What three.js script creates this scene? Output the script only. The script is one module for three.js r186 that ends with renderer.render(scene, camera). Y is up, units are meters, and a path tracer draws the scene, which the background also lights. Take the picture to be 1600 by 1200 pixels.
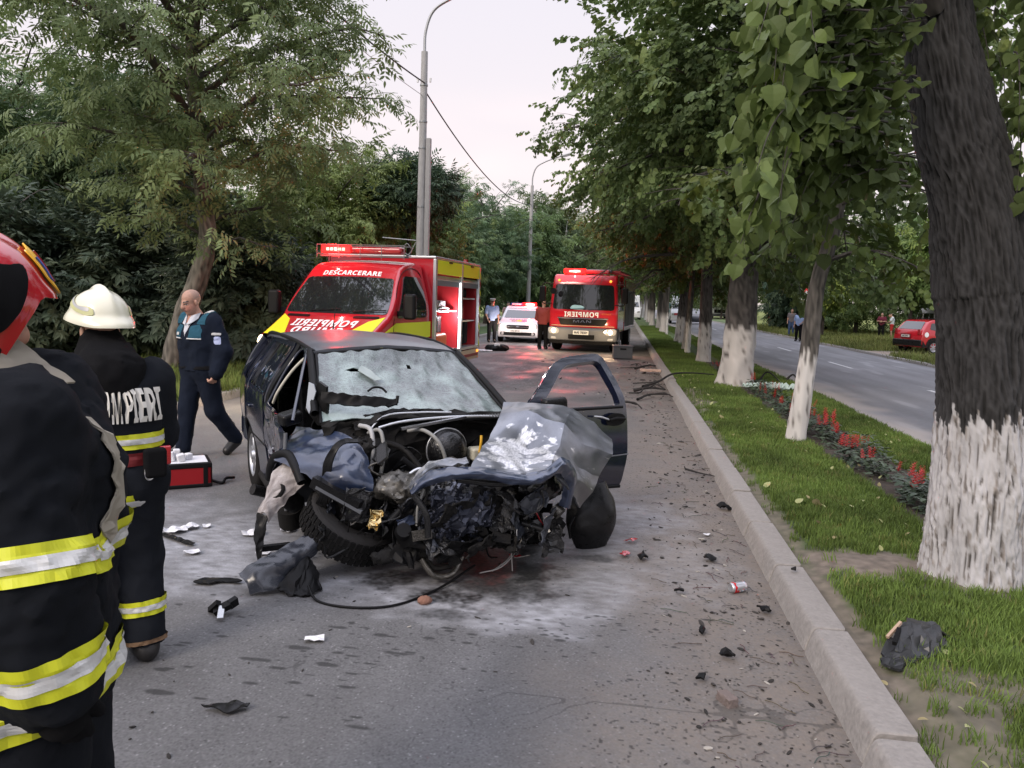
import * as THREE from 'three';
import * as BGU from 'three/addons/utils/BufferGeometryUtils.js';
import { FontLoader } from 'three/addons/loaders/FontLoader.js';
import { TextGeometry } from 'three/addons/geometries/TextGeometry.js';
import { RoundedBoxGeometry } from 'three/addons/geometries/RoundedBoxGeometry.js';
import { createNoise3D } from 'simplex-noise';

// ---------------------------------------------------------------- camera, sky, sun, exposure
const scene = new THREE.Scene();
const camera = new THREE.PerspectiveCamera(53.13, 4 / 3, 0.1, 3000);
camera.position.set(0, 1.8, 0);
camera.rotation.set(-0.10956, 0.13949, 0.034907, 'YXZ');
const renderer = new THREE.WebGLRenderer({ antialias: true });
renderer.toneMapping = THREE.LinearToneMapping;
renderer.toneMappingExposure = 1.68;
renderer.shadowMap.enabled = true;
renderer.setSize(1024, 768);

const rng = (seed) => { let s = seed >>> 0; return () => { s = (s + 0x6d2b79f5) | 0; let t = Math.imul(s ^ (s >>> 15), 1 | s); t = (t + Math.imul(t ^ (t >>> 7), 61 | t)) ^ t; return ((t ^ (t >>> 14)) >>> 0) / 4294967296; }; };
const n3 = createNoise3D(rng(77));
const fbm = (x, y, z, o = 4) => { let a = 1, s = 0, t = 0; for (let i = 0; i < o; i++) { s += a * n3(x, y, z + i * 17.3); t += a; x *= 2.03; y *= 2.03; z *= 2.03; a *= 0.5; } return s / t; };
const clamp = (x, a = 0, b = 1) => Math.min(b, Math.max(a, x));
const sst = (a, b, x) => { const t = clamp((x - a) / (b - a)); return t * t * (3 - 2 * t); };
const lerp = (a, b, t) => a + (b - a) * t;
const V = (x, y, z) => new THREE.Vector3(x, y, z);

const SKY_AZ = Math.PI;                                   // the evening glow lies down the road and to its left
{
  const W = 512, H = 256, d = new Float32Array(W * H * 4);
  for (let j = 0; j < H; j++) for (let i = 0; i < W; i++) {
    const el = ((j + 0.5) / H - 0.5) * Math.PI, az = ((i + 0.5) / W) * 2 * Math.PI - Math.PI;
    const y = Math.sin(el), c = Math.cos(el), x = c * Math.cos(az), z = c * Math.sin(az);
    const up = clamp(y), t = Math.pow(up, 0.55);
    const glow = Math.pow(clamp(0.5 + 0.5 * (x * -0.35 + z * -0.93)), 2) * Math.exp(-up * 4);
    let r = lerp(0.575, 0.465, t), g = lerp(0.535, 0.48, t), b = lerp(0.54, 0.575, t);
    r += 0.12 * glow; g += 0.06 * glow; b += 0.02 * glow;
    const cl = sst(0.0, 0.55, fbm(x * 1.3, y * 7, z * 1.3, 5)) * (0.35 + 0.65 * Math.exp(-up * 5));
    r += 0.09 * cl; g += 0.05 * cl; b += 0.03 * cl;
    const k = 1 + 1.7 * sst(0.35, 1, up);
    const o = (j * W + i) * 4;
    if (y < 0) { d[o] = 0.25; d[o + 1] = 0.26; d[o + 2] = 0.22; } else { d[o] = r * k; d[o + 1] = g * k; d[o + 2] = b * k; }
    d[o + 3] = 1;
  }
  const sky = new THREE.DataTexture(d, W, H, THREE.RGBAFormat, THREE.FloatType);
  sky.mapping = THREE.EquirectangularReflectionMapping; sky.minFilter = sky.magFilter = THREE.LinearFilter; sky.needsUpdate = true;
  scene.background = sky; scene.environment = sky;
}
const sun = new THREE.DirectionalLight(0xfff0e0, 1.5);
sun.position.set(-30, 38, 38); sun.target.position.set(0, 0, -12);
sun.castShadow = true; sun.shadow.radius = 40; sun.shadow.mapSize.set(2048, 2048);
Object.assign(sun.shadow.camera, { left: -45, right: 45, top: 45, bottom: -45, near: 1, far: 200 });
scene.add(sun, sun.target);

// ---------------------------------------------------------------- naming
const used = new Map();
function numbered(name) { const n = used.get(name) || 0; used.set(name, n + 1); return n ? name + '_' + String(n).padStart(3, '0') : name; }
function tag(o, label, category, group, kind) { if (label) o.userData.label = label; if (category) o.userData.category = category; if (group) o.userData.group = group; if (kind) o.userData.kind = kind; return o; }
function thing(name, label, category, pos = [0, 0, 0], turn = 0, group) {
  const o = new THREE.Group(); o.name = numbered(name); o.position.set(...pos); o.rotation.y = turn; scene.add(o); return tag(o, label, category, group);
}
function mesh(name, geo, mat, parent = scene) {
  if (Array.isArray(geo)) geo = merge(geo);
  const m = new THREE.Mesh(geo, mat); m.name = parent === scene ? numbered(name) : name; m.castShadow = m.receiveShadow = true; parent.add(m); return m;
}
const struct = (name, geo, mat, parent) => { const m = mesh(name, geo, mat, parent); if (!parent) m.userData.kind = 'structure'; return m; };
function merge(list) {
  const anyC = list.some((g) => g.attributes.color);
  return BGU.mergeGeometries(list.map((g) => {
    g = g.index ? g.toNonIndexed() : g.clone();
    if (!g.attributes.normal) g.computeVertexNormals();
    if (!g.attributes.uv) g.setAttribute('uv', new THREE.BufferAttribute(new Float32Array(g.attributes.position.count * 2), 2));
    if (anyC && !g.attributes.color) g.setAttribute('color', new THREE.BufferAttribute(new Float32Array(g.attributes.position.count * 3).fill(1), 3));
    for (const k of Object.keys(g.attributes)) if (!['position', 'normal', 'uv', 'color'].includes(k)) g.deleteAttribute(k);
    return g;
  }), false);
}
// ---------------------------------------------------------------- textures and materials
function tex(w, h, fn, rx = 1, ry = 1, srgb = false) {
  const d = new Uint8Array(w * h * 4);
  for (let j = 0; j < h; j++) for (let i = 0; i < w; i++) { const c = fn(i / w, j / h, i, j), o = (j * w + i) * 4; if (typeof c === 'number') { d[o] = d[o + 1] = d[o + 2] = clamp(c) * 255; } else { d[o] = clamp(c[0]) * 255; d[o + 1] = clamp(c[1]) * 255; d[o + 2] = clamp(c[2]) * 255; } d[o + 3] = 255; }
  const t = new THREE.DataTexture(d, w, h); t.wrapS = t.wrapT = THREE.RepeatWrapping; t.magFilter = THREE.LinearFilter; t.minFilter = THREE.LinearMipmapLinearFilter; t.generateMipmaps = true; t.repeat.set(rx, ry);
  if (srgb) t.colorSpace = THREE.SRGBColorSpace; t.needsUpdate = true; return t;
}
const col = (r, g, b) => new THREE.Color().setRGB(r, g, b);
const std = (c, rough = 0.8, metal = 0, extra = {}) => new THREE.MeshStandardMaterial({ color: col(...c), roughness: rough, metalness: metal, side: THREE.DoubleSide, ...extra });
const phys = (c, rough, metal, extra = {}) => new THREE.MeshPhysicalMaterial({ color: col(...c), roughness: rough, metalness: metal, side: THREE.DoubleSide, ...extra });
// periodic noise on a torus of two circles would need 4-D; a blend of two offsets keeps tiles seamless enough
const tileN = (u, v, f, z) => { const a = fbm(u * f, v * f, z), b = fbm((u - 1) * f, v * f, z), c = fbm(u * f, (v - 1) * f, z), d = fbm((u - 1) * f, (v - 1) * f, z); const s = u * u * (3 - 2 * u), t = v * v * (3 - 2 * v); return lerp(lerp(a, b, s), lerp(c, d, s), t); };
const grainT = tex(256, 256, (u, v) => 0.5 + 0.45 * tileN(u, v, 24, 3));
const weaveT = tex(128, 128, (u, v, i, j) => 0.5 + 0.25 * (((i >> 1) + (j >> 1)) % 2) + 0.2 * tileN(u, v, 8, 9), 40, 40);
const dirtT = tex(256, 256, (u, v) => 0.72 + 0.26 * tileN(u, v, 5, 21) + 0.1 * tileN(u, v, 40, 5));
const roughT = tex(256, 256, (u, v) => 0.55 + 0.4 * tileN(u, v, 7, 31) + 0.2 * tileN(u, v, 30, 8));

// ---------------------------------------------------------------- geometry
const box = (w, h, d, x = 0, y = 0, z = 0, r = 0) => (r ? new RoundedBoxGeometry(w, h, d, 2, r) : new THREE.BoxGeometry(w, h, d)).translate(x, y, z);
const cyl = (r0, r1, h, seg = 16, x = 0, y = 0, z = 0) => new THREE.CylinderGeometry(r1, r0, h, seg).translate(x, y, z);
const rotd = (g, rx = 0, ry = 0, rz = 0, p = [0, 0, 0]) => g.applyMatrix4(new THREE.Matrix4().compose(V(...p), new THREE.Quaternion().setFromEuler(new THREE.Euler(rx, ry, rz, 'YXZ')), V(1, 1, 1)));
function tube(pts, r, seg = 6, n = 0, closed = false) {
  const c = new THREE.CatmullRomCurve3(pts.map((p) => V(...p)), closed, 'centripetal');
  n = n || Math.max(4, pts.length * 4);
  if (typeof r === 'number') return new THREE.TubeGeometry(c, n, r, seg, closed);
  const g = new THREE.TubeGeometry(c, n, 1, seg, closed), a = g.attributes.position, q = c.getSpacedPoints(n);
  for (let i = 0; i <= n; i++) for (let j = 0; j <= seg; j++) { const k = i * (seg + 1) + j, f = r(i / n); a.setXYZ(k, q[i].x + (a.getX(k) - q[i].x) * f, q[i].y + (a.getY(k) - q[i].y) * f, q[i].z + (a.getZ(k) - q[i].z) * f); }
  g.computeVertexNormals(); return g;
}
function bar(a, b, w, h = w) { const A = V(...a), B = V(...b), d = B.clone().sub(A), L = d.length(); const g = new THREE.BoxGeometry(w, h, L); const m = new THREE.Matrix4().lookAt(B, A, Math.abs(d.y) > 0.95 * L ? V(1, 0, 0) : V(0, 1, 0)); g.applyMatrix4(m); const c = A.add(B).multiplyScalar(0.5); return g.translate(c.x, c.y, c.z); }
const spl = (pts, closed = true, n = 6) => { const c = new THREE.CatmullRomCurve3(pts.map((p) => V(p[0], p[1], 0)), closed, 'centripetal'); return c.getPoints(pts.length * n).slice(0, closed ? -1 : undefined).map((p) => [p.x, p.y]); };
function rr(x0, y0, x1, y1, r = 0.03, n = 4) { const o = []; for (const [cx, cy, a] of [[x1 - r, y1 - r, 0], [x0 + r, y1 - r, 1], [x0 + r, y0 + r, 2], [x1 - r, y0 + r, 3]]) for (let i = 0; i <= n; i++) { const t = (a + i / n) * Math.PI / 2; o.push([cx + r * Math.cos(t), cy + r * Math.sin(t)]); } return o; }
function rnd(pts, r = 0.05, n = 3) { const o = [], N = pts.length; for (let i = 0; i < N; i++) { const p = pts[i], a = pts[(i + N - 1) % N], b = pts[(i + 1) % N]; const la = Math.hypot(a[0] - p[0], a[1] - p[1]), lb = Math.hypot(b[0] - p[0], b[1] - p[1]), k = p[2] ?? r, ra = Math.min(k, la * 0.45) / la, rb = Math.min(k, lb * 0.45) / lb; for (let j = 0; j <= n; j++) { const t = j / n, A = [lerp(p[0], a[0], ra), lerp(p[1], a[1], ra)], B = [lerp(p[0], b[0], rb), lerp(p[1], b[1], rb)]; o.push([(1 - t) * (1 - t) * A[0] + 2 * t * (1 - t) * p[0] + t * t * B[0], (1 - t) * (1 - t) * A[1] + 2 * t * (1 - t) * p[1] + t * t * B[1]]); } } return o; }
function refine(pos, tri, maxE) {           // splits every edge longer than maxE; neighbours stay joined
  for (let it = 0; it < 9; it++) {
    const mid = new Map(); let any = false; const out = [];
    const m = (a, b) => { const A = pos[a], B = pos[b]; if (Math.hypot(A[0] - B[0], A[1] - B[1], (A[2] || 0) - (B[2] || 0)) <= maxE) return -1; const k = a < b ? a * 1e6 + b : b * 1e6 + a; if (!mid.has(k)) { mid.set(k, pos.length); pos.push(A.map((v, i) => (v + B[i]) / 2)); any = true; } return mid.get(k); };
    for (const [a, b, c] of tri) {
      const p = m(a, b), q = m(b, c), r = m(c, a), n = (p >= 0) + (q >= 0) + (r >= 0);
      if (n === 0) out.push([a, b, c]);
      else if (n === 3) out.push([a, p, r], [p, b, q], [r, q, c], [p, q, r]);
      else if (n === 1) { if (p >= 0) out.push([a, p, c], [p, b, c]); else if (q >= 0) out.push([a, b, q], [a, q, c]); else out.push([a, b, r], [r, b, c]); }
      else if (p < 0) out.push([a, b, q], [a, q, r], [r, q, c]); else if (q < 0) out.push([b, c, r], [b, r, p], [p, r, a]); else out.push([c, a, p], [c, p, q], [q, p, b]);
    }
    tri = out; if (!any) break;
  }
  return tri;
}
function geoOf(P, T, angle = 0.6, uv) { const g = new THREE.BufferGeometry(); const p = new Float32Array(T.length * 9), u = new Float32Array(T.length * 6); let k = 0; for (const t of T) for (const i of t) { p[k * 3] = P[i][0]; p[k * 3 + 1] = P[i][1]; p[k * 3 + 2] = P[i][2]; if (uv) { u[k * 2] = uv[i][0]; u[k * 2 + 1] = uv[i][1]; } else { u[k * 2] = P[i][0] + P[i][2]; u[k * 2 + 1] = P[i][1]; } k++; } g.setAttribute('position', new THREE.BufferAttribute(p, 3)); g.setAttribute('uv', new THREE.BufferAttribute(u, 2)); return angle < 0 ? (g.computeVertexNormals(), g) : creased(g, angle); }
function creased(g, angle) { g = g.index ? g.toNonIndexed() : g; const p = g.attributes.position, n = p.count, fn = [], at = new Map(), A = V(), B = V(), C = V(); const key = (i) => Math.round(p.getX(i) * 2e4) + ',' + Math.round(p.getY(i) * 2e4) + ',' + Math.round(p.getZ(i) * 2e4); const ks = []; for (let i = 0; i < n; i += 3) { A.fromBufferAttribute(p, i); B.fromBufferAttribute(p, i + 1); C.fromBufferAttribute(p, i + 2); const f = B.clone().sub(A).cross(C.clone().sub(A)); const L = f.length(); fn.push([f, L > 0 ? f.clone().divideScalar(L) : V(0, 0, 0)]); for (let j = 0; j < 3; j++) { const k = key(i + j); ks.push(k); if (!at.has(k)) at.set(k, []); at.get(k).push(i / 3); } } const N = new Float32Array(n * 3), ca = Math.cos(angle); for (let i = 0; i < n; i++) { const f = fn[(i / 3) | 0], s = V(0, 0, 0); for (const o of at.get(ks[i])) if (fn[o][1].dot(f[1]) >= ca) s.add(fn[o][0]); s.normalize(); N[i * 3] = s.x; N[i * 3 + 1] = s.y; N[i * 3 + 2] = s.z; } g.setAttribute('normal', new THREE.BufferAttribute(N, 3)); return g; }
// a plate cut to an outline with holes, bent by map(u, v) and given thickness
function plate(outline, map, { holes = [], edge = 0.1, thick = 0.02, angle = 0.6 } = {}) {
  const c = outline.map((p) => new THREE.Vector2(p[0], p[1])), hs = holes.map((h) => h.map((p) => new THREE.Vector2(p[0], p[1])));
  if (THREE.ShapeUtils.isClockWise(c)) c.reverse(); hs.forEach((h) => { if (!THREE.ShapeUtils.isClockWise(h)) h.reverse(); });
  let T = THREE.ShapeUtils.triangulateShape(c, hs); const uv = [...c, ...hs.flat()].map((p) => [p.x, p.y]); T = refine(uv, T, edge);
  const P = uv.map(([u, v]) => map(u, v)), N = P.map(() => V(0, 0, 0));
  for (const [a, b, d] of T) { const n = V(...P[b]).sub(V(...P[a])).cross(V(...P[d]).sub(V(...P[a]))); N[a].add(n); N[b].add(n); N[d].add(n); }
  const n = P.length, all = P.slice(), UV = uv.concat(uv); N.forEach((v, i) => { v.normalize(); all.push([P[i][0] - v.x * thick, P[i][1] - v.y * thick, P[i][2] - v.z * thick]); });
  const F = T.slice(), E = new Map(); for (const [a, b, d] of T) { F.push([n + d, n + b, n + a]); for (const [x, y] of [[a, b], [b, d], [d, a]]) { const k = y * 1e6 + x; if (E.has(k)) E.delete(k); else E.set(x * 1e6 + y, [x, y]); } }
  for (const [x, y] of E.values()) F.push([y, x, n + x], [y, n + x, n + y]);
  return geoOf(all, F, angle, UV);
}
// a sheet through a grid of points (rows of [x, y, z]), smooth, thick and crumpled
function sheet(rows, { sharp = 0, sub = 6, thick = 0.004, crumple = 0, cf = 6, seed = 0, angle = 0.5 } = {}) {
  const R = rows.length, C = rows[0].length, cr = (a, b, c, d, t) => sharp * lerp(b, c, t) + (1 - sharp) * 0.5 * (2 * b + (c - a) * t + (2 * a - 5 * b + 4 * c - d) * t * t + (3 * b - a - 3 * c + d) * t * t * t);
  const at = (i, j, k) => rows[clamp(i, 0, R - 1)][clamp(j, 0, C - 1)][k]; const nr = (R - 1) * sub, nc = (C - 1) * sub, P = [], UV = [];
  for (let i = 0; i <= nr; i++) for (let j = 0; j <= nc; j++) { const r = Math.min(R - 2, (i / sub) | 0), c = Math.min(C - 2, (j / sub) | 0), s = i / sub - r, t = j / sub - c, p = [0, 1, 2].map((k) => cr(...[-1, 0, 1, 2].map((a) => cr(...[-1, 0, 1, 2].map((b) => at(r + a, c + b, k)), t)), s)); if (crumple) { for (let k = 0; k < 3; k++) p[k] += crumple * (1 - 2 * Math.abs(n3(p[0] * cf + k * 9.1 + seed, p[1] * cf, p[2] * cf))) + crumple * 0.5 * n3(p[0] * cf * 2.3 + seed, p[1] * cf * 2.3 + k * 5, p[2] * cf * 2.3); } P.push(p); UV.push([j / nc, i / nr]); }
  const T = [], w = nc + 1; for (let i = 0; i < nr; i++) for (let j = 0; j < nc; j++) { const a = i * w + j; T.push([a, a + w, a + 1], [a + 1, a + w, a + w + 1]); }
  const N = P.map(() => V(0, 0, 0)); for (const [a, b, d] of T) { const n = V(...P[b]).sub(V(...P[a])).cross(V(...P[d]).sub(V(...P[a]))); N[a].add(n); N[b].add(n); N[d].add(n); }
  const n = P.length, all = P.slice(); N.forEach((v, i) => { v.normalize(); all.push([P[i][0] - v.x * thick, P[i][1] - v.y * thick, P[i][2] - v.z * thick]); });
  const F = T.slice(); for (const [a, b, d] of T) F.push([n + d, n + b, n + a]); const side = (a, b) => F.push([a, b, n + b], [a, n + b, n + a]);
  for (let j = 0; j < nc; j++) { side(j, j + 1); side(nr * w + j + 1, nr * w + j); } for (let i = 0; i < nr; i++) { side((i + 1) * w, i * w); side(i * w + nc, (i + 1) * w + nc); }
  return geoOf(all, F, angle, UV.concat(UV));
}
// a vehicle shell: a side outline [z, y] pushed across the width with rounded edges, then bent by form(x, y, z)
function shell(outline, hw, r, form, edge = 0.2, angle = 0.55) {
  const s = new THREE.Shape(outline.map((p) => new THREE.Vector2(p[0], p[1])));
  const g = new THREE.ExtrudeGeometry(s, { depth: 2 * (hw - r), bevelEnabled: r > 0, bevelSize: r, bevelOffset: -r, bevelThickness: r, bevelSegments: 4, steps: 4, curveSegments: 4 });
  const a = g.attributes.position, P = [], key = new Map(), T = []; const id = (i) => { const p = [a.getZ(i) - (hw - r), a.getY(i), a.getX(i)], k = p.map((v) => Math.round(v * 1e4)).join(); if (!key.has(k)) { key.set(k, P.length); P.push(p); } return key.get(k); };
  for (let i = 0; i < a.count; i += 3) { const t = [id(i), id(i + 2), id(i + 1)]; if (t[0] !== t[1] && t[1] !== t[2] && t[0] !== t[2]) T.push(t); }
  const F = refine(P, T, edge); return geoOf(form ? P.map((p) => form(...p)) : P, F, angle);
}
const wheelGeo = new Map();
function wheel(parent, x, y, z, r, w, side, M, spokes = 5) {   // tyre with a rim and spokes as its sub-parts; side +1 faces +x
  const k = [r, w, side, spokes].join(); if (!wheelGeo.has(k)) {
    const prof = [[r * 0.62, -w / 2], [r * 0.9, -w / 2], [r * 0.985, -w * 0.4], [r, -w * 0.25], [r, -w * 0.06], [r * 0.985, -w * 0.05], [r * 0.985, w * 0.05], [r, w * 0.06], [r, w * 0.25], [r * 0.985, w * 0.4], [r * 0.9, w / 2], [r * 0.62, w / 2]].map((p) => new THREE.Vector2(...p));
    const t = new THREE.LatheGeometry(prof, 40).rotateZ(-Math.PI / 2), rim = [new THREE.LatheGeometry([[r * 0.64, w * 0.48], [r * 0.6, w * 0.5], [r * 0.55, w * 0.42], [r * 0.52, w * 0.1], [r * 0.1, w * 0.05], [0.001, w * 0.05]].map((p) => new THREE.Vector2(...p)), 32).rotateZ(-Math.PI / 2)];
    for (let i = 0; i < spokes; i++) rim.push(box(w * 0.16, r * 0.5, r * 0.16, w * 0.34, r * 0.33, 0, 0.012).rotateX((i / spokes) * 2 * Math.PI)); rim.push(cyl(r * 0.14, r * 0.12, w * 0.2, 14).rotateZ(-Math.PI / 2).translate(w * 0.36, 0, 0));
    const rg = merge(rim); if (side < 0) { t.rotateY(Math.PI); rg.rotateY(Math.PI); } wheelGeo.set(k, [t, rg]);
  }
  const [t, rg] = wheelGeo.get(k), m = mesh('wheel', t, M.tyre, parent); m.position.set(x, y, z); mesh('rim', rg, M.rim, m); return m;
}
const font = await new FontLoader().loadAsync('fonts/droid/droid_sans_bold.typeface.json');
function text(s, h, { depth = 0.003, mirror = false, sx = 1, seg = 3 } = {}) { const g = new TextGeometry(s, { font, size: h, depth, curveSegments: seg, bevelEnabled: false }); g.computeBoundingBox(); const b = g.boundingBox; g.translate(-(b.min.x + b.max.x) / 2, 0, 0); g.scale(sx, 1, 1); if (mirror) g.scale(-1, 1, 1); return g; }
const bend = (g, f) => { const a = g.attributes.position; for (let i = 0; i < a.count; i++) a.setXYZ(i, ...f(a.getX(i), a.getY(i), a.getZ(i))); g.computeVertexNormals(); return g; };
// closed surface of a distance field on a grid (surface nets)
function net(f, lo, hi, cell, { color, grad = true } = {}) {
  const n = [0, 1, 2].map((k) => Math.ceil((hi[k] - lo[k]) / cell) + 1), [nx, ny, nz] = n, F = new Float32Array(nx * ny * nz), id = (i, j, k) => (k * ny + j) * nx + i;
  for (let k = 0; k < nz; k++) for (let j = 0; j < ny; j++) for (let i = 0; i < nx; i++) F[id(i, j, k)] = f(lo[0] + i * cell, lo[1] + j * cell, lo[2] + k * cell);
  const vi = new Int32Array(nx * ny * nz).fill(-1), P = [], T = [];
  for (let k = 0; k < nz - 1; k++) for (let j = 0; j < ny - 1; j++) for (let i = 0; i < nx - 1; i++) {
    let c = 0, sx = 0, sy = 0, sz = 0; const val = (a, b, d) => F[id(i + a, j + b, k + d)];
    for (const [a, b] of NE) { const p = val(...NC[a]), q = val(...NC[b]); if (p < 0 !== q < 0) { const t = p / (p - q); sx += lerp(NC[a][0], NC[b][0], t); sy += lerp(NC[a][1], NC[b][1], t); sz += lerp(NC[a][2], NC[b][2], t); c++; } }
    if (c) { vi[id(i, j, k)] = P.length; P.push([lo[0] + (i + sx / c) * cell, lo[1] + (j + sy / c) * cell, lo[2] + (k + sz / c) * cell]); }
  }
  const quad = (a, b, c, d, flip) => { if (a < 0 || b < 0 || c < 0 || d < 0) return; if (flip) T.push(a, c, b, a, d, c); else T.push(a, b, c, a, c, d); };
  for (let k = 1; k < nz - 1; k++) for (let j = 1; j < ny - 1; j++) for (let i = 1; i < nx - 1; i++) {
    const s = F[id(i, j, k)] < 0;
    if (s !== F[id(i + 1, j, k)] < 0) quad(vi[id(i, j - 1, k - 1)], vi[id(i, j, k - 1)], vi[id(i, j, k)], vi[id(i, j - 1, k)], !s);
    if (s !== F[id(i, j + 1, k)] < 0) quad(vi[id(i - 1, j, k - 1)], vi[id(i - 1, j, k)], vi[id(i, j, k)], vi[id(i, j, k - 1)], !s);
    if (s !== F[id(i, j, k + 1)] < 0) quad(vi[id(i - 1, j - 1, k)], vi[id(i, j - 1, k)], vi[id(i, j, k)], vi[id(i - 1, j, k)], !s);
  }
  const g = new THREE.BufferGeometry(); g.setAttribute('position', new THREE.BufferAttribute(new Float32Array(P.flat()), 3)); g.setIndex(T);
  g.setAttribute('uv', new THREE.BufferAttribute(new Float32Array(P.flatMap((p) => [p[0] + p[2] * 0.7, p[1]])), 2));
  if (color) g.setAttribute('color', new THREE.BufferAttribute(new Float32Array(P.flatMap((p) => color(...p))), 3));
  g.computeVertexNormals(); return g;
}
const NC = [[0, 0, 0], [1, 0, 0], [0, 1, 0], [1, 1, 0], [0, 0, 1], [1, 0, 1], [0, 1, 1], [1, 1, 1]], NE = [[0, 1], [2, 3], [4, 5], [6, 7], [0, 2], [1, 3], [4, 6], [5, 7], [0, 4], [1, 5], [2, 6], [3, 7]];
const smin = (a, b, k) => { const h = Math.max(k - Math.abs(a - b), 0) / k; return Math.min(a, b) - h * h * k * 0.25; };
function capsule(b) { const [A, B, ra, rb] = b, dx = B[0] - A[0], dy = B[1] - A[1], dz = B[2] - A[2], L = dx * dx + dy * dy + dz * dz || 1e-9; return (x, y, z) => { const t = clamp(((x - A[0]) * dx + (y - A[1]) * dy + (z - A[2]) * dz) / L); return Math.hypot(x - A[0] - dx * t, y - A[1] - dy * t, z - A[2] - dz * t) - lerp(ra, rb, t); }; }
const ell = (c, r) => (x, y, z) => { const k = Math.hypot((x - c[0]) / r[0], (y - c[1]) / r[1], (z - c[2]) / r[2]), q = Math.hypot((x - c[0]) / r[0] ** 2, (y - c[1]) / r[1] ** 2, (z - c[2]) / r[2] ** 2); return k < 1e-6 ? -Math.min(...r) : (k * (k - 1)) / q; };
const blend = (fs, k) => (x, y, z) => { let d = 9; for (const f of fs) d = smin(d, f(x, y, z), k); return d; };

// ---------------------------------------------------------------- ground, roads, kerbs, lawns
{
  const g = new THREE.PlaneGeometry(2400, 2400).rotateX(-Math.PI / 2).translate(0, -0.03, -600);
  struct('ground', g, std([0.09, 0.1, 0.045], 1));
}
const flat = (x0, x1, z0, z1, y, nx = 1, nz = 1, hf) => { const P = [], T = [], UV = []; for (let j = 0; j <= nz; j++) for (let i = 0; i <= nx; i++) { const x = lerp(x0, x1, i / nx), z = lerp(z0, z1, j / nz); P.push([x, hf ? hf(x, z) : y, z]); UV.push([i / nx, j / nz]); } for (let j = 0; j < nz; j++) for (let i = 0; i < nx; i++) { const a = j * (nx + 1) + i; T.push([a, a + 1, a + nx + 1], [a + 1, a + nx + 2, a + nx + 1]); } const g = geoOf(P, z1 < z0 ? T : T.map((t) => [t[0], t[2], t[1]]), -1, UV); return g; };
const RX0 = -6.35, RX1 = 1.07;
// stains: [x, z, rx, rz, strength]
const FOAM = [[-3.0, -4.95, 0.75, 0.6, 0.75], [-2.45, -4.5, 0.5, 0.5, 0.8], [-1.35, -4.55, 0.5, 0.4, 0.9], [-0.95, -4.3, 0.6, 0.28, 1], [-0.45, -4.25, 0.5, 0.3, 0.9], [-0.05, -4.85, 0.45, 0.5, 0.55], [-2.7, -5.4, 0.6, 0.5, 0.6], [0.25, -6.4, 0.45, 0.7, 0.5], [-3.5, -5.6, 0.5, 0.5, 0.4], [-1.9, -5.1, 0.7, 0.5, 0.7], [-0.3, -5.6, 0.7, 0.4, 0.5], [0.5, -5.2, 0.4, 0.7, 0.3], [-2.6, -4.2, 0.5, 0.3, 0.45]];
const DARK = [[-1.4, -4.58, 0.17, 0.13, 0.75], [-0.97, -4.4, 0.24, 0.15, 0.8], [-0.75, -4.6, 0.34, 0.2, 0.7], [-0.58, -4.95, 0.2, 0.16, 1], [-0.85, -5.1, 0.3, 0.3, 0.8], [-0.9, -4.13, 0.16, 0.06, 0.6], [-0.15, -5.3, 0.14, 0.06, 0.6], [-1.2, -4.72, 0.12, 0.07, 0.6], [-2.05, -4.2, 0.35, 0.12, 0.3]];
const rd = rng(5), DROPS = [];
for (let i = 0; i < 95; i++) { const t = rd(), r = 0.006 + 0.02 * rd() * rd(); DROPS.push([lerp(-1.6, 0.5, t) + (rd() - 0.5) * 0.2, lerp(-3.45, -4.35, t) + (rd() - 0.5) * 0.42, r * (1 + rd()), r * 0.7]); }
for (let i = 0; i < 260; i++) { const a = rd() * 6.28, q = Math.sqrt(rd()) * 1.5; const r = 0.003 + 0.012 * rd() * rd(); DROPS.push([-0.8 + Math.cos(a) * q * 1.2, -4.35 + Math.sin(a) * q * 0.7, r * (1 + rd()), r]); }
for (let i = 0; i < 40; i++) { const r = 0.008 + 0.02 * rd(); DROPS.push([lerp(-2.2, -1, rd()), lerp(-3.9, -2.9, rd()), r * 2.2, r * 0.6]); }
const dropGrid = new Map(); for (const p of DROPS) for (let i = -1; i <= 1; i++) for (let j = -1; j <= 1; j++) { const k = Math.floor(p[0] / 0.1 + i) * 1000 + Math.floor(p[1] / 0.1 + j); if (!dropGrid.has(k)) dropGrid.set(k, []); dropGrid.get(k).push(p); }
const dropAt = (x, z) => { const L = dropGrid.get(Math.floor(x / 0.1) * 1000 + Math.floor(z / 0.1)); return L ? spots(x, z, L, 0.7) : 0; };
const spots = (x, z, L, soft) => { let m = 0; for (const [cx, cz, rx, rz, s] of L) { const ax = (x - cx) / rx / (rx > 0.05 ? 1.3 : 1), az = (z - cz) / rz / (rx > 0.05 ? 1.3 : 1); if (ax > 2 || ax < -2 || az > 2 || az < -2) continue; const d = Math.sqrt(ax * ax + az * az); if (d < 2) m = Math.max(m, (s ?? 1) * (1 - sst(soft, 1.25, d + 0.45 * n3(x * 5, z * 5, 3) + 0.2 * n3(x * 17, z * 17, 4)))); } return m; };
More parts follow.
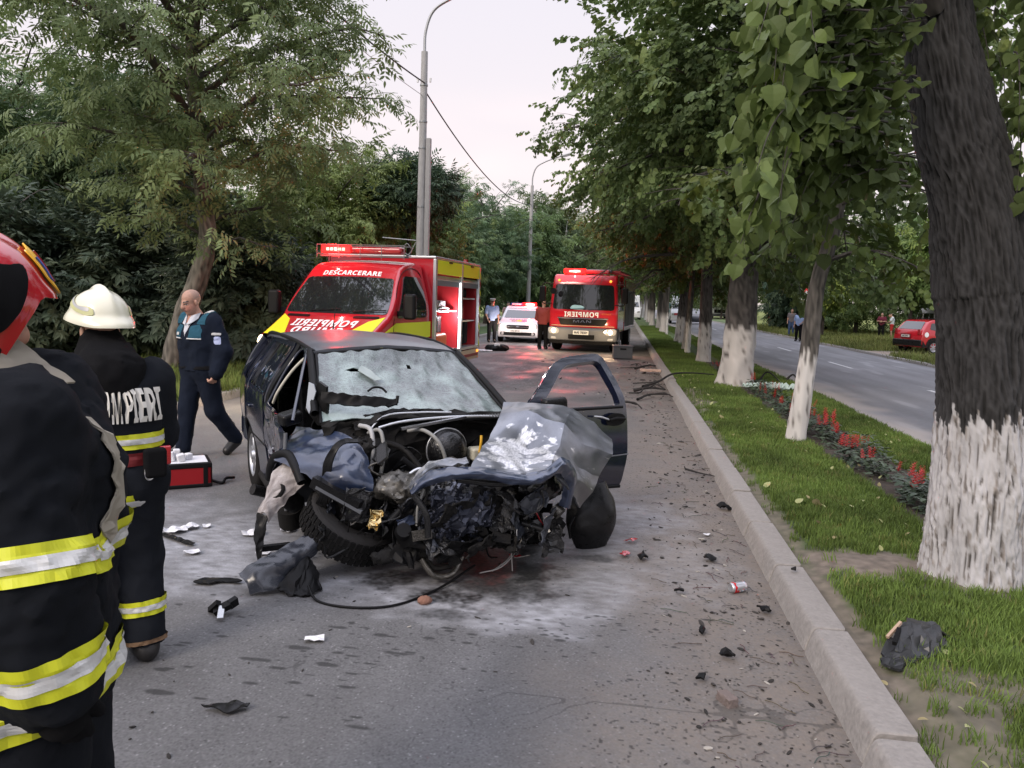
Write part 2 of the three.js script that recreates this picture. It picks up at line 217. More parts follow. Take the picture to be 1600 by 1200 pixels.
function asphalt(x, z, wreck) {
  const big = fbm(x * 0.35, z * 0.35, 1, 3), mid = fbm(x * 2.2, z * 2.2, 2, 4), fine = n3(x * 60, z * 60, 0), h = n3(x * 160, z * 160, 7);
  let v = 0.105 + 0.012 * big + 0.014 * mid + 0.02 * fine + 0.022 * h; let c = [v * 1.0, v * 0.985, v * 1.0];
  const fl = n3(x * 95, z * 95, 55); if (fl > 0.8) c = c.map((q) => q + 0.25 * (fl - 0.8) * 5 * 0.7); if (fl < -0.78) c = c.map((q) => q * 0.62);
  const tr = n3(x * 2.6, z * 0.25, 12); c = c.map((q) => q * (1 + 0.08 * tr));
  const edge = sst(-0.55, 0.75, x + 0.35 * fbm(x * 0.8, z * 0.8, 9, 3)), du = edge * (0.62 + 0.25 * fbm(x * 3, z * 3, 14, 3) + 0.18 * n3(x * 30, z * 30, 2));
  c = [lerp(c[0], 0.176, clamp(du)), lerp(c[1], 0.146, clamp(du)), lerp(c[2], 0.121, clamp(du))];
  const le = sst(-5.3, -6.3, x + 0.3 * n3(x, z, 4)) * 0.5; c = [lerp(c[0], 0.22, le), lerp(c[1], 0.2, le), lerp(c[2], 0.19, le)];
  if (edge > 0.5 && n3(x * 26, z * 26, 19) > 0.74) c = c.map((q) => q * 0.35);
  const ck = Math.abs(n3(x * 0.55 + 0.3 * n3(x * 3, z * 3, 1), z * 0.3, 40)); if (ck < 0.006) c = c.map((q) => q * 0.6);
  if (wreck && z > -8) {
    let f = 0; const fn = 0.35 * n3(x * 3.3, z * 3.3, 8); for (const [cx, cz, rx, rz, s] of FOAM) { const ax = (x - cx) / rx, az = (z - cz) / rz, d = Math.sqrt(ax * ax + az * az); f = Math.max(f, s * (1 - sst(0.25, 1.3, d + fn))); }
    if (f > 0.01) f *= clamp(0.55 + 0.55 * fbm(x * 6, z * 11, 6, 4)); c = [lerp(c[0], 0.4, f), lerp(c[1], 0.405, f), lerp(c[2], 0.43, f)];
    const red = (1 - sst(0.2, 1, Math.hypot((x + 0.78) / 0.17, (z + 4.95) / 0.42) + 0.4 * n3(x * 8, z * 8, 2))) * 0.85; c = [lerp(c[0], 0.16, red), lerp(c[1], 0.03, red), lerp(c[2], 0.025, red)];
    const k = Math.max(1.25 * spots(x, z, DARK, 0.4) * (0.85 + 0.25 * n3(x * 22, z * 22, 1)), dropAt(x, z) * 0.8); c = c.map((q) => lerp(q, 0.018, clamp(k)));
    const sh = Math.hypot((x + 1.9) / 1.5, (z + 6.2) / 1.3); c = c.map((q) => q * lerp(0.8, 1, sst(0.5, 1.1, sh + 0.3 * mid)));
  } else { const w = sst(0.15, 0.5, fbm(x * 0.5, z * 0.22, 33, 3)); c = c.map((q) => q * (1 - 0.25 * w)); }
  return c;
}
const enc = (c) => c.map((v) => { v = clamp(v); return v <= 0.0031308 ? v * 12.92 : 1.055 * Math.pow(v, 1 / 2.4) - 0.055; });
const aspBump = tex(320, 320, (u, v) => 0.5 + 0.35 * tileN(u, v, 60, 2) + 0.2 * tileN(u, v, 18, 6));
{
  const road = thing('road', 'grey two lane asphalt road strewn with wreckage, dusty along its kerb', null); road.userData.kind = 'structure';
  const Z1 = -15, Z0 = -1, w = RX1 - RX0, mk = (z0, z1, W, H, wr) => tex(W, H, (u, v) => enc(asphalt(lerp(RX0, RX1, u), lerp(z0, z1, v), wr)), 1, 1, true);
  const near = mk(Z0, Z1, 1024, 1700, true), far = mk(-20, -60, 256, 700, false);
  const wetT = tex(256, 480, (u, v) => { const x = lerp(RX0, RX1, u), z = lerp(Z0, Z1, v); return 0.88 - 0.3 * spots(x, z, DARK, 0.4) - 0.25 * sst(-9, -14, z) * sst(-0.1, 0.4, fbm(x * 0.9, z * 0.5, 3, 3)); });
  const wetF = tex(128, 300, (u, v) => { const x = lerp(RX0, RX1, u), z = lerp(-20, -60, v); return clamp(0.72 + 0.5 * fbm(x * 0.9, z * 0.45, 3, 4), 0.42, 0.95); });
  const b1 = aspBump.clone(); b1.repeat.set(6, 11); const b2 = aspBump.clone(); b2.repeat.set(6, 30);
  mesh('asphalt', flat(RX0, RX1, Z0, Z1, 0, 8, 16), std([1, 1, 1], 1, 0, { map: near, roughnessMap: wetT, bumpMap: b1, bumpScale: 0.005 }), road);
  const fm = std([1, 1, 1], 1, 0, { map: far, roughnessMap: wetF, bumpMap: b2, bumpScale: 0.005 });
  for (let k = 0; k < 12; k++) mesh('asphalt', flat(RX0, RX1, Z1 - 40 * k, Z1 - 40 * (k + 1), 0, 2, 8), fm, road);
  mesh('asphalt', flat(RX0, RX1, Z0 + 40, Z0, 0, 2, 8), fm, road);
}
{
  const road = thing('road', 'grey asphalt carriageway beyond the tree lined median, sandy at its edge', null); road.userData.kind = 'structure';
  const f = (x, z) => { const v = 0.15 + 0.03 * fbm(x * 0.6, z * 0.2, 3, 3) + 0.02 * fbm(x * 9, z * 9, 5, 3) + 0.03 * n3(x * 1.8, z * 0.12, 6); const s = sst(5.1, 4.2, x + 0.25 * n3(x, z * 0.8, 2)) * 0.85; const st = sst(0.55, 0.9, n3(x * 1.3, z * 0.3, 21)) * 0.07; return enc([lerp(v + st, 0.33, s), lerp(v + st, 0.29, s), lerp(v * 1.06 + st, 0.26, s)]); };
  const m = std([1, 1, 1], 0.75, 0, { map: tex(256, 700, (u, v) => f(lerp(4.05, 10.45, u), lerp(0, -50, v)), 1, 1, true), bumpMap: aspBump, bumpScale: 0.004 });
  for (let k = -1; k < 9; k++) mesh('asphalt', flat(4.05, 10.45, -50 * k, -50 * (k + 1), 0.002, 2, 8), m, road);
  const wm = std([0.55, 0.55, 0.55], 0.8); for (let k = 0; k < 9; k++) mesh('lane_marking', flat(7.2, 7.32, -16.5 - 9 * k, -19.3 - 9 * k, 0.007), wm, road);
}
// kerbs: each near stone is a piece, the far run one length
const concT = tex(256, 256, (u, v) => { const k = 0.34 + 0.06 * tileN(u, v, 4, 3) + 0.07 * tileN(u, v, 22, 6) + 0.03 * tileN(u, v, 90, 1); return enc([k * 0.7, k * 0.65, k * 0.605]); }, 1.3, 1.3, true);
const conc = std([1, 1, 1], 0.95, 0, { map: concT, bumpMap: grainT, bumpScale: 0.006 });
{
  const prof = (dir, x, w, h) => [[x, -0.02], [x + dir * 0.035, h - 0.03], [x + dir * 0.05, h - 0.008], [x + dir * 0.068, h], [x + dir * w, h], [x + dir * (w + 0.005), -0.02]];
  const stone = (p, z0, z1, jit = 0) => { const s = new THREE.Shape(p.map((q) => new THREE.Vector2(...q))); const g = new THREE.ExtrudeGeometry(s, { depth: z0 - z1 - 0.058, bevelEnabled: true, bevelThickness: 0.016, bevelSize: 0.008, bevelOffset: -0.008, bevelSegments: 2 }).translate(0, 0, z1 + 0.029); return creased(g, 0.6); };
  const run = (label, dir, x, w, h, zs, len, zEnd, seed) => { const k = thing('kerb', label, null); k.userData.kind = 'structure'; const r = rng(seed); let z = zs[0]; const vars = [0, 1, 2].map((i) => stone(prof(dir, x + (i - 1) * 0.004, w, h + (i - 1) * 0.005), 0, -len)); while (z > zs[1]) { const m = mesh('kerb_stone', vars[(r() * 3) | 0], conc, k); m.position.set((r() - 0.5) * 0.012, (r() - 0.5) * 0.012, z); m.rotation.set((r() - 0.5) * 0.008, (r() - 0.5) * 0.008, 0); z -= len; } mesh('kerb_run', stone(prof(dir, x, w, h), z, zEnd), conc, k); return k; };
  run('pale concrete kerb between the wreckage strewn road and the lawn', 1, 1.03, 0.21, 0.135, [0.0, -22], 1.02, -420, 3);
  run('low concrete kerb along the grass verge behind the police officer', -1, -6.35, 0.2, 0.12, [-6, -18], 1.0, -420, 4);
  run('concrete kerb along the far side of the second carriageway', 1, 10.43, 0.18, 0.1, [-17, -30], 1.6, -420, 6);
  const k = thing('kerb', 'sunken concrete edging between lawn and second carriageway', null); k.userData.kind = 'structure'; mesh('kerb_run', stone(prof(-1, 4.1, 0.12, 0.1), 2, -420), conc, k);
}
// lawn of the median
const lawnH = (x, z) => 0.115 + 0.025 * fbm(x * 0.9, z * 0.9, 2, 3) + 0.05 * Math.exp(-(((x - 2.3) / 0.6) ** 2) - ((z + 5.1) / 0.6) ** 2) - 0.05 * sst(1.5, 1.26, x) - 0.06 * sst(3.85, 4.05, x);
const bare = (x, z) => { let m = 0; for (const [cx, cz, rx, rz, s] of [[1.75, -5.25, 0.62, 0.42, 1], [1.45, -3.3, 0.3, 0.8, 0.75], [2.25, -5.15, 0.55, 0.5, 0.95], [1.3, -4.2, 0.12, 1.6, 0.9], [1.3, -8, 0.13, 5, 0.75], [1.5, -14.6, 0.35, 2.2, 0.8], [1.7, -3.6, 0.3, 0.25, 0.7], [2.5, -17.2, 0.6, 0.6, 0.9]]) { const d = Math.hypot((x - cx) / rx, (z - cz) / rz) + 0.4 * fbm(x * 4, z * 4, 4, 3); m = Math.max(m, s * (1 - sst(0.5, 1.1, d))); } return m; };
const inBed = (x, z) => z < -5.7 && Math.abs(x - 2.78) < 0.33 + 0.05 * n3(0, z * 1.5, 3);
{
  const soil = (x, z, thin) => { const b = Math.max(bare(x, z), thin || 0), q = 0.75 + 0.4 * fbm(x * 9, z * 9, 4, 4), n = 1 + 0.5 * fbm(x * 2, z * 2, 8, 3); let c = [lerp(0.055 * n, 0.2 * q, b), lerp(0.085 * n, 0.165 * q, b), lerp(0.025, 0.135 * q, b)]; if (inBed(x, z)) c = [0.06 * q, 0.045 * q, 0.035 * q]; return enc(c); };
  const m = std([1, 1, 1], 1, 0, { map: tex(256, 1400, (u, v) => soil(lerp(1.26, 4.05, u), lerp(0, -24, v)), 1, 1, true), bumpMap: grainT, bumpScale: 0.02 });
  const lawn = thing('lawn', 'mown grass strip under the row of whitewashed lindens', null); lawn.userData.kind = 'structure';
  mesh('turf', flat(1.25, 4.06, 0, -24, 0, 40, 240, lawnH), m, lawn);
  const m2 = std([1, 1, 1], 1, 0, { map: tex(128, 512, (u, v) => { const n = 1 + 0.5 * fbm(u * 6, v * 40, 3, 4); return enc([0.06 * n, 0.095 * n, 0.028]); }, 1, 1, true) });
  mesh('turf', flat(1.25, 4.06, -24, -420, 0, 6, 60, lawnH), m2, lawn); mesh('turf', flat(1.25, 4.06, 10, 0, 0, 6, 20, lawnH), m2, lawn);
}
const vergeL = (x, z) => 0.1 + 0.03 * fbm(x * 0.4, z * 0.4, 3, 3) + 0.25 * sst(-9, -30, x);
const bankR = (x, z) => 0.1 + 0.6 * sst(17, 24, x) * (0.8 + 0.3 * n3(x * 0.08, z * 0.05, 3)) + 0.04 * n3(x * 0.8, z * 0.8, 2);
const drive = (x, z) => sst(0.8, 0.2, Math.abs(z + 34.2) / (2.6 + 0.25 * (x - 10))) * sst(26, 22, x);
{
  const gm = (f, W = 400, H = 700) => std([1, 1, 1], 1, 0, { map: tex(W, H, f, 1, 1, true), bumpMap: grainT, bumpScale: 0.02 });
  const L = thing('verge', 'rough grass verge with a trodden path left of the road', null); L.userData.kind = 'structure';
  mesh('turf', flat(-70, -6.5, 5, -160, 0, 60, 130, (x, z) => vergeL(x, z)), gm((u, v) => { const x = lerp(-70, -6.5, u), z = lerp(5, -160, v), n = 1 + 0.5 * fbm(x * 0.7, z * 0.7, 4, 4), p = sst(0.75, 0.45, Math.abs(x + 9.3 + 0.3 * n3(0, z * 0.2, 1))) * 0.85, y = sst(-10.5, -14, x) * 0.8; return enc([lerp(lerp(0.055 * n, 0.17 * n, y), 0.21, p), lerp(lerp(0.09 * n, 0.19 * n, y), 0.19, p), lerp(lerp(0.03, 0.055, y), 0.165, p)]); }), L);
  const Rr = thing('verge', 'grassy bank beyond the second carriageway with a dusty driveway', null); Rr.userData.kind = 'structure';
  mesh('turf', flat(10.6, 90, 5, -260, 0, 60, 160, (x, z) => lerp(bankR(x, z), 0.09, drive(x, z))), gm((u, v) => { const x = lerp(10.6, 90, u), z = lerp(5, -260, v), n = 1 + 0.5 * fbm(x * 0.5, z * 0.5, 4, 4), p = drive(x, z), y = sst(12, 17, x) * 0.7; return enc([lerp(lerp(0.07, 0.16, y) * n, 0.26, p), lerp(lerp(0.105, 0.18, y) * n, 0.21, p), lerp(0.035, 0.18, p)]); }), Rr);
}
// blades of grass
function tuftGeo(seed, n, h, spread) { const r = rng(seed), P = [], T = [], C = []; for (let i = 0; i < n; i++) { const a = r() * 6.28, q = r() * spread, x = Math.cos(a) * q, z = Math.sin(a) * q, b = r() * 6.28, hh = h * (0.5 + 0.7 * r()), w = 0.0022 + 0.0015 * r(), l = hh * (0.2 + 0.6 * r()), o = P.length; const dx = Math.cos(b), dz = Math.sin(b); P.push([x - dz * w, 0, z + dx * w], [x + dz * w, 0, z - dx * w], [x + dx * l * 0.35 - dz * w * 0.8, hh * 0.6, z + dz * l * 0.35 + dx * w * 0.8], [x + dx * l * 0.35 + dz * w * 0.8, hh * 0.6, z + dz * l * 0.35 - dx * w * 0.8], [x + dx * l, hh, z + dz * l]); T.push([o, o + 1, o + 2], [o + 1, o + 3, o + 2], [o + 2, o + 3, o + 4]); } return geoOf(P, T, -1); }
function scatter(name, label, geo, mat, items, parent, kind = 'stuff') { const m = new THREE.InstancedMesh(geo, mat, items.length), M4 = new THREE.Matrix4(), q = new THREE.Quaternion(), c = new THREE.Color(); items.forEach((it, i) => { q.setFromEuler(it.e); M4.compose(it.p, q, it.s); m.setMatrixAt(i, M4); if (it.c) m.setColorAt(i, c.setRGB(...it.c)); }); m.name = parent ? name : numbered(name); m.castShadow = m.receiveShadow = true; (parent || scene).add(m); m.userData.kind = kind; if (label) m.userData.label = label; return m; }
const E3 = (x, y, z) => new THREE.Euler(x, y, z, 'YXZ');
const bladeM = phys([1, 1, 1], 0.85, 0, { transmission: 0.3, thickness: 0, specularIntensity: 0.3 });
{
  const r = rng(11), it = [], far = [];
  const put = (L, x, z, y, s, dry = 0) => { const k = 0.7 + 0.5 * r() + 0.35 * n3(x * 0.8, z * 0.8, 5); const c = [lerp(0.12, 0.22, dry) * k, lerp(0.185, 0.21, dry) * k, lerp(0.04, 0.075, dry) * k]; L.push({ p: V(x, y, z), e: E3((r() - 0.5) * 0.3, r() * 6.28, (r() - 0.5) * 0.3), s: V(s, s * (0.7 + 0.6 * r()), s), c }); };
  for (let i = 0; i < 30000; i++) { const d = 2.2 + 13 * Math.pow(r(), 1.5), x = lerp(1.27, 4.02, r()), z = -d; if (inBed(x, z) || r() < bare(x, z) * 1.15 || (x < 1.42 && r() < 0.6)) continue; put(it, x, z, lawnH(x, z) - 0.004, 0.8 + 0.5 * r(), r() < 0.06 ? 0.8 : 0.1 * r()); }
  scatter('grass', 'short green grass of the lawn near the big linden', tuftGeo(3, 11, 0.052, 0.05), bladeM, it);
  for (let i = 0; i < 16000; i++) { const z = -14 - 46 * Math.pow(r(), 1.4), x = lerp(1.27, 4.02, r()); if (inBed(x, z) || r() < bare(x, z)) continue; put(far, x, z, lawnH(x, z) - 0.004, 1.3, 0.15 * r()); }
  scatter('grass', 'grass of the median farther down the road', tuftGeo(4, 14, 0.05, 0.09), bladeM, far);
  const vl = []; for (let i = 0; i < 15000; i++) { const x = -6.55 - 6 * Math.pow(r(), 1.6), z = -7 - 24 * r(); if (Math.abs(x + 9.3) < 0.5) continue; put(vl, x, z, vergeL(x, z) - 0.01, 1.5 + 1.5 * r(), r() * 0.5); }
  scatter('grass', 'uncut grass of the verge behind the police officer', tuftGeo(5, 12, 0.07, 0.1), bladeM, vl);
  const vr = []; for (let i = 0; i < 14000; i++) { const x = 10.7 + 9 * Math.pow(r(), 1.4), z = -18 - 60 * r(); if (drive(x, z) > 0.3) continue; put(vr, x, z, bankR(x, z) - 0.02, 2.2 + 1.8 * r(), 0.2 + r() * 0.7); }
  scatter('grass', 'long grass on the bank across the second carriageway', tuftGeo(6, 12, 0.07, 0.12), bladeM, vr);
}

// ---------------------------------------------------------------- trees
const leafM = phys([1, 1, 1], 0.6, 0, { specularIntensity: 0.3, transmission: 0.5, thickness: 0 });
const barkT = tex(256, 512, (u, v) => { const k = tileN(u * 1, v * 0.35, 22, 4), q = 0.5 + 0.5 * Math.abs(k); return enc([0.075 * q + 0.02, 0.066 * q + 0.018, 0.06 * q + 0.017]); }, 2, 1, true);
const barkM = std([1, 1, 1], 1, 0, { map: barkT, bumpMap: barkT, bumpScale: 0.03 }), vbark = std([1, 1, 1], 0.95, 0, { vertexColors: true });
const HEART = [[0, 0.06], [0.24, -0.05], [0.46, 0.1], [0.53, 0.36], [0.43, 0.64], [0.18, 0.86], [0, 1.04]], LANCE = [[0, 0], [0.14, 0.22], [0.17, 0.45], [0.1, 0.75], [0, 1]], OVAL = [[0, 0], [0.24, 0.2], [0.3, 0.5], [0.2, 0.82], [0, 1]];
function leaf(P, T, half, o, dir, nor, size, fold = 0.25, curl = 0.25) {   // a folded leaf from the point o along dir
  const sx = V().crossVectors(dir, nor).normalize(), up = V().crossVectors(sx, dir).normalize(), b = P.length, n = half.length;
  const at = (x, y, z) => P.push([o.x + (sx.x * x + dir.x * y + up.x * z) * size, o.y + (sx.y * x + dir.y * y + up.y * z) * size, o.z + (sx.z * x + dir.z * y + up.z * z) * size]);
  for (const [, y] of half) at(0, y, -curl * y * y); for (const s of [-1, 1]) for (let i = 1; i < n - 1; i++) { const [x, y] = half[i]; at(s * x, y, fold * x - curl * y * y); }
  for (let s = 0; s < 2; s++) { const q = (i) => (i === 0 || i === n - 1 ? b + i : b + n + s * (n - 2) + i - 1); for (let i = 0; i < n - 1; i++) { const a = b + i, c = b + i + 1, d = q(i), e = q(i + 1); for (const t of [[a, c, e], [a, e, d]]) if (new Set(t).size === 3) T.push(s ? t : [t[0], t[2], t[1]]); } }
}
const rv = (r) => V(r() - 0.5, r() - 0.5, r() - 0.5);
function linSpray(seed, half, n, len, size, droop) { const r = rng(seed), P = [], T = []; for (let i = 0; i < n; i++) { const t = (i + 0.5) / n, a = i * 2.4 + r(), o = V(Math.cos(a) * 0.05 * len, t * len, Math.sin(a) * 0.05 * len - droop * t * t * len); const d = V(Math.cos(a), 0.45 + 0.4 * r(), -0.35 - droop * 1.2).add(rv(r).multiplyScalar(0.7)).normalize(); leaf(P, T, half, o, d, V(0, 0.3, 1).add(rv(r).multiplyScalar(0.9)).normalize(), size * (0.7 + 0.5 * r()), 0.2, 0.15); } return geoOf(P, T, -1); }
function pinSpray(seed, n, len, size) { const r = rng(seed), P = [], T = []; for (let i = 0; i < n; i++) { const a = i * 2.1 + r(), D = V(Math.cos(a) * 0.8, 0.65 + 0.3 * r(), Math.sin(a) * 0.5 - 0.25).normalize(), o = V(0, (i / n) * len, 0), S = V().crossVectors(D, V(0, 0, 1)).normalize(), U = V().crossVectors(S, D); for (let k = 0; k < 7; k++) { const t = (1 + (k >> 1)) / 4, s = k === 6 ? 0 : k % 2 ? 1 : -1; const p = o.clone().addScaledVector(D, t * size * 2.1).addScaledVector(U, -0.35 * t * t * size); const d = D.clone().multiplyScalar(s ? 0.55 : 1).addScaledVector(S, s * 0.85).addScaledVector(U, -0.35 + 0.3 * (r() - 0.5)).normalize(); leaf(P, T, LANCE, p, d, U.clone().add(rv(r).multiplyScalar(0.5)), size * (0.85 + 0.3 * r()), 0.2, 0.2); } } return geoOf(P, T, -1); }
const SPR = {
  linden: [1, 2, 3].map((s) => linSpray(s, HEART, 9, 0.34, 0.085, 0.35)), lindenFar: [4, 5].map((s) => linSpray(s, OVAL, 8, 0.5, 0.16, 0.35)),
  ash: [1, 2, 3].map((s) => pinSpray(s, 4, 0.3, 0.105)), ashFar: [4, 5].map((s) => pinSpray(s + 9, 3, 0.4, 0.2)), far: [6, 7].map((s) => linSpray(s, OVAL, 10, 0.8, 0.28, 0.2)), dark: [8, 9].map((s) => linSpray(s, LANCE, 12, 0.4, 0.16, 0.1)),
};
function bole(path, rad, { white = 0, seg = 40, rows = 60, seed = 1, rough = 0.03, base = [0.07, 0.062, 0.058], wcol = [0.62, 0.62, 0.64], peel = 0.3, flare = 0.25 } = {}) {   // a trunk with ridged bark, whitewashed up to a height
  const c = new THREE.CatmullRomCurve3(path.map((p) => V(...p)), false, 'centripetal'), P = [], T = [], C = [], L = c.getLength();
  for (let i = 0; i <= rows; i++) { const t = i / rows, q = c.getPointAt(t), d = c.getTangentAt(t); const ax = V(1, 0, 0).addScaledVector(d, -d.x).normalize(), az = V().crossVectors(d, ax); const h = t * L; for (let j = 0; j < seg; j++) { const a = (j / seg) * 2 * Math.PI, R = rad(t) * (1 + flare * Math.exp(-h * 5) * (0.7 + 0.5 * Math.sin(a * 5 + seed))), x = Math.cos(a), z = Math.sin(a); const ridge = 1 - Math.abs(n3(x * 8.5 * (R / 0.3) + seed, h * 3.2 + 0.5 * n3(h * 2, a, seed), z * 8.5 * (R / 0.3))) * 2, fine = n3(x * 13 * (R / 0.3), h * 11, z * 13 * (R / 0.3) + seed) + 0.6 * n3(x * 26, h * 28, z * 26 + seed), k = R * (1 + 0.07 * n3(x * 1.5, h * 1.2 + seed, z * 1.5)) + rough * (ridge * 0.8 + 0.35 * fine);
      const y = q.y + (ax.y * x + az.y * z) * k; P.push([q.x + (ax.x * x + az.x * z) * k, y, q.z + (ax.z * x + az.z * z) * k]);
      const g = Math.max(0.2, 0.68 + 0.6 * ridge + 0.3 * fine), edgeW = white + 0.1 * n3(x * 4, seed, z * 4) + 0.05 * n3(x * 14, seed, z * 14); let w = white && h < edgeW ? 1 : 0; if (w) { const bare = sst(-0.3, -0.75, ridge) * 0.9 + sst(0.55 - peel, 0.85 - peel, fbm(x * 7, h * 3.2, z * 7 + seed, 3) + 0.25 * fine) * 0.8; w = clamp(1 - bare); }
      const tint = 0.85 + 0.15 * n3(x * 2, h * 2, z * 2 + 8); const un = white && h < edgeW ? [0.17, 0.145, 0.125] : base; C.push([lerp(un[0] * g, wcol[0] * tint, w), lerp(un[1] * g, wcol[1] * tint, w), lerp(un[2] * g, wcol[2] * tint, w)]); } }
  for (let i = 0; i < rows; i++) for (let j = 0; j < seg; j++) { const a = i * seg + j, b = i * seg + ((j + 1) % seg); T.push(a, a + seg, b, b, a + seg, b + seg); }
  const g = new THREE.BufferGeometry(); g.setAttribute('position', new THREE.BufferAttribute(new Float32Array(P.flat()), 3)); g.setAttribute('color', new THREE.BufferAttribute(new Float32Array(C.flat()), 3)); g.setIndex(T); g.computeVertexNormals(); return g;
}
function crown(o) {   // limbs from the bole, twigs along the limbs, sprays of leaves along the twigs
  const r = rng(o.seed), limbs = [], sp = [], { top, base, R } = o, c = new THREE.CatmullRomCurve3(o.path.map((p) => V(...p)), false, 'centripetal'), L = c.getLength();
  const shape = o.shape || ((t) => Math.pow(Math.sin(Math.PI * clamp(0.12 + 0.8 * t)), 0.6));
  const spray = (p, d, s) => { if (o.cut && o.cut(p)) return; const n = V(0, 1, 0).addScaledVector(d, 0.5).add(rv(r).multiplyScalar(1.1)).normalize(), z = n.clone().addScaledVector(d, -n.dot(d)).normalize(), x = V().crossVectors(d, z); const q = new THREE.Quaternion().setFromRotationMatrix(new THREE.Matrix4().makeBasis(x, d, z)); const cl = n3(p.x * 0.7 + o.seed, p.y * 0.7, p.z * 0.7), b = 0.75 + 0.35 * r() + 0.3 * cl, yl = clamp(0.3 * cl + 0.35 * (r() - 0.4)) * (o.yellow ?? 1); sp.push({ p, e: new THREE.Euler().setFromQuaternion(q), s: V(s, s, s), c: [o.color[0] * b * (1 + 1.1 * yl), o.color[1] * b * (1 + 0.35 * yl), o.color[2] * b * (1 - 0.3 * yl)] }); };
  for (let i = 0; i < o.limbs; i++) {
    const t = Math.pow((i + 0.5) / o.limbs, 0.8), h = lerp(base, top * 0.93, t), s = c.getPointAt(clamp(h / L, 0, 1)); if (h > L) s.y = o.path[0][1] + h; const a = i * 2.39996 + 0.5 * r() + (o.az || 0), len0 = R * shape(t) * (0.75 + 0.45 * r()); let len = len0; for (let k = 0; o.cut && k < 14 && o.cut(V(s.x + Math.cos(a) * len, s.y + 0.2 * len, s.z + Math.sin(a) * len)); k++) len *= 0.84; const rise = lerp(o.rise ?? 0.5, 1.3, t * t) + 0.2 * (r() - 0.5), dr = (o.droop ?? 0.55) * (1 - 0.5 * t);
    const P = []; for (let k = 0; k <= 5; k++) { const q = k / 5; P.push([s.x + Math.cos(a + 0.25 * q * (r() - 0.5)) * len * q, s.y + len * (rise * q - dr * q * q) + 0.1 * len * (r() - 0.5) * q, s.z + Math.sin(a) * len * q]); }
    const lr = 0.018 + 0.014 * len; if (!o.noLimbs) limbs.push(tube(P, (q) => lr * (1 - 0.85 * q), 5, 7)); const lc = new THREE.CatmullRomCurve3(P.map((p) => V(...p)));
    for (let q = 0.22; q <= 1.001; q += o.step / len) { const p = lc.getPointAt(Math.min(q, 1)), d = lc.getTangentAt(Math.min(q, 1)); for (const sd of [-1, 1]) { const tl = (0.22 + 0.33 * r()) * len * (1.15 - q * 0.7), side = V(-d.z * sd, 0.2 * (r() - 0.3), d.x * sd).normalize().multiplyScalar(0.9).addScaledVector(d, 0.6).add(rv(r).multiplyScalar(0.5)).normalize(), e = p.clone().addScaledVector(side, tl); e.y -= 0.15 * tl; if (o.twigs) limbs.push(tube([p.toArray(), p.clone().lerp(e, 0.5).add(V(0, 0.05 * tl, 0)).toArray(), e.toArray()], (w) => 0.012 * (1 - 0.7 * w), 3, 3)); for (let w = 0.25; w <= 1.01; w += o.gap / tl) { const x = p.clone().lerp(e, w).add(rv(r).multiplyScalar(0.22 * o.loose)); spray(x, side.clone().add(rv(r).multiplyScalar(1.3)).add(V(0, -0.25, 0)).normalize(), (o.size || 1) * (0.75 + 0.5 * r())); } } }
  }
  if (o.fill) { const cy = (base + top) / 2 + o.path[0][1], hy = (top - base) / 2, cx = c.getPointAt(0.6).x, cz = c.getPointAt(0.6).z; let k = 0, guard = 0; while (k < o.fill && guard++ < o.fill * 8) { const d = rv(r); if (d.length() > 0.5 || d.length() < 0.05) continue; d.normalize(); const q = Math.pow(r(), 0.4), w = 0.82 + 0.3 * n3(d.x * 1.7 + o.seed, d.y * 1.7, d.z * 1.7), p = V(cx + d.x * q * w * R, cy + d.y * q * w * hy, cz + d.z * q * w * R); if (p.y < 0.15 || n3(p.x * 0.75, p.y * 1.1 + o.seed, p.z * 0.75) < -0.22) continue; k++; spray(p, d.clone().add(rv(r).multiplyScalar(1.4)).add(V(0, -0.1, 0)).normalize(), (o.size || 1) * (0.75 + 0.5 * r())); } }
  return [limbs, sp];
}
function tree(o) {
  const t = thing(o.name, o.label, o.category || 'tree', [0, 0, 0], 0, o.group);
  const g = bole(o.path, o.rad, o.bole); if (!o.noTrunk) mesh('trunk', g, vbark, t);
  const [limbs, sp] = crown(o); if (limbs.length) mesh('branches', merge(limbs), barkM, t);
  const vars = SPR[o.spray], n = Math.ceil(sp.length / vars.length);
  const root = vars.length === 1 ? t : new THREE.Group(); if (root !== t) { root.name = 'crown'; t.add(root); }
  vars.forEach((gm, i) => scatter('leaves', null, gm, leafM, sp.filter((_, k) => k % vars.length === i), root)); return [t, sp.length];
}
const LIN = [0.14, 0.205, 0.074], ASH = [0.215, 0.285, 0.13];
const lp = (x, z, lean = 0, h = 9.2) => [[x, 0.08, z], [x + lean * 0.3, 2.2, z], [x + lean, 5, z], [x + lean * 0.6, h, z]];
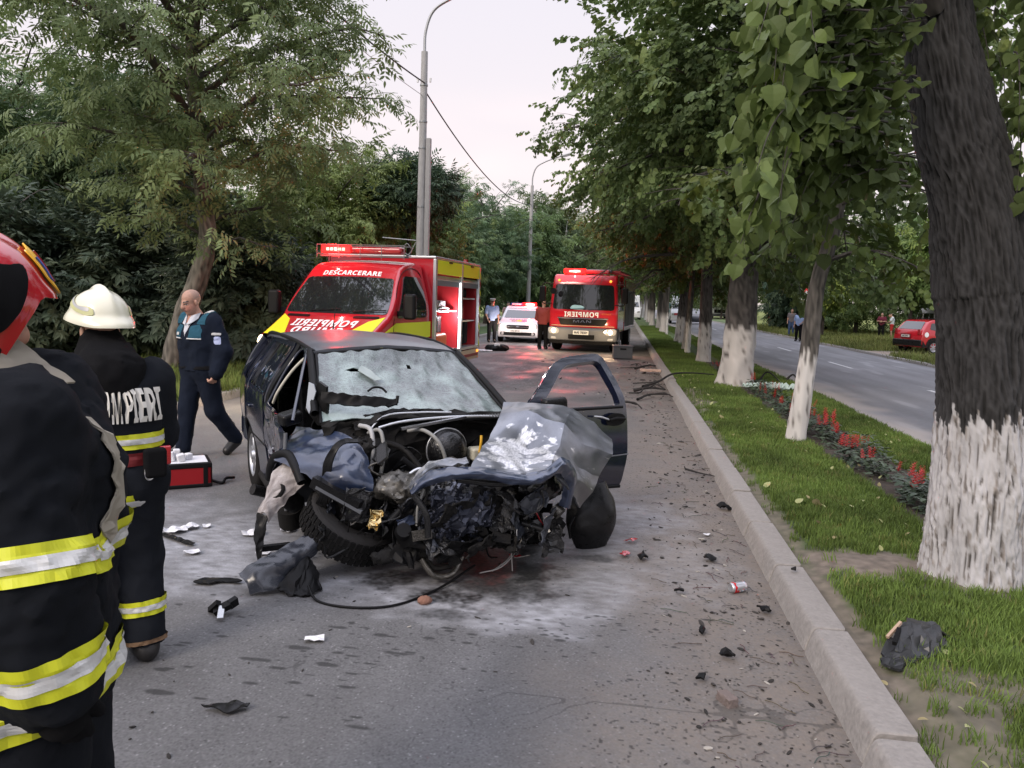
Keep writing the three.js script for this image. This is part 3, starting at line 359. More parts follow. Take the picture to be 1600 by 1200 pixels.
// the row of lindens on the median, near to far
const LR = [
  [2.53, -17.3, 0.3, 9.6, 4.4, 'thick linden with a flaring white base, first big one behind the thin sapling', 0.1], [2.52, -24, 0.2, 9.4, 4.8, 'dark linden with a scarred white base, third big trunk along the median', -0.15],
  [2.63, -36.2, 0.21, 9.3, 4.6, 'linden with a greyish white base leaning over a thinner white trunk', 0.3], [2.45, -30.2, 0.13, 8.6, 4.3, 'slim dark linden standing close behind the scarred trunk', 0.3],
  [2.58, -48.9, 0.23, 9.3, 4.6, 'linden on the median in front of the waiting red and green van', 0], [2.6, -56, 0.2, 9.2, 4.6, 'distant linden on the median beside the fire engine mirror', 0], [2.4, -64, 0.22, 9.4, 4.6, 'far linden on the median before the white van', 0], [2.5, -74, 0.24, 9.4, 4.8, 'farthest visible whitewashed linden beside the left carriageway', 0],
];
for (const [x, z, rr0, h, R, label, lean] of LR) {
  const far = z < -40; tree({ name: 'linden_tree', label, path: lp(x, z, lean, h * 0.93), rad: (t) => rr0 * (1 - 0.72 * t) + (z === -17.3 ? 0.06 * (1 - t) : 0), bole: { white: z === -17.3 ? 1.25 : 1.15, seg: far ? 14 : 36, rows: far ? 20 : 90, seed: -z, rough: 0.022, peel: 0.18, wcol: [0.5, 0.47, 0.45] }, top: h, base: 2.5, R, limbs: far ? 22 : 34, step: far ? 0.5 : 0.33, gap: far ? 0.34 : 0.17, fill: far ? 1200 : 3800, loose: 1.2, size: 1.15, yellow: 0.45, color: LIN, spray: far ? 'lindenFar' : 'linden', cut: (p) => p.x < 1.5 && p.y < 3.7, rise: 0.35, droop: 0.6, seed: Math.round(-z * 7), twigs: !far });
}
for (let k = 0; k < 6; k++) { const z = -84 - k * 14; tree({ name: 'linden_tree', label: 'linden far down the median, merged into the green wall of crowns', group: 'far lindens of the median row', path: lp(2.5, z), rad: (t) => 0.22 * (1 - 0.7 * t), bole: { white: 1.15, seg: 8, rows: 8 }, top: 9.6, base: 2.3, R: 4.8, limbs: 16, step: 0.9, gap: 0.6, loose: 2, size: 1.1, color: LIN, spray: 'far', rise: 0.35, droop: 0.6, seed: 900 + k, noLimbs: true }); }
for (const [x, z, r0, lean, label, w] of [[2.29, -10.23, 0.125, 0.2, 'thin young linden with white base, split above, standing in the red flower bed', 1.12], [2.33, -27.8, 0.1, 0.05, 'thin pale trunk leaning beside the scarred linden', 1.1], [2.55, -45, 0.06, 0, 'slender whitewashed sapling like a white post on the grass', 1.2]]) {
  const near = z > -12; tree({ name: 'young_linden', label, path: near ? [[2.29, 0.08, z], [2.37, 1.2, z], [2.41, 2.1, z], [2.55, 2.8, z], [2.7, 4.6, z]] : lp(x, z, lean, 5), rad: (t) => r0 * (1 - 0.55 * t), bole: { white: w, seg: 24, rows: 50, rough: 0.008, seed: 3 + x, peel: 0.2, base: [0.085, 0.078, 0.07], wcol: [0.6, 0.58, 0.56], flare: 0.1 }, top: 5.2, base: 2.15, R: near ? 1.5 : 2, limbs: 14, step: 0.25, gap: 0.17, loose: 1, size: 1.1, color: [0.075, 0.115, 0.026], spray: 'linden', seed: Math.round(-z * 3), twigs: true, rise: 0.5, droop: 0.7 });
}
// the big linden at the right edge, with the low branch that hangs towards the road
{
  const path = [[2.3, 0.06, -5.12], [2.28, 0.95, -5.1], [2.21, 1.75, -5.1], [2.1, 2.4, -5.1], [1.91, 3, -5.1], [1.74, 3.8, -5.1], [1.7, 6, -5], [1.8, 9.4, -5]];
  const [t] = tree({ name: 'linden_tree', label: 'big dark linden with a peeling white base at the right edge of the lawn', path, rad: (u) => (u < 0.2 ? lerp(0.288, 0.266, u / 0.2) : u < 0.4 ? lerp(0.275, 0.165, (u - 0.2) / 0.2) : lerp(0.165, 0.02, (u - 0.4) / 0.6)), bole: { flare: 0.08, white: 1.13, seg: 220, rows: 640, seed: 4.4, rough: 0.015, peel: 0.36, base: [0.029, 0.028, 0.029], wcol: [0.5, 0.49, 0.5] }, top: 9.6, base: 3.9, R: 4.4, limbs: 26, step: 0.45, gap: 0.25, loose: 1.2, size: 1.25, color: LIN, spray: 'linden', rise: 0.3, droop: 0.45, seed: 51, twigs: true, cut: (p) => (p.z > -4.2 && p.y < 5.2 && p.x < 1.3) || p.x < 0.55 || (p.z > -2 && p.y < 8) });
  mesh('limb', bole([[2.08, 1.95, -5.15], [2.4, 2.4, -5.2], [3.0, 2.75, -5.3], [3.9, 3.9, -5.4]], (u) => 0.17 * (1 - 0.6 * u), { seg: 48, rows: 80, rough: 0.012, seed: 9, flare: 0 }), vbark, t);
  mesh('limb', bole([[1.7, 3.55, -4.95], [1.5, 3.75, -4.7], [1.1, 3.6, -4.2], [0.75, 3.0, -3.85]], (u) => 0.05 * (1 - 0.8 * u), { seg: 16, rows: 40, rough: 0.004, seed: 12, flare: 0 }), vbark, t);
  const r = rng(404), one = [0, 1, 2].map((i) => { const P = [], T = []; leaf(P, T, HEART.map(([x, y]) => [x * (0.9 + 0.12 * i), y]), V(0, 0, 0), V(0, 1, 0), V(0, 0, 1), 1, 0.12 + 0.16 * i, 0.06 + 0.2 * i); return geoOf(P, T, -1); }), lm = [0.11, 0.15, 0.19, 0.24].map((k, i) => phys([k * 0.72, k, k * (0.34 - 0.05 * i)], 0.5, 0, { transmission: 0.4, thickness: 0, specularIntensity: 0.35 })), twigs = [], rest = [];
  let n = 0; const hang = (a, b, c, cnt, sz) => { sz *= 0.7; cnt = Math.round(cnt * 1.8); const cv = new THREE.QuadraticBezierCurve3(V(...a), V(...b), V(...c)); twigs.push(tube([0, 0.33, 0.66, 1].map((q) => cv.getPoint(q).toArray()), (q) => 0.0055 * (1 - 0.75 * q), 5, 10)); for (let i = 0; i < cnt; i++) { const q = (i + r()) / cnt, p = cv.getPoint(q), d = cv.getTangent(q), s = i % 2 ? 1 : -1; const dir = V(-d.z * s, -0.3 - 0.6 * r(), d.x * s).addScaledVector(d, 0.6).add(rv(r).multiplyScalar(1.1)).normalize(), nor = V(-0.2, 0.6, 0.5).add(rv(r).multiplyScalar(2.2)).normalize(); p.addScaledVector(dir, 0.03).add(rv(r).multiplyScalar(0.06)); const S = sz * (0.7 + 0.6 * r()), x = V().crossVectors(dir, nor).normalize(), z = V().crossVectors(x, dir), Q = new THREE.Quaternion().setFromRotationMatrix(new THREE.Matrix4().makeBasis(x, dir, z)), e = new THREE.Euler().setFromQuaternion(Q); if (n++ % 7 === 0 && n < 2065) { const m = mesh('leaf', one[(r() * 3) | 0], lm[Math.min(3, (r() * 2.4 + (p.x < 0.95 ? 1.2 : 0)) | 0)], t); m.position.copy(p); m.setRotationFromQuaternion(Q); m.scale.setScalar(S); } else { const k = 0.115 + 0.08 * r() + (p.x < 0.9 ? 0.03 : 0); rest.push({ p, e, s: V(S, S, S), c: [k * 0.72, k, k * 0.3] }); } } };
  for (let i = 0; i < 150; i++) { const u = r(), v = r(), a = [lerp(1.52, 0.85, u), lerp(2.5, 3.7, v), lerp(-4.85, -3.5, u * 0.7 + 0.3 * r())], b = [a[0] - 0.28, a[1] + 0.08, a[2] + 0.25 * (r() - 0.3)], c = [a[0] - 0.35 - 0.4 * r(), a[1] - 0.15 - 0.5 * r(), a[2] + 0.5 * (r() - 0.35)]; if (c[0] < 0.5) c[0] = 0.5 + 0.2 * r(); hang(a, b, c, 13, 0.105); }
  for (let i = 0; i < 64; i++) { const a = [lerp(2.05, 2.9, r()), lerp(2.35, 4.2, r()), -5.9 + 1.2 * r()], c = [a[0] + 0.4 * (r() - 0.6), a[1] - 0.3 - 0.4 * r(), a[2] + 0.3]; hang(a, [(a[0] + c[0]) / 2, a[1] + 0.05, (a[2] + c[2]) / 2], c, 12, 0.1); }
  mesh('twigs', merge(twigs), barkM, t); scatter('leaves', null, one[1], leafM, rest, t);
}
// the left side: the leaning ash with its spreading crown, dark thicket behind it, trees beyond
tree({ name: 'ash_tree', label: 'wide leaning ash tree on the verge behind the police officer', path: [[-9.0, 0, -14.3], [-8.62, 1.2, -14.2], [-8.25, 2.1, -14.2], [-8.1, 2.8, -14.2], [-8.3, 4.2, -14.3], [-8.5, 6, -14.4], [-8.4, 9, -14.5]], rad: (t) => 0.215 * (1 - 0.8 * t), bole: { seg: 30, rows: 90, seed: 7, rough: 0.02, base: [0.15, 0.135, 0.115], flare: 0.15 }, top: 9.8, base: 2.4, R: 4.3, limbs: 34, step: 0.4, gap: 0.24, loose: 1.5, size: 1.2, fill: 700, color: ASH, spray: 'ash', rise: 0.6, droop: 0.55, seed: 17, twigs: true, yellow: 0.2, cut: (p) => p.x > -4.7 || (p.x > -6.2 && p.y < 4.4) || (p.x < -10.8 && p.y > 5), shape: (t) => 0.45 + 0.6 * sst(0.0, 0.5, t) - 0.25 * sst(0.7, 1, t) });
const fluff = (name, label, x, z, h, R, color, seed, o = {}) => tree({ name, label, path: [[x, 0, z], [x + 0.1, h * 0.4, z], [x, h * 0.85, z]], rad: (t) => (o.r0 || 0.14) * (1 - 0.7 * t), bole: { seg: 12, rows: 16, seed, base: [0.06, 0.05, 0.045], white: o.white || 0 }, top: h, base: o.base ?? 0.8, R, limbs: o.limbs || 24, step: o.step || 0.5, gap: o.gap || 0.3, loose: 1.6, size: o.size || 1.4, color: o.cat === 'bush' && color[1] < 0.07 && false || color[1] > 0.069 && o.spray === 'dark' ? color : color.map((v) => v * 2.4), spray: o.spray || 'ash', rise: o.rise ?? 0.5, droop: 0.5, seed, yellow: o.yellow ?? 1, category: o.cat, group: o.group, noLimbs: o.noLimbs, shape: o.shape, fill: o.fill ?? 1700 });
fluff('bush', 'dark evergreen thicket behind the white helmeted firefighter', -12.2, -17.5, 4.0, 2.4, [0.1, 0.145, 0.1], 21, { base: -0.6, spray: 'dark', cat: 'bush', fill: 4200, limbs: 12, size: 1.3 });
fluff('bush', 'dark shrub between the leaning ash and the rescue truck', -8.9, -16.6, 3.5, 1.6, [0.095, 0.135, 0.092], 22, { base: -0.6, spray: 'dark', cat: 'bush', fill: 3000, limbs: 12, size: 1.2 });
fluff('bush', 'low dark shrub at the left edge under the ash leaves', -14.2, -15.5, 3.6, 2.2, [0.12, 0.17, 0.12], 23, { base: -0.6, spray: 'dark', cat: 'bush', fill: 3600, limbs: 12, size: 1.3 });
fluff('bush', 'light green bush in the gap left of the rescue truck', -12.0, -25.5, 3.4, 1.7, [0.085, 0.125, 0.045], 24, { base: -0.4, cat: 'bush', fill: 1800, limbs: 10 });
fluff('bush', 'shadowed green bush behind the rescue truck mirror', -10.2, -27.5, 3.2, 1.6, [0.06, 0.1, 0.05], 29, { base: -0.4, cat: 'bush', fill: 1800, limbs: 10 });
fluff('deciduous_tree', 'pale green tree filling the left edge behind the ash', -17.5, -20, 7.6, 4.0, [0.06, 0.095, 0.04], 25, { base: 1.2, spray: 'ash', gap: 0.34, limbs: 28 });
fluff('deciduous_tree', 'tall thin crowned tree against the sky at the left', -13.2, -19, 7.2, 2.4, [0.048, 0.075, 0.038], 26, { base: 3, spray: 'ash', gap: 0.34 });
fluff('deciduous_tree', 'yellowish green tree with forked branches above the rescue truck', -10.6, -26, 6.4, 3.1, [0.1, 0.13, 0.045], 27, { yellow: 0.2, base: 1.8, limbs: 22, r0: 0.2, rise: 0.9, gap: 0.3 });
fluff('deciduous_tree', 'dark tuft of a tree left of the tall lamp post', -7.9, -27.5, 6.5, 1.7, [0.035, 0.06, 0.035], 28, { base: 4.4, limbs: 16, gap: 0.24 });
for (const [i, x, z, h, R, c, label] of [[0, -9.6, -33, 6.8, 2.8, [0.06, 0.1, 0.036], 'bright green tree directly behind the tall lamp post'], [1, -10.4, -43, 8.0, 3.6, [0.058, 0.095, 0.045], 'rounded green tree behind the box of the rescue truck'], [2, -9.3, -52, 8.4, 3.4, [0.05, 0.085, 0.045], 'grey green tree between the two nearer lamp posts'], [3, -8.4, -66, 9.0, 3.6, [0.055, 0.09, 0.034], 'tree left of the second lamp post above the police car'], [4, -9, -84, 12.6, 4.6, [0.045, 0.068, 0.03], 'taller dark tree behind the second lamp post'], [5, -8, -104, 12.5, 5.2, [0.055, 0.078, 0.03], 'distant tree behind the farthest lamp post'], [6, -6.6, -130, 13, 5.5, [0.062, 0.08, 0.032], 'far tree closing the view above the fire engine'], [7, -14, -60, 9.5, 4.2, [0.05, 0.08, 0.04], 'tree filling the gap behind the roadside row']])
  fluff('deciduous_tree', label, x, z, h, R, c, 40 + i, { base: 1.0, limbs: 24, step: 0.6, gap: 0.42, spray: i < 3 ? 'ash' : 'ashFar', size: i < 3 ? 1.5 : 1.3 + i * 0.1, noLimbs: i > 3 });
for (let i = 0; i < 9; i++) fluff('deciduous_tree', 'tree in the green belt far behind the left verge', -27 - 5 * (i % 2), -14 - i * 9, 8 + (i % 3), 5, [0.05, 0.078, 0.036], 140 + i, { base: 0.3, limbs: 14, step: 0.9, gap: 0.5, spray: 'far', size: 1.0, noLimbs: true, group: 'trees of the far left belt', fill: 900 });
// the right side beyond the second carriageway
for (const [i, x, z, h, R, c, label, o] of [[0, 13.2, -62, 8.2, 3.2, [0.028, 0.05, 0.034], 'dark dense tree beyond the white lorry', { base: 1 }], [1, 12.2, -50, 5.0, 1.5, [0.085, 0.12, 0.03], 'light green young tree near the person in red', { base: 2 }], [2, 13.6, -39.5, 5.5, 2.0, [0.06, 0.095, 0.03], 'young whitewashed tree behind the policeman on the far side', { base: 2.4, white: 1.1, r0: 0.11 }], [3, 15.2, -38.5, 6, 2.4, [0.06, 0.1, 0.03], 'slim whitewashed tree left of the two standing men', { base: 2.5, white: 1.1, r0: 0.12 }], [4, 18.5, -45, 7.5, 3.6, [0.055, 0.09, 0.03], 'tree behind the two men on the bank', { base: 1.4 }], [5, 20.5, -40, 8, 3.5, [0.05, 0.085, 0.03], 'dark trunked tree above the white van', { base: 2.2, r0: 0.25 }], [6, 25, -44, 9, 4.5, [0.045, 0.075, 0.03], 'dense tree behind the parked red car', { base: 1.2 }], [7, 16.5, -58, 8, 3.8, [0.05, 0.08, 0.03], 'green tree behind the bank in the middle distance', { base: 0.6 }], [8, 15, -78, 9, 4.5, [0.045, 0.07, 0.034], 'tree far beyond the bank', { base: 0.8 }], [9, 33, -40, 10, 5, [0.045, 0.07, 0.03], 'large tree at the right edge behind the trunk', { base: 0.8 }], [10, 22, -62, 9.5, 5, [0.045, 0.075, 0.03], 'broad tree closing the bank', { base: 0.5 }], [11, 13.5, -110, 10, 5, [0.05, 0.07, 0.04], 'hazy far tree beside the waiting lorries', { base: 0.8 }], [12, 12.6, -150, 9, 5, [0.05, 0.07, 0.045], 'farthest tree on the right of the second carriageway', { base: 0.8 }]])
  fluff('deciduous_tree', label, x, z, h, R, c, 70 + i, { limbs: 22, step: 0.6, gap: 0.45, spray: 'ashFar', size: 1.1, fill: 1200, noLimbs: i > 6, ...o });
fluff('bush', 'hedge like bush line at the foot of the bank trees', 15.5, -68, 3, 3.5, [0.035, 0.055, 0.03], 99, { base: 0.1, spray: 'ashFar', cat: 'bush', step: 0.7, gap: 0.5 });

// ---------------------------------------------------------------- vehicles (x to the vehicle's left, z forward, origin on the ground under the front bumper)
const M = {
  red: phys([0.42, 0.012, 0.022], 0.3, 0, { clearcoat: 0.8, clearcoatRoughness: 0.12, roughnessMap: roughT }), yellow: std([0.62, 0.66, 0.02], 0.45), white: phys([0.72, 0.73, 0.75], 0.35, 0, { clearcoat: 0.5, clearcoatRoughness: 0.2 }),
  glass: phys([0.012, 0.014, 0.016], 0.04, 0, { clearcoat: 1, clearcoatRoughness: 0.02, ior: 1.6 }), black: phys([0.005, 0.005, 0.0055], 0.55, 0, { specularIntensity: 0.35 }), plastic: phys([0.009, 0.009, 0.0095], 0.6, 0, { roughnessMap: roughT, specularIntensity: 0.45 }), grey: std([0.11, 0.115, 0.125], 0.6), alu: std([0.55, 0.56, 0.58], 0.38, 0.85), chrome: std([0.7, 0.7, 0.72], 0.15, 1),
  tyre: phys([0.012, 0.0115, 0.011], 0.9, 0, { specularIntensity: 0.3, bumpMap: grainT, bumpScale: 0.003 }), rim: std([0.42, 0.43, 0.45], 0.4, 0.8), letter: std([0.8, 0.8, 0.8], 0.5), cream: std([0.5, 0.38, 0.25], 0.6), darkred: std([0.2, 0.01, 0.015], 0.5), orange: std([0.6, 0.1, 0.01], 0.5), plate: std([0.75, 0.75, 0.72], 0.5), redIn: std([0.4, 0.015, 0.02], 0.55), blue: std([0.02, 0.05, 0.25], 0.5),
  lampW: std([1, 0.9, 0.75], 0.3, 0, { emissive: col(1, 0.74, 0.45), emissiveIntensity: 0.9 }), lampR: std([0.4, 0.004, 0.004], 0.5, 0, { emissive: col(1, 0.004, 0.004), emissiveIntensity: 4 }), lampHot: std([1, 0.5, 0.4], 0.3, 0, { emissive: col(1, 0.07, 0.045), emissiveIntensity: 7 }), lampO: std([0.9, 0.3, 0.05], 0.3, 0, { emissive: col(1, 0.28, 0.03), emissiveIntensity: 1.5 }), led: std([1, 1, 1], 0.3, 0, { emissive: col(0.92, 0.93, 1), emissiveIntensity: 2.6 }), redGlass: phys([0.3, 0.01, 0.015], 0.12, 0, { clearcoat: 1 }), lens: phys([0.5, 0.5, 0.5], 0.08, 0.3, { clearcoat: 1 }),
};
function lamp(parent, p, colr, power, dist = 0) { const l = new THREE.PointLight(col(...colr), power, dist, 2); l.position.set(...p); l.castShadow = true; l.name = 'lamp_light'; parent.add(l); return l; }
const bodyForm = (nose, tail, th, bow, zs) => (x, y, z) => { const k = 1 - th * sst(0.9, 2.4, y) * (y > 0.9 ? 1 : 0); const f = sst(zs, 0, z); return [x * k * (1 - nose * f), y - 0.02 * x * x * sst(1, 2, y), z - bow * x * x * f]; };
// ---- rescue truck
{
  const t = thing('rescue_truck', 'red and yellow rescue truck with open equipment bays parked behind the wreck', 'rescue truck', [-4.77, 0, -11.15], -0.074);
  const form = (x, y, z) => { const f = sst(-2.4, 0, z), k = 1 - 0.2 * sst(1.45, 2.6, y) * (z > -3 ? 1 : 0) - 0.06 * f; return [x * k, y - 0.03 * x * x * sst(1.5, 2.3, y), z - 0.16 * x * x * f]; };
  const P = [[0.02, 0.4], [0.04, 0.7], [0, 0.95], [-0.14, 1.13], [-0.95, 1.45], [-1.78, 2.24], [-2.0, 2.36, 0.2], [-2.5, 2.42], [-2.96, 2.42], [-2.96, 0.45], [-0.2, 0.35]];
  mesh('cab', shell(rnd(P, 0.09), 1.0, 0.07, form, 0.14), M.red, t);
  const ws = (s, q, o = 0.012) => { const y = lerp(1.47, 2.2, q), z = lerp(-0.97, -1.745, q), p = form(s, y, z); return [p[0], p[1] + o * 0.72, p[2] + o * 0.7]; };
  const wsO = [[-0.93, 0.0], [0.93, 0.0], [0.9, 0.85], [-0.9, 0.85]];
  mesh('windscreen', plate(rnd(wsO, 0.07), (s, q) => ws(s, q, 0.01), { edge: 0.12, thick: 0.008 }), M.glass, t);
  mesh('lettering', bend(text('DESCARCERARE', 0.105, { sx: 1.18 }), (x, y, z) => ws(x, 0.885 + y, 0.012 + z)), M.letter, t);
  for (const s of [-0.45, 0.35]) mesh('wiper', tube([[s, 0.03], [s + 0.3, 0.055], [s + 0.55, 0.08]].map(([a, b]) => ws(a, b, 0.03)), 0.009), M.black, t);
  const hood = (x, w, o = 0.006) => { const z = lerp(-0.14, -0.95, w), y = lerp(1.13, 1.45, w), p = form(x, y, z); return [p[0], p[1] + o, p[2] + o * 0.3]; };
  mesh('lettering', bend(text('POMPIERII', 0.2, { mirror: true, sx: 0.82 }), (x, y, z) => hood(x * 0.98, 0.42 + y * 1.5, 0.008 + z)), M.letter, t);
  mesh('lettering', bend(text('SMURD', 0.2, { mirror: true, sx: 1.0 }), (x, y, z) => hood(x * 0.95, 0.1 + y * 1.35, 0.008 + z)), M.letter, t);
  for (const s of [-1, 1]) {
    mesh('hood_vent', plate(rr(s * 0.62 - 0.22, 0.86, s * 0.62 + 0.22, 0.95, 0.03), (a, b) => hood(a, b, 0.012), { edge: 0.1, thick: 0.01 }), M.black, t);
    mesh('hood_stripe', plate([[s * 0.93, 0.02], [s * 0.93, 0.95], [s * 0.72, 0.72], [s * 0.5, 0.02]], (a, b) => hood(a, b, 0.005), { edge: 0.1, thick: 0.004 }), M.yellow, t);
    const hl = mesh('headlight', plate(spl([[s * 0.6, 0.8], [s * 0.9, 0.8], [s * 0.93, 1.05], [s * 0.86, 1.12], [s * 0.66, 0.98]]), (a, b) => { const q = form(a, b, 0.02 - 0.12 * (b - 0.8)); return [q[0], q[1], q[2] + 0.02]; }, { edge: 0.08, thick: 0.03 }), M.lampW, t); lamp(hl, [s * 0.78, 0.93, 0.16], [1, 0.8, 0.55], 3);
    const w = (x, y, o) => { const p = form(s * 1.0, y, x); return [p[0] + s * o, p[1], p[2]]; };
    mesh('door_window', plate(rnd([[-1.22, 1.42], [-2.72, 1.42], [-2.72, 2.16], [-1.86, 2.16]], 0.08), (a, b) => w(a, b, 0.006), { edge: 0.12, thick: s * 0.006 }), M.glass, t);
    mesh('side_stripe', plate([[-0.35, 0.92], [-2.95, 1.06], [-2.95, 1.34], [-1.2, 1.34], [-0.7, 1.2]], (a, b) => w(a, b, 0.005), { edge: 0.12, thick: s * 0.004 }), M.yellow, t);
    mesh('door_seam', tube([[-1.1, 0.55], [-1.1, 1.38], [-1.8, 2.2], [-2.76, 2.2], [-2.8, 0.6]].map(([a, b]) => w(a, b, 0.002)), 0.007, 4, 40), M.black, t);
    const mi = mesh('mirror', box(0.2, 0.42, 0.16, 0, 0, 0, 0.05), M.black, t); mi.position.set(s * 1.22, 1.62, -1.25); mesh('mirror_arm', bar([s * 0.95, 1.5, -1.35], [s * 1.2, 1.5, -1.27], 0.05, 0.08), M.black, t);
    for (const z of [-1.0, -5.0]) wheel(t, s * 0.9, 0.36, z, 0.36, 0.24, s, M, 6);
    mesh('wheel_arch', rotd(new THREE.TorusGeometry(0.43, 0.05, 8, 24, Math.PI), 0, Math.PI / 2, 0, [s * 0.99, 0.4, -1.0]), M.plastic, t);
  }
  mesh('emblem', cyl(0.1, 0.1, 0.006, 24).rotateZ(Math.PI / 2).translate(1.003, 1.2, -2.45), M.darkred, t);
  mesh('bumper', shell(rnd([[0.08, 0.32], [0.08, 0.72], [-0.02, 0.8], [-0.5, 0.72], [-0.5, 0.32]], 0.05), 1.0, 0.05, form, 0.2), M.plastic, t);
  mesh('grille', plate(rr(-0.5, 0.84, 0.5, 1.03, 0.04), (a, b) => { const q = form(a, b, 0.02 - 0.1 * (b - 0.8)); return [q[0], q[1], q[2] + 0.015]; }, { edge: 0.1 }), M.black, t);
  mesh('antenna', tube([hood(0.28, 0.3, 0), [0.27, 1.5, -0.45], [0.26, 1.66, -0.5]], (q) => 0.012 - 0.008 * q, 5), M.black, t);
  // box body
  const z0 = -2.98, z1 = -6.25, X = 1.08, Y0 = 0.55, Y1 = 2.5;
  mesh('box_wall', box(0.04, Y1 - 0.9, z0 - z1, -X + 0.02, (0.9 + Y1) / 2, (z0 + z1) / 2), M.red, t); mesh('roof', box(2 * X, 0.05, z0 - z1, 0, Y1 + 0.027, (z0 + z1) / 2, 0.015), M.alu, t);
  mesh('box_wall', box(2 * X - 0.1, Y1 - Y0 - 0.01, 0.04, 0, (Y0 + Y1) / 2, z0 - 0.03), M.red, t); mesh('box_wall', box(2 * X - 0.1, Y1 - Y0 - 0.01, 0.04, 0, (Y0 + Y1) / 2, z1 + 0.03), M.red, t);
  mesh('bay_back', box(0.03, 1.7, z0 - z1 - 0.12, 0.42, 1.55, (z0 + z1) / 2), M.redIn, t); mesh('bay_floor', box(0.66, 0.05, z0 - z1 - 0.12, 0.75, 0.72, (z0 + z1) / 2), M.alu, t);
  mesh('bay_divider', box(0.62, 1.75, 0.03, 0.74, 1.6, -4.78), M.redIn, t); mesh('bay_side', box(0.62, 1.75, 0.02, 0.74, 1.6, z0 - 0.07), M.redIn, t); mesh('bay_side', box(0.62, 1.75, 0.02, 0.74, 1.6, z1 + 0.07), M.redIn, t);
  for (const z of [z0 - 0.06, -4.78, z1 + 0.06]) mesh('frame_post', box(0.07, Y1 - 0.62, 0.1, X - 0.03, (0.62 + Y1) / 2, z, 0.012), M.alu, t);
  for (const [a, b] of [[z0 - 0.12, -4.72], [-4.84, z1 + 0.12]]) { mesh('top_band', box(0.03, 0.26, a - b, X - 0.012, 2.36, (a + b) / 2), M.yellow, t); const sh = mesh('roller_shutter', cyl(0.07, 0.07, a - b - 0.02, 14).rotateX(Math.PI / 2).translate(X - 0.1, 2.14, (a + b) / 2), M.alu, t); mesh('shutter_bar', box(0.03, 0.1, a - b - 0.02, X - 0.04, 2.06, (a + b) / 2), M.grey, sh); mesh('latch', box(0.02, 0.03, 0.2, X + 0.008, 2.47, (a + b) / 2), M.black, t); }
  mesh('shelf', box(0.55, 0.03, 1.55, 0.72, 1.52, -3.9), M.alu, t); mesh('shelf', box(0.55, 0.03, 1.25, 0.72, 1.3, -5.5), M.alu, t); mesh('shelf', box(0.55, 0.03, 1.25, 0.72, 1.78, -5.5), M.alu, t);
  mesh('led_strip', box(0.03, 1.36, 0.035, X - 0.02, 1.42, -4.69), M.led, t); lamp(t, [X + 0.02, 1.45, -4.55], [0.9, 0.93, 1], 1.6);
  mesh('skirt', box(0.05, 0.22, z0 - z1, X - 0.03, 0.56, (z0 + z1) / 2, 0.015), M.cream, t); mesh('skirt_stripe', box(0.012, 0.06, 1.6, X + 0.004, 0.55, -5.35), M.darkred, t); mesh('marker_lamp', box(0.02, 0.05, 0.09, X + 0.008, 0.62, -6.1), M.lampO, t);
  for (let i = 0; i < 9; i++) mesh('chevron', plate([[-6.24, 0.7 + i * 0.19], [-6.15, 0.78 + i * 0.19], [-6.15, 0.875 + i * 0.19], [-6.24, 0.795 + i * 0.19]], (a, b) => [X + 0.008, b, a], { edge: 0.3, thick: 0.003 }), i % 2 ? M.darkred : M.yellow, t);
  mesh('beacon', cyl(0.07, 0.05, 0.1, 14, 0.8, 2.6, -5.95), M.redGlass, t);
  // light bar in its cage
  const lb = mesh('light_bar', box(1.5, 0.12, 0.26, 0, 2.58, -2.18, 0.05), M.redGlass, t); mesh('lit_lens', box(0.56, 0.13, 0.03, -0.47, 2.585, -2.03, 0.012), M.lampR, lb);
  for (let i = 0; i < 5; i++) mesh('lit_lens', box(0.055, 0.05, 0.012, -0.62 + i * 0.075, 2.58, -2.012, 0.005), M.lampHot, lb); lamp(lb, [-0.5, 2.58, -1.9], [1, 0.02, 0.02], 2.5);
  mesh('roof_rack', merge([...[2.5, 2.66].flatMap((y) => [bar([-0.82, y, -2.0], [0.82, y, -2.0], 0.011), bar([-0.82, y, -2.36], [0.82, y, -2.36], 0.011), bar([-0.82, y, -2.0], [-0.82, y, -2.36], 0.011), bar([0.82, y, -2.0], [0.82, y, -2.36], 0.011)]), ...[-0.82, -0.4, 0, 0.4, 0.82].map((x) => bar([x, 2.42, -2.0], [x, 2.66, -2.0], 0.01)), bar([-0.8, 2.47, -2.18], [0.8, 2.47, -2.18], 0.2, 0.03)]), M.grey, t);
  // gear in the bays
  const hang = (n, x, y, z, w, h, d, m) => mesh(n, box(w, h, d, x, y, z, Math.min(w, h, d) * 0.2), m, t);
  for (let i = 0; i < 5; i++) hang('extinguisher', 0.75, 1.46, -5.05 - i * 0.2, 0.14, 0.28, 0.14, M.red);
  hang('orange_case', 0.78, 0.92, -3.6, 0.5, 0.34, 0.75, M.orange); hang('tool_case', 0.7, 0.9, -5.3, 0.4, 0.26, 0.5, M.plastic); hang('tool_case', 0.75, 1.05, -5.8, 0.3, 0.55, 0.3, M.black); hang('reel', 0.75, 1.62, -3.5, 0.25, 0.14, 0.3, M.chrome); hang('jack', 0.8, 1.64, -4.1, 0.12, 0.18, 0.5, M.alu); hang('black_bag', 0.6, 1.25, -3.5, 0.2, 0.5, 0.35, M.black); hang('hose', 0.7, 1.25, -4.15, 0.2, 0.36, 0.3, M.plastic); hang('tool_case', 0.7, 1.9, -5.5, 0.3, 0.18, 0.9, M.black);
  mesh('hydraulic_tool', merge([tube([[0.95, 1.56, -3.3], [0.98, 1.6, -3.7], [0.95, 1.57, -4.2]], 0.035, 8), bar([0.98, 1.58, -3.3], [1.0, 1.72, -3.5], 0.04)]), M.chrome, t);
}
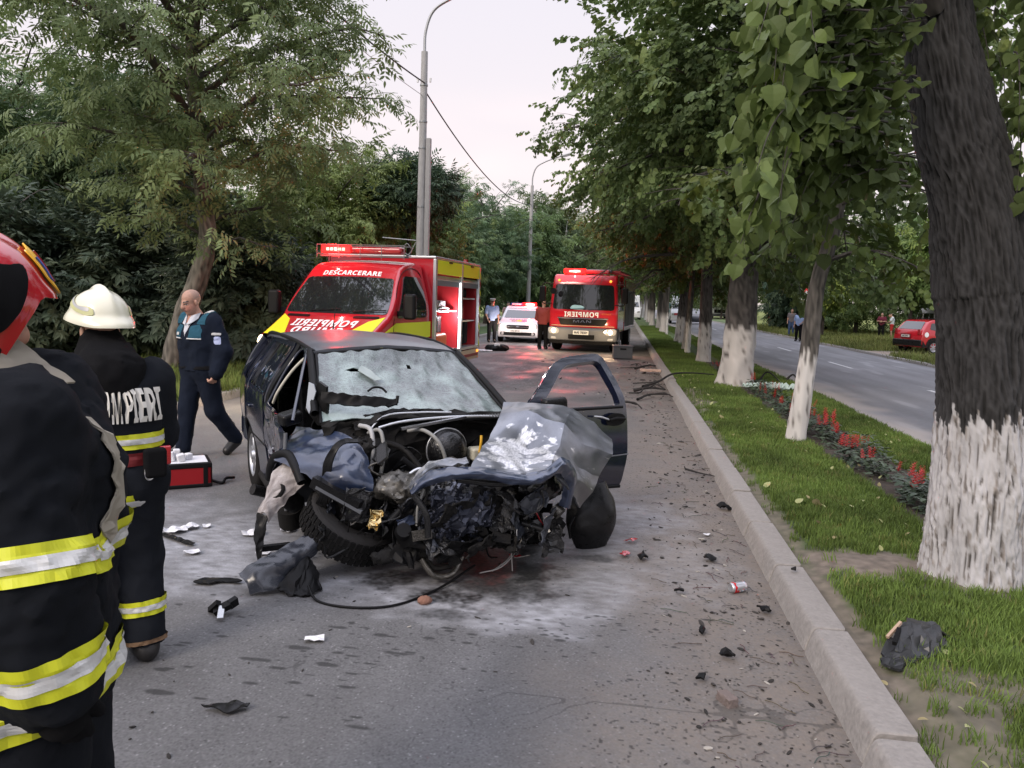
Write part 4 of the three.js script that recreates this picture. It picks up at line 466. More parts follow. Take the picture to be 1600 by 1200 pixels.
// ---- fire engine
{
  const t = thing('fire_engine', 'red fire engine facing the wreck with lit headlamps and mirrored lettering', 'fire engine', [-1.43, 0, -27.83], -0.1);
  const hw = 1.25, form = (x, y, z) => [x * (1 - 0.07 * sst(1.4, 2.8, y) * (z > -1.6 ? 1 : 0)), y, z - 0.1 * x * x * sst(-1.2, 0, z)];
  mesh('cab', shell(rnd([[0.0, 0.95], [0.04, 1.4], [-0.1, 2.5], [-0.3, 2.78], [-2.3, 2.82], [-2.3, 0.7], [-0.1, 0.7]], 0.1), hw, 0.09, form, 0.2), M.red, t);
  const fr = (x, y, o) => { const z = y < 1.4 ? lerp(0, 0.04, (y - 0.95) / 0.45) : lerp(0.04, -0.1, (y - 1.4) / 1.1), p = form(x, y, z); return [p[0], p[1], p[2] + o]; };
  mesh('windscreen', plate(rnd([[-1.13, 1.52], [1.13, 1.52], [1.12, 2.42], [-1.12, 2.42]], 0.12), (a, b) => fr(a, b, 0.012), { edge: 0.15, thick: 0.01 }), M.glass, t);
  mesh('wiper', merge([bar(fr(-0.6, 1.52, 0.04), fr(0.1, 1.56, 0.04), 0.02), bar(fr(0.2, 1.52, 0.04), fr(0.9, 1.56, 0.04), 0.02)]), M.black, t); mesh('dashboard_cloth', plate(spl([[-0.45, 1.55], [0.05, 1.55], [0.02, 1.64], [-0.2, 1.68], [-0.4, 1.66]]), (a, b) => fr(a, b, 0.016), { thick: 0.003 }), std([0.3, 0.5, 0.55], 0.6), t);
  mesh('lettering', bend(text('POMPIERI', 0.18, { mirror: true, sx: 1.05 }), (x, y, z) => fr(x - 0.05, 1.26 + y, 0.014 + z)), M.letter, t); mesh('small_lettering', bend(text('POMPIERI', 0.05, { mirror: true }), (x, y, z) => fr(x + 0.85, 1.36 + y, 0.014 + z)), M.orange, t);
  const gr = mesh('grille', plate(rnd([[-0.8, 0.98], [0.8, 0.98], [0.9, 1.2], [-0.9, 1.2]], 0.05), (a, b) => fr(a, b - 0.02, 0.03), { edge: 0.15, thick: 0.03 }), M.black, t); mesh('trim', plate(rr(-0.92, 1.19, 0.92, 1.225, 0.015), (a, b) => fr(a, b, 0.05), { edge: 0.2, thick: 0.03 }), M.chrome, gr); mesh('badge', bend(text('MAN', 0.09, { sx: 1.5 }), (x, y, z) => fr(x * 1.6, 1.06 + y, 0.055 + z)), M.chrome, gr);
  mesh('front_line', plate(rr(-1.15, 0.925, 1.15, 0.945, 0.005), (a, b) => fr(a, b, 0.02), { edge: 0.2, thick: 0.01 }), M.cream, t);
  mesh('bumper', shell(rnd([[0.12, 0.4], [0.14, 0.8], [0.05, 0.88], [-0.6, 0.88], [-0.6, 0.4]], 0.06), hw + 0.02, 0.08, form, 0.25), M.grey, t); mesh('bumper_grille', box(0.95, 0.16, 0.03, 0, 0.55, 0.14, 0.02), M.black, t); mesh('apron', shell([[0.06, 0.28], [0.08, 0.4], [-0.5, 0.4], [-0.5, 0.28]], hw - 0.05, 0.03, form, 0.3), M.plastic, t);
  const pl = mesh('number_plate', box(0.56, 0.15, 0.015, -0.02, 0.7, 0.15, 0.01), M.plate, t); mesh('lettering', text('MAI·78301'.replace('·', ' '), 0.085, { sx: 0.85 }).translate(0, 0.66, 0.16), M.black, pl).position.x = -0.02;
  for (const s of [-1, 1]) {
    const h = mesh('headlight', plate(spl([[s * 0.85, 0.66], [s * 1.2, 0.66], [s * 1.22, 0.84], [s * 0.85, 0.82]]), (a, b) => { const p = form(a, b, 0.12); return [p[0], p[1], p[2] + 0.03]; }, { edge: 0.1, thick: 0.03 }), M.lens, t); mesh('bulb', rotd(new THREE.SphereGeometry(0.085, 14, 10).scale(1, 1, 0.4), 0, 0, 0, [s * 1.03, 0.74, 0.06]), M.lampHot2 ??= std([1, 0.9, 0.7], 0.3, 0, { emissive: col(1, 0.82, 0.55), emissiveIntensity: 3 }), h); lamp(h, [s * 1.03, 0.74, 0.9], [1, 0.72, 0.42], 2.4);
    mesh('fog_lamp', box(0.3, 0.08, 0.03, s * 0.98, 0.48, 0.02, 0.012), M.lens, t); mesh('marker_lamp', rotd(new THREE.SphereGeometry(0.045, 10, 8), 0, 0, 0, fr(s * 1.0, 2.56, 0.02)), M.lampO, t);
    mesh('side_window', plate(rnd([[-0.3, 1.5], [-1.3, 1.5], [-1.3, 2.4], [-0.45, 2.4]], 0.08), (a, b) => { const p = form(s * hw, b, a); return [p[0] + s * 0.006, p[1], p[2]]; }, { edge: 0.2, thick: s * 0.006 }), M.glass, t); mesh('rear_side_window', plate(rnd([[-1.5, 1.5], [-2.2, 1.5], [-2.2, 2.4], [-1.5, 2.4]], 0.08), (a, b) => [s * (hw + 0.006), b, a], { edge: 0.3, thick: s * 0.006 }), M.glass, t);
    const mi = mesh('mirror', box(0.24, 0.55, 0.12, s * 1.48, 2.05, 0.06, 0.05), M.black, t); mesh('mirror_arm', merge([tube([[s * 1.15, 2.42, -0.12], [s * 1.46, 2.42, 0.04], [s * 1.5, 2.1, 0.1], [s * 1.46, 1.72, 0.04], [s * 1.15, 1.72, -0.08]], 0.02, 6)]), M.black, mi);
    for (const z of [-1.05, -5.2]) wheel(t, s * 1.08, 0.5, z, 0.5, 0.3, s, M, 6);
    mesh('step', box(0.12, 0.06, 0.5, s * 1.22, 0.45, -0.5), M.alu, t);
    for (let i = 0; i < 3; i++) mesh('shutter', plate(rr(-2.65 - i * 1.35, 0.9, -3.85 - i * 1.35, 2.3, 0.03), (a, b) => [s * 1.262, b, a], { edge: 0.5, thick: s * 0.01 }), M.grey, t);
    mesh('reflective_stripe', box(0.008, 0.08, 4.2, s * 1.266, 0.8, -4.6), M.letter, t);
  }
  mesh('round_mirror', cyl(0.11, 0.11, 0.05, 18).rotateX(Math.PI / 2).translate(-1.05, 2.16, 0.22), M.black, t);
  mesh('body', box(2.52, 1.95, 4.4, 0, 1.72, -4.6, 0.04), M.red, t); mesh('undercarriage', box(2.0, 0.5, 6.2, 0, 0.55, -3.6, 0.03), M.black, t); mesh('cream_lining', box(0.04, 1.3, 0.1, 1.24, 1.75, -2.42), M.cream, t);
  const lb = mesh('light_bar', box(1.7, 0.15, 0.3, 0, 2.9, -0.6, 0.05), M.redGlass, t); mesh('lit_lens', box(0.8, 0.17, 0.03, -0.42, 2.91, -0.44, 0.012), M.lampR, lb); mesh('lit_lens', box(0.42, 0.07, 0.014, -0.42, 2.9, -0.42, 0.005), M.lampHot, lb); lamp(lb, [-0.42, 2.9, -0.25], [1, 0.02, 0.02], 9);
  const rails = []; for (const x of [-0.5, -0.15, 0.7, 1.05]) rails.push(bar([x, 3.0, -2], [x, 3.0, -6.5], 0.05)); for (let i = 0; i < 12; i++) rails.push(bar([0.7, 3.0, -2.2 - i * 0.38], [1.05, 3.0, -2.2 - i * 0.38], 0.03)); for (let i = 0; i < 12; i++) rails.push(bar([-0.5, 3.0, -2.2 - i * 0.38], [-0.15, 3.0, -2.2 - i * 0.38], 0.03)); for (const s of [-1.1, 1.15]) rails.push(bar([s, 2.85, -2.4], [s, 2.85, -6.7], 0.04), bar([s, 2.7, -2.4], [s, 2.85, -2.4], 0.04)); rails.push(tube([[0.3, 2.85, -1.9], [0.6, 2.95, -1.7], [1.0, 2.85, -1.9]], 0.03)); mesh('roof_ladder', merge(rails), M.darkred, t); mesh('roof_monitor', box(0.9, 0.12, 0.3, 0.45, 2.94, -0.75, 0.03), M.grey, t);
}
// ---- cars: one builder, a shell with glass, lamps and wheels
function car(name, label, category, pos, turn, s) {
  const t = thing(name, label, category, pos, turn), hw = s.hw, th = s.tumble ?? 0.16, belt = s.belt, form = (x, y, z) => { const k = 1 - th * sst(belt - 0.15, belt + 0.7, y); const f = sst(-1.1, 0, z), b = sst(-s.L + 0.7, -s.L, z); return [x * k, y, z - 0.16 * x * x * f + 0.1 * x * x * b]; };
  mesh('body', shell(rnd(s.profile, s.r ?? 0.12), hw, 0.06, form, 0.16), s.paint, t);
  const line = (a, b) => (x, q, o = 0.008) => { const z = lerp(a[0], b[0], q), y = lerp(a[1], b[1], q), p = form(x, y, z), L = Math.hypot(b[0] - a[0], b[1] - a[1]), ny = -(b[0] - a[0]) / L, nz = (b[1] - a[1]) / L; return [p[0], p[1] + Math.abs(ny) * o, p[2] + nz * o]; };
  const F = line(s.ws[0], s.ws[1]); mesh('windscreen', plate(rnd([[-hw * 0.86, 0.04], [hw * 0.86, 0.04], [hw * 0.83, 0.94], [-hw * 0.83, 0.94]], 0.06), (a, b) => F(a, b), { edge: 0.15, thick: 0.008 }), M.glass, t);
  if (s.rw) { const B = (x, q) => { const z = lerp(s.rw[0][0], s.rw[1][0], q), y = lerp(s.rw[0][1], s.rw[1][1], q), p = form(x, y, z); return [p[0], p[1] + 0.006, p[2] - 0.012]; }; mesh('rear_window', plate(rnd([[-hw * 0.82, 0.06], [hw * 0.82, 0.06], [hw * 0.78, 0.92], [-hw * 0.78, 0.92]], 0.06), (a, b) => B(a, b), { edge: 0.15, thick: -0.008 }), M.glass, t); }
  for (const sd of [-1, 1]) {
    const S = (o) => (a, b) => { const p = form(sd * hw, b, a); return [p[0] + sd * o, p[1], p[2]]; };
    for (const w of s.windows) mesh('side_window', plate(rnd(w, 0.06), S(0.005), { edge: 0.15, thick: sd * 0.006 }), M.glass, t);
    for (const d of s.seams || []) mesh('door_seam', tube(d.map(([a, b]) => S(0.001)(a, b)), 0.006, 4, 24), M.black, t);
    if (s.clad) { mesh('cladding', plate(s.clad, S(0.012), { edge: 0.2, thick: sd * 0.012 }), M.plastic, t); }
    for (const z of s.axles) { mesh('wheel_arch', rotd(new THREE.TorusGeometry(s.wr + 0.03, 0.035, 8, 20, Math.PI), 0, Math.PI / 2, 0, [sd * (hw - 0.015), s.wr, z]), M.plastic, t); wheel(t, sd * (hw - 0.055), s.wr, z, s.wr, 0.2, sd, M, 6); }
    const mi = mesh('mirror', box(0.16, 0.13, 0.12, sd * (hw + 0.08), belt + 0.08, s.ws[0][0] - 0.25, 0.04), s.mirror || s.paint, t); mesh('handle', box(0.02, 0.025, 0.14, sd * (hw + 0.008), belt - 0.12, s.axles[0] - 1.0), s.mirror || s.paint, t); void mi;
    if (s.head) mesh('headlight', plate(spl(s.head.map(([a, b]) => [sd * a, b])), (a, b) => { const p = form(a, b, s.headZ ?? -0.02); return [p[0], p[1], p[2] + 0.03]; }, { edge: 0.1, thick: 0.04 }), s.headM || M.lens, t);
    if (s.tail) mesh('tail_lamp', plate(s.tail.map(([a, b]) => [sd * a, b]), (a, b) => { const p = form(a, b, -s.L); return [p[0], p[1], p[2] - 0.012]; }, { edge: 0.1, thick: -0.03 }), M.redGlass, t);
  }
  return [t, form, F];
}
const HATCH = { hw: 0.86, belt: 0.92, L: 4.1, profile: [[0.02, 0.22], [0.05, 0.5], [-0.02, 0.72], [-0.2, 0.84], [-1.05, 0.98], [-1.8, 1.46], [-2.2, 1.53, 0.3], [-3.3, 1.5, 0.3], [-3.85, 1.0], [-4.08, 0.9], [-4.1, 0.4], [-4.0, 0.24]], ws: [[-1.05, 0.98], [-1.82, 1.46]], rw: [[-3.85, 1.0], [-3.4, 1.46]], windows: [[[-1.4, 0.98], [-2.3, 0.98], [-2.3, 1.4], [-1.95, 1.4]], [[-2.4, 0.98], [-3.5, 1.0], [-3.2, 1.4], [-2.4, 1.4]]], seams: [[[-1.3, 0.35], [-1.3, 0.95]], [[-2.35, 0.35], [-2.35, 1.42]], [[-3.3, 0.6], [-3.3, 0.95]]], axles: [-0.8, -3.35], wr: 0.3, paint: M.white, head: [[0.5, 0.6], [0.8, 0.62], [0.8, 0.78], [0.56, 0.74]] };
{
  const [t, form] = car('police_car', 'white police car with red roof light and glowing headlights by the fire engine', 'police car', [-4.32, 0, -31.9], 0.033, HATCH);
  const f = (a, b, z, o) => { const p = form(a, b, z); return [p[0], p[1], p[2] + o]; };
  mesh('grille', plate(rnd([[-0.46, 0.58], [0.46, 0.58], [0.48, 0.74], [-0.48, 0.74]], 0.04), (a, b) => f(a, b, 0.0, 0.04), { edge: 0.15 }), M.black, t); mesh('grille_trim', box(0.84, 0.025, 0.02, 0, 0.665, 0.06), M.chrome, t); mesh('badge', box(0.12, 0.05, 0.02, 0, 0.665, 0.075, 0.01), M.chrome, t);
  mesh('lower_grille', plate(rr(-0.74, 0.32, 0.74, 0.45, 0.06), (a, b) => f(a, b, 0.04, 0.03), { edge: 0.15 }), M.black, t); const pl = mesh('number_plate', box(0.5, 0.11, 0.015, -0.1, 0.5, 0.09, 0.008), M.plate, t); mesh('lettering', text('MAI 40172', 0.065, { sx: 0.85 }).translate(-0.1, 0.47, 0.1), M.black, pl);
  const h = (x, y, z) => { const zz = lerp(-0.2, -1.05, y), p = form(x, lerp(0.84, 0.98, y), zz); return [p[0], p[1] + 0.008 + z, p[2]]; };
  for (const [x, m] of [[-0.22, M.red], [0, M.yellow], [0.22, M.blue]]) mesh('hood_emblem', plate(spl([[x - 0.09, 0.3], [x + 0.09, 0.3], [x + 0.1, 0.6], [x, 0.68], [x - 0.1, 0.6]]), (a, b) => h(a, b, 0), { edge: 0.1, thick: 0.003 }), m, t); mesh('lettering', bend(text('POLITIA', 0.14, { sx: 1.3, mirror: true }), (x, y, z) => h(x, 0.74 + y, z)), M.blue, t);
  for (const s of [-1, 1]) { mesh('lamp', rotd(new THREE.SphereGeometry(0.1, 12, 8).scale(1, 0.8, 0.4), 0, 0, 0, f(s * 0.65, 0.69, 0, 0.05)), std([1, 0.85, 0.8], 0.3, 0, { emissive: col(1, 0.75, 0.7), emissiveIntensity: 3 }), t); lamp(t, f(s * 0.65, 0.69, 0, 0.8), [1, 0.8, 0.72], 1.6); mesh('fog_lamp', cyl(0.07, 0.07, 0.03, 14).rotateX(Math.PI / 2).translate(s * 0.62, 0.38, 0.0), M.lens, t); }
  const lb = mesh('light_bar', box(1.15, 0.11, 0.25, 0, 1.6, -2.3, 0.04), M.blue, t); mesh('lit_lens', box(0.62, 0.14, 0.03, 0.28, 1.61, -2.165, 0.012), M.lampR, lb); mesh('lit_lens', box(0.4, 0.07, 0.014, 0.3, 1.6, -2.145, 0.005), M.lampHot, lb); lamp(lb, [0.3, 1.6, -2.0], [1, 0.03, 0.03], 20); mesh('rear_lamp', box(0.4, 0.06, 0.02, -0.3, 1.6, -2.165), M.letter, lb);
}
{
  const SUV = { hw: 0.91, belt: 1.05, L: 4.3, profile: [[0.02, 0.3], [0.05, 0.6], [-0.05, 0.9], [-1.1, 1.1], [-1.85, 1.6], [-2.3, 1.69, 0.3], [-3.7, 1.65, 0.25], [-4.2, 1.15], [-4.3, 0.9], [-4.32, 0.45], [-4.15, 0.32]], ws: [[-1.1, 1.1], [-1.87, 1.6]], rw: [[-4.18, 1.16], [-3.78, 1.6]], windows: [[[-1.5, 1.1], [-2.35, 1.1], [-2.35, 1.52], [-2.0, 1.52]], [[-2.45, 1.1], [-3.15, 1.1], [-3.15, 1.52], [-2.45, 1.52]], [[-3.3, 1.14], [-3.75, 1.2], [-3.62, 1.5], [-3.3, 1.5]]], seams: [[[-1.35, 0.5], [-1.35, 1.08]], [[-2.4, 0.45], [-2.4, 1.52]], [[-3.2, 0.8], [-3.2, 1.08]]], axles: [-0.85, -3.52], wr: 0.35, paint: M.red, mirror: M.plastic, clad: [[-0.05, 0.32], [-0.05, 0.62], [-0.36, 0.66], ...Array.from({ length: 9 }, (_, i) => [-0.85 + 0.49 * Math.cos(i / 8 * Math.PI), 0.42 + 0.4 * Math.sin(i / 8 * Math.PI)]), [-1.4, 0.46], [-2.98, 0.46], ...Array.from({ length: 9 }, (_, i) => [-3.52 + 0.49 * Math.cos(i / 8 * Math.PI), 0.42 + 0.4 * Math.sin(i / 8 * Math.PI)]), [-4.25, 0.66], [-4.28, 0.34], ...Array.from({ length: 9 }, (_, i) => [-3.52 - 0.38 * Math.cos(i / 8 * Math.PI), 0.34 + 0.38 * Math.sin(i / 8 * Math.PI)]), [-3.0, 0.32], [-1.35, 0.32], ...Array.from({ length: 9 }, (_, i) => [-0.85 - 0.38 * Math.cos(i / 8 * Math.PI), 0.34 + 0.38 * Math.sin(i / 8 * Math.PI)])], tail: [[0.66, 0.95], [0.84, 0.95], [0.82, 1.2], [0.7, 1.2]] };
  const [t, form] = car('red_car', 'red off road car with black cladding parked nose in on the driveway', 'car', [15.55, 0.09, -36.6], 1.98, SUV);
  t.scale.setScalar(0.88); mesh('rear_bumper', shell(rnd([[-4.0, 0.35], [-4.36, 0.4], [-4.38, 0.68], [-4.1, 0.76]], 0.05), 0.9, 0.05, form, 0.3), M.plastic, t); const pl = mesh('number_plate', box(0.5, 0.11, 0.015, 0, 0.86, -4.345), M.plate, t); mesh('lettering', text('MAI 25063', 0.07, { sx: 0.85 }).rotateY(Math.PI).translate(0, 0.83, -4.355), M.black, pl); mesh('plate_recess', box(0.66, 0.2, 0.02, 0, 0.87, -4.325), M.darkred, t);
  mesh('lettering', text('ISU', 0.17).rotateY(-Math.PI / 2).translate(-0.918, 1.02, -3.0), M.letter, t); mesh('emblem', cyl(0.12, 0.12, 0.006, 20).rotateZ(Math.PI / 2).translate(-0.918, 0.95, -3.95), M.letter, t); mesh('beacon', cyl(0.06, 0.05, 0.12, 12, 0.2, 1.74, -2.2), M.redGlass, t); mesh('roof_rails', merge([bar([0.62, 1.72, -2], [0.62, 1.72, -3.6], 0.04), bar([-0.62, 1.72, -2], [-0.62, 1.72, -3.6], 0.04)]), M.black, t);
  const VAN = {  hw: 0.9, belt: 1.1, L: 4.4, tumble: 0.1, profile: [[0.02, 0.25], [0.04, 0.7], [-0.2, 0.95], [-0.9, 1.12], [-1.5, 1.72], [-1.9, 1.84, 0.2], [-4.2, 1.86], [-4.38, 1.6], [-4.4, 0.3]], ws: [[-0.9, 1.12], [-1.5, 1.7]], rw: [[-4.4, 1.15], [-4.38, 1.65]], windows: [[[-1.2, 1.15], [-2.1, 1.15], [-2.1, 1.65], [-1.65, 1.65]], [[-2.3, 1.15], [-4.1, 1.15], [-4.1, 1.62], [-2.3, 1.62]]], axles: [-0.8, -3.6], wr: 0.31, paint: M.white, seams: [[[-2.2, 0.4], [-2.2, 1.7]]], head: [[0.55, 0.7], [0.8, 0.7], [0.8, 0.9], [0.6, 0.88]] };
  car('white_van', 'white van parked behind the red off road car', 'van', [19.1, 0.12, -40.6], 1.72, VAN)[0].scale.setScalar(1.06);
  const FAR = { ...VAN, L: 5.4, hw: 1.0, belt: 1.3, profile: [[0.02, 0.3], [0.04, 0.8], [-0.2, 1.1], [-0.9, 1.4], [-1.6, 2.3], [-2.0, 2.75, 0.3], [-5.3, 2.8], [-5.4, 0.4]], ws: [[-0.9, 1.4], [-1.6, 2.28]], rw: null, windows: [[[-1.3, 1.45], [-2.2, 1.45], [-2.2, 2.1], [-1.7, 2.1]]], axles: [-0.9, -4.3], wr: 0.36, head: [[0.6, 0.8], [0.88, 0.8], [0.88, 1.02], [0.66, 1.0]] };
  car('delivery_van', 'tall white van waiting at the end of the left carriageway beside the fire engine', 'van', [0.9, 0, -84], 0.02, FAR);
  const [a] = car('ambulance', 'white ambulance with red and teal panels waiting behind the median trunks', 'ambulance', [5.6, 0, -76], 0.0, FAR);
  mesh('side_panel', box(0.01, 0.9, 3.2, -1.008, 1.5, -3.6), std([0.02, 0.25, 0.25], 0.5), a); mesh('front_panel', box(1.4, 0.22, 0.02, 0, 0.95, 0.03), M.red, a); mesh('roof_sign', box(1.2, 0.25, 0.2, 0, 2.85, -2.1, 0.05), std([0.05, 0.35, 0.35], 0.5), a);
  const [d] = car('dark_car', 'dark car with a lit headlamp stopped behind the median trunks', 'car', [7.2, 0, -77], 0, { ...HATCH, paint: std([0.03, 0.032, 0.04], 0.3), headM: M.lampW }); void d;
  // lorries where the road bends away
  struct('road', flat(9, 30, -92, -150, 0.004), std([0.2, 0.2, 0.21], 0.8));
  for (const [label, x, z, m, m2] of [['white lorry waiting head on where the road bends away', 13.6, -112, M.white, M.white], ['grey lorry half hidden behind the flaring linden trunk', 17.3, -116, M.grey, M.grey]]) {
    const t = thing('lorry', label, 'lorry', [x, 0, z], -0.08); mesh('cab', shell(rnd([[0, 0.5], [0.02, 1.5], [-0.1, 2.7], [-0.5, 3.3], [-1.9, 3.4], [-1.9, 0.5]], 0.12), 1.22, 0.1, null, 0.4), m, t); mesh('windscreen', plate(rr(-1.1, 1.75, 1.1, 2.6, 0.12), (a, b) => [a, b, 0.0 - 0.1 * (b - 1.5) / 1.2 + 0.03], { edge: 0.5 }), M.glass, t); mesh('grille', box(1.7, 0.5, 0.06, 0, 1.15, 0.02, 0.02), M.black, t); mesh('bumper', box(2.4, 0.4, 0.2, 0, 0.62, -0.02, 0.05), M.grey, t); mesh('trailer', box(2.5, 2.7, 10, 0, 2.35, -7.2, 0.05), m2, t);
    for (const s of [-1, 1]) { mesh('headlight', box(0.36, 0.2, 0.05, s * 0.9, 0.85, 0.06, 0.03), M.lens, t); for (const zz of [-1.0, -9.5]) wheel(t, s * 1.05, 0.5, zz, 0.5, 0.3, s, M, 6); mesh('mirror', box(0.2, 0.6, 0.15, s * 1.42, 2.2, -0.1, 0.04), M.black, t); }
  }
}

// ---------------------------------------------------------------- the wreck (z forward, x to the car's left, origin under the rear axle)
{
  const t = thing('wrecked_car', 'dark blue estate car with crushed front, shattered windscreen and open driver door', 'wrecked car', [-2.6, 0, -6.98], 0.62);
  const dustC = (base, dust, f, s) => tex(256, 256, (u, v) => { const k = clamp(0.5 + 0.7 * fbm(u * f, v * f, s, 4) + 0.15 * n3(u * 90, v * 90, s)); return enc(base.map((b, i) => lerp(b, dust[i], k))); }, 1, 1, true);
  const navy = phys([0.008, 0.011, 0.026], 0.32, 0, { clearcoat: 1, clearcoatRoughness: 0.08, roughnessMap: roughT }), blue = phys([1, 1, 1], 0.36, 0.15, { clearcoat: 0.9, clearcoatRoughness: 0.12, map: dustC([0.009, 0.014, 0.035], [0.03, 0.047, 0.095], 4, 15) });
  const roofM = phys([1, 1, 1], 0.38, 0, { clearcoat: 0.5, clearcoatRoughness: 0.25, map: dustC([0.05, 0.056, 0.075], [0.13, 0.14, 0.165], 2, 4) }), hoodM = phys([1, 1, 1], 0.33, 0.62, { clearcoat: 0.35, clearcoatRoughness: 0.25, map: tex(512, 512, (u, v) => { const k = clamp(0.5 + 0.6 * fbm(u * 3, v * 3, 8, 4) + 0.1 * n3(u * 120, v * 120, 1)), w = v > 0.3 ? sst(0.1, 0.32, fbm(u * 5, v * 7, 3, 4) + 0.75 * (1 - sst(0.14, 0.4, Math.hypot((u - 0.34) / 1.1, v - 0.66)))- 0.32) : 0, f = clamp(w * (0.75 + 0.4 * n3(u * 40, v * 25, 5))), br = 0.5 * sst(0.62, 0.95, u) * sst(0.35, 0.8, v + 0.2 * n3(u * 5, v * 5, 2)); let c = [lerp(0.1, 0.25, k), lerp(0.11, 0.26, k), lerp(0.135, 0.285, k)]; c = c.map((q, i) => lerp(q, [0.07, 0.06, 0.05][i], br)); return enc(c.map((q, i) => lerp(q, [0.66, 0.66, 0.67][i], f))); }, 1, 1, true) });
  const sooty = phys([1, 1, 1], 0.75, 0, { specularIntensity: 0.35, map: dustC([0.003, 0.003, 0.0035], [0.022, 0.021, 0.02], 6, 3) }), oily = phys([0.006, 0.006, 0.007], 0.35, 0.2, { clearcoat: 0.5, bumpMap: grainT, bumpScale: 0.01 }), metal = std([1, 1, 1], 0.42, 0.75, { map: dustC([0.012, 0.012, 0.011], [0.24, 0.225, 0.2], 7, 5) }), pale = std([1, 1, 1], 0.85, 0, { map: dustC([0.13, 0.11, 0.105], [0.4, 0.37, 0.36], 3, 12) }), powder = std([1, 1, 1], 0.9, 0, { map: dustC([0.1, 0.11, 0.14], [0.62, 0.63, 0.66], 4, 6) });
  const dark = M.black, P = (n, g, m, p = t) => mesh(n, g, m, p);
  const hx = (y) => 0.87 - 0.05 * sst(0.75, 0.3, y) - 0.29 * sst(0.9, 1.5, y), side = (s, o = 0) => (z, y) => [s * (hx(y) + o - 0.07 * sst(0, -0.85, z)), y, z];
  // roof with its rails, pillars and drip edges
  const roofRow = (z, y, w) => [-1, -0.6, 0, 0.6, 1].map((u) => [u * w, y + 0.035 * (1 - u * u) - 0.012 * Math.abs(u), z]);
  P('roof', sheet([roofRow(1.3, 1.345, 0.6), roofRow(0.9, 1.385, 0.62), roofRow(0.3, 1.4, 0.63), roofRow(-0.3, 1.39, 0.62), roofRow(-0.72, 1.35, 0.58)], { sub: 5, thick: 0.02, crumple: 0.004, cf: 2 }), roofM);
  for (const s of [-1, 1]) {
    P('roof_rail', tube([[s * 0.585, 1.35, 1.3], [s * 0.61, 1.40, 0.8], [s * 0.615, 1.415, 0.2], [s * 0.6, 1.405, -0.4], [s * 0.57, 1.35, -0.75]], 0.018, 8, 30), dark);
    P('a_pillar', tube([[s * 0.6, 1.355, 1.25], [s * 0.665, 1.18, 1.62], [s * 0.73, 0.98, 1.98]], 0.028, 8), M.black);
    P('c_pillar', tube([[s * 0.6, 1.36, -0.62], [s * 0.7, 1.15, -0.76], [s * 0.77, 0.95, -0.83]], 0.045, 8), navy);
  }
  P('header_seal', tube([[-0.57, 1.335, 1.31], [0, 1.372, 1.33], [0.57, 1.335, 1.31]], 0.014, 6), dark);
  // right flank
  const arch = (cz, r, n = 12) => Array.from({ length: n + 1 }, (_, i) => [cz - r * Math.cos((i / n) * Math.PI), 0.3 + r * Math.sin((i / n) * Math.PI)]);
  const S = side(-1), L = side(1);
  for (const [f, sd] of [[S, -1], [L, 1]]) {
    const o = { edge: 0.09, thick: sd * 0.02 };
    P('quarter_panel', plate([[-0.88, 0.32], [-0.88, 0.7], [-0.84, 0.96], [-0.68, 1.3], [-0.55, 1.385], [0.0, 1.405], [0.0, 0.66], ...arch(0, 0.36).slice(5).map(([a, b]) => [a, b]).reverse().slice(0, 0), [0.0, 0.66], [-0.2, 0.6], [-0.33, 0.42], [-0.36, 0.3]], f, { ...o, holes: [[[-0.66, 0.98], [-0.55, 1.28], [-0.45, 1.33], [-0.08, 1.345], [-0.06, 0.99]]] }), navy);
    P('quarter_window', plate([[-0.68, 0.96], [-0.56, 1.3], [-0.45, 1.35], [-0.06, 1.365], [-0.04, 0.97]], (a, b) => { const p = f(a, b); return [p[0] * 0.985, p[1], p[2]]; }, { edge: 0.15, thick: sd * 0.006 }), M.glass);
    const d = P('rear_door', plate([[0.012, 0.67], [0.012, 1.4], [0.85, 1.4], [0.86, 0.9], [0.86, 0.27], [0.45, 0.27], [0.36, 0.42], [0.24, 0.57]], f, { ...o, holes: [[[0.06, 0.985], [0.06, 1.345], [0.78, 1.345], [0.8, 0.96]]] }), navy);
    P('window', plate([[0.04, 0.96], [0.04, 1.36], [0.8, 1.36], [0.82, 0.94]], (a, b) => { const p = f(a, b); return [p[0] * 0.985 + 0.004 * n3(a * 6, b * 6, 1), p[1], p[2]]; }, { edge: 0.06, thick: sd * 0.006 }), M.glass, d); P('handle', box(0.03, 0.03, 0.15, sd * 0.9, 0.8, 0.2, 0.01), navy, d); P('window_divider', tube([[0.2, 0.98], [0.22, 1.34]].map(([a, b]) => f(a, b)), 0.012, 5), dark, d);
    P('belt_trim', tube([[-0.66, 0.965], [0.05, 0.955], [0.82, 0.93]].map(([a, b]) => { const p = f(a, b); return [p[0] + sd * 0.008, p[1], p[2]]; }), 0.011, 5), M.chrome, d);
    P('b_pillar', plate([[0.87, 0.28], [0.87, 1.39], [0.98, 1.385], [0.96, 0.28]], (a, b) => { const p = f(a, b); return [p[0] * 0.98, p[1], p[2]]; }, o), dark);
    P('sill', tube([[sd * 0.8, 0.22, 0.4], [sd * 0.82, 0.22, 1.2], [sd * 0.8, 0.24, 1.9]], 0.05, 8), sooty); P('wheel_arch_lip', tube(arch(0, 0.36).map(([a, b]) => { const p = f(a, b); return [p[0] + sd * 0.004, p[1], p[2]]; }), 0.02, 6, 24), dark);
    P('side_trim', tube([[0.05, 0.56], [0.84, 0.56]].map(([a, b]) => { const p = f(a, b); return [p[0] + sd * 0.006, p[1], p[2]]; }), 0.018, 6), dark);
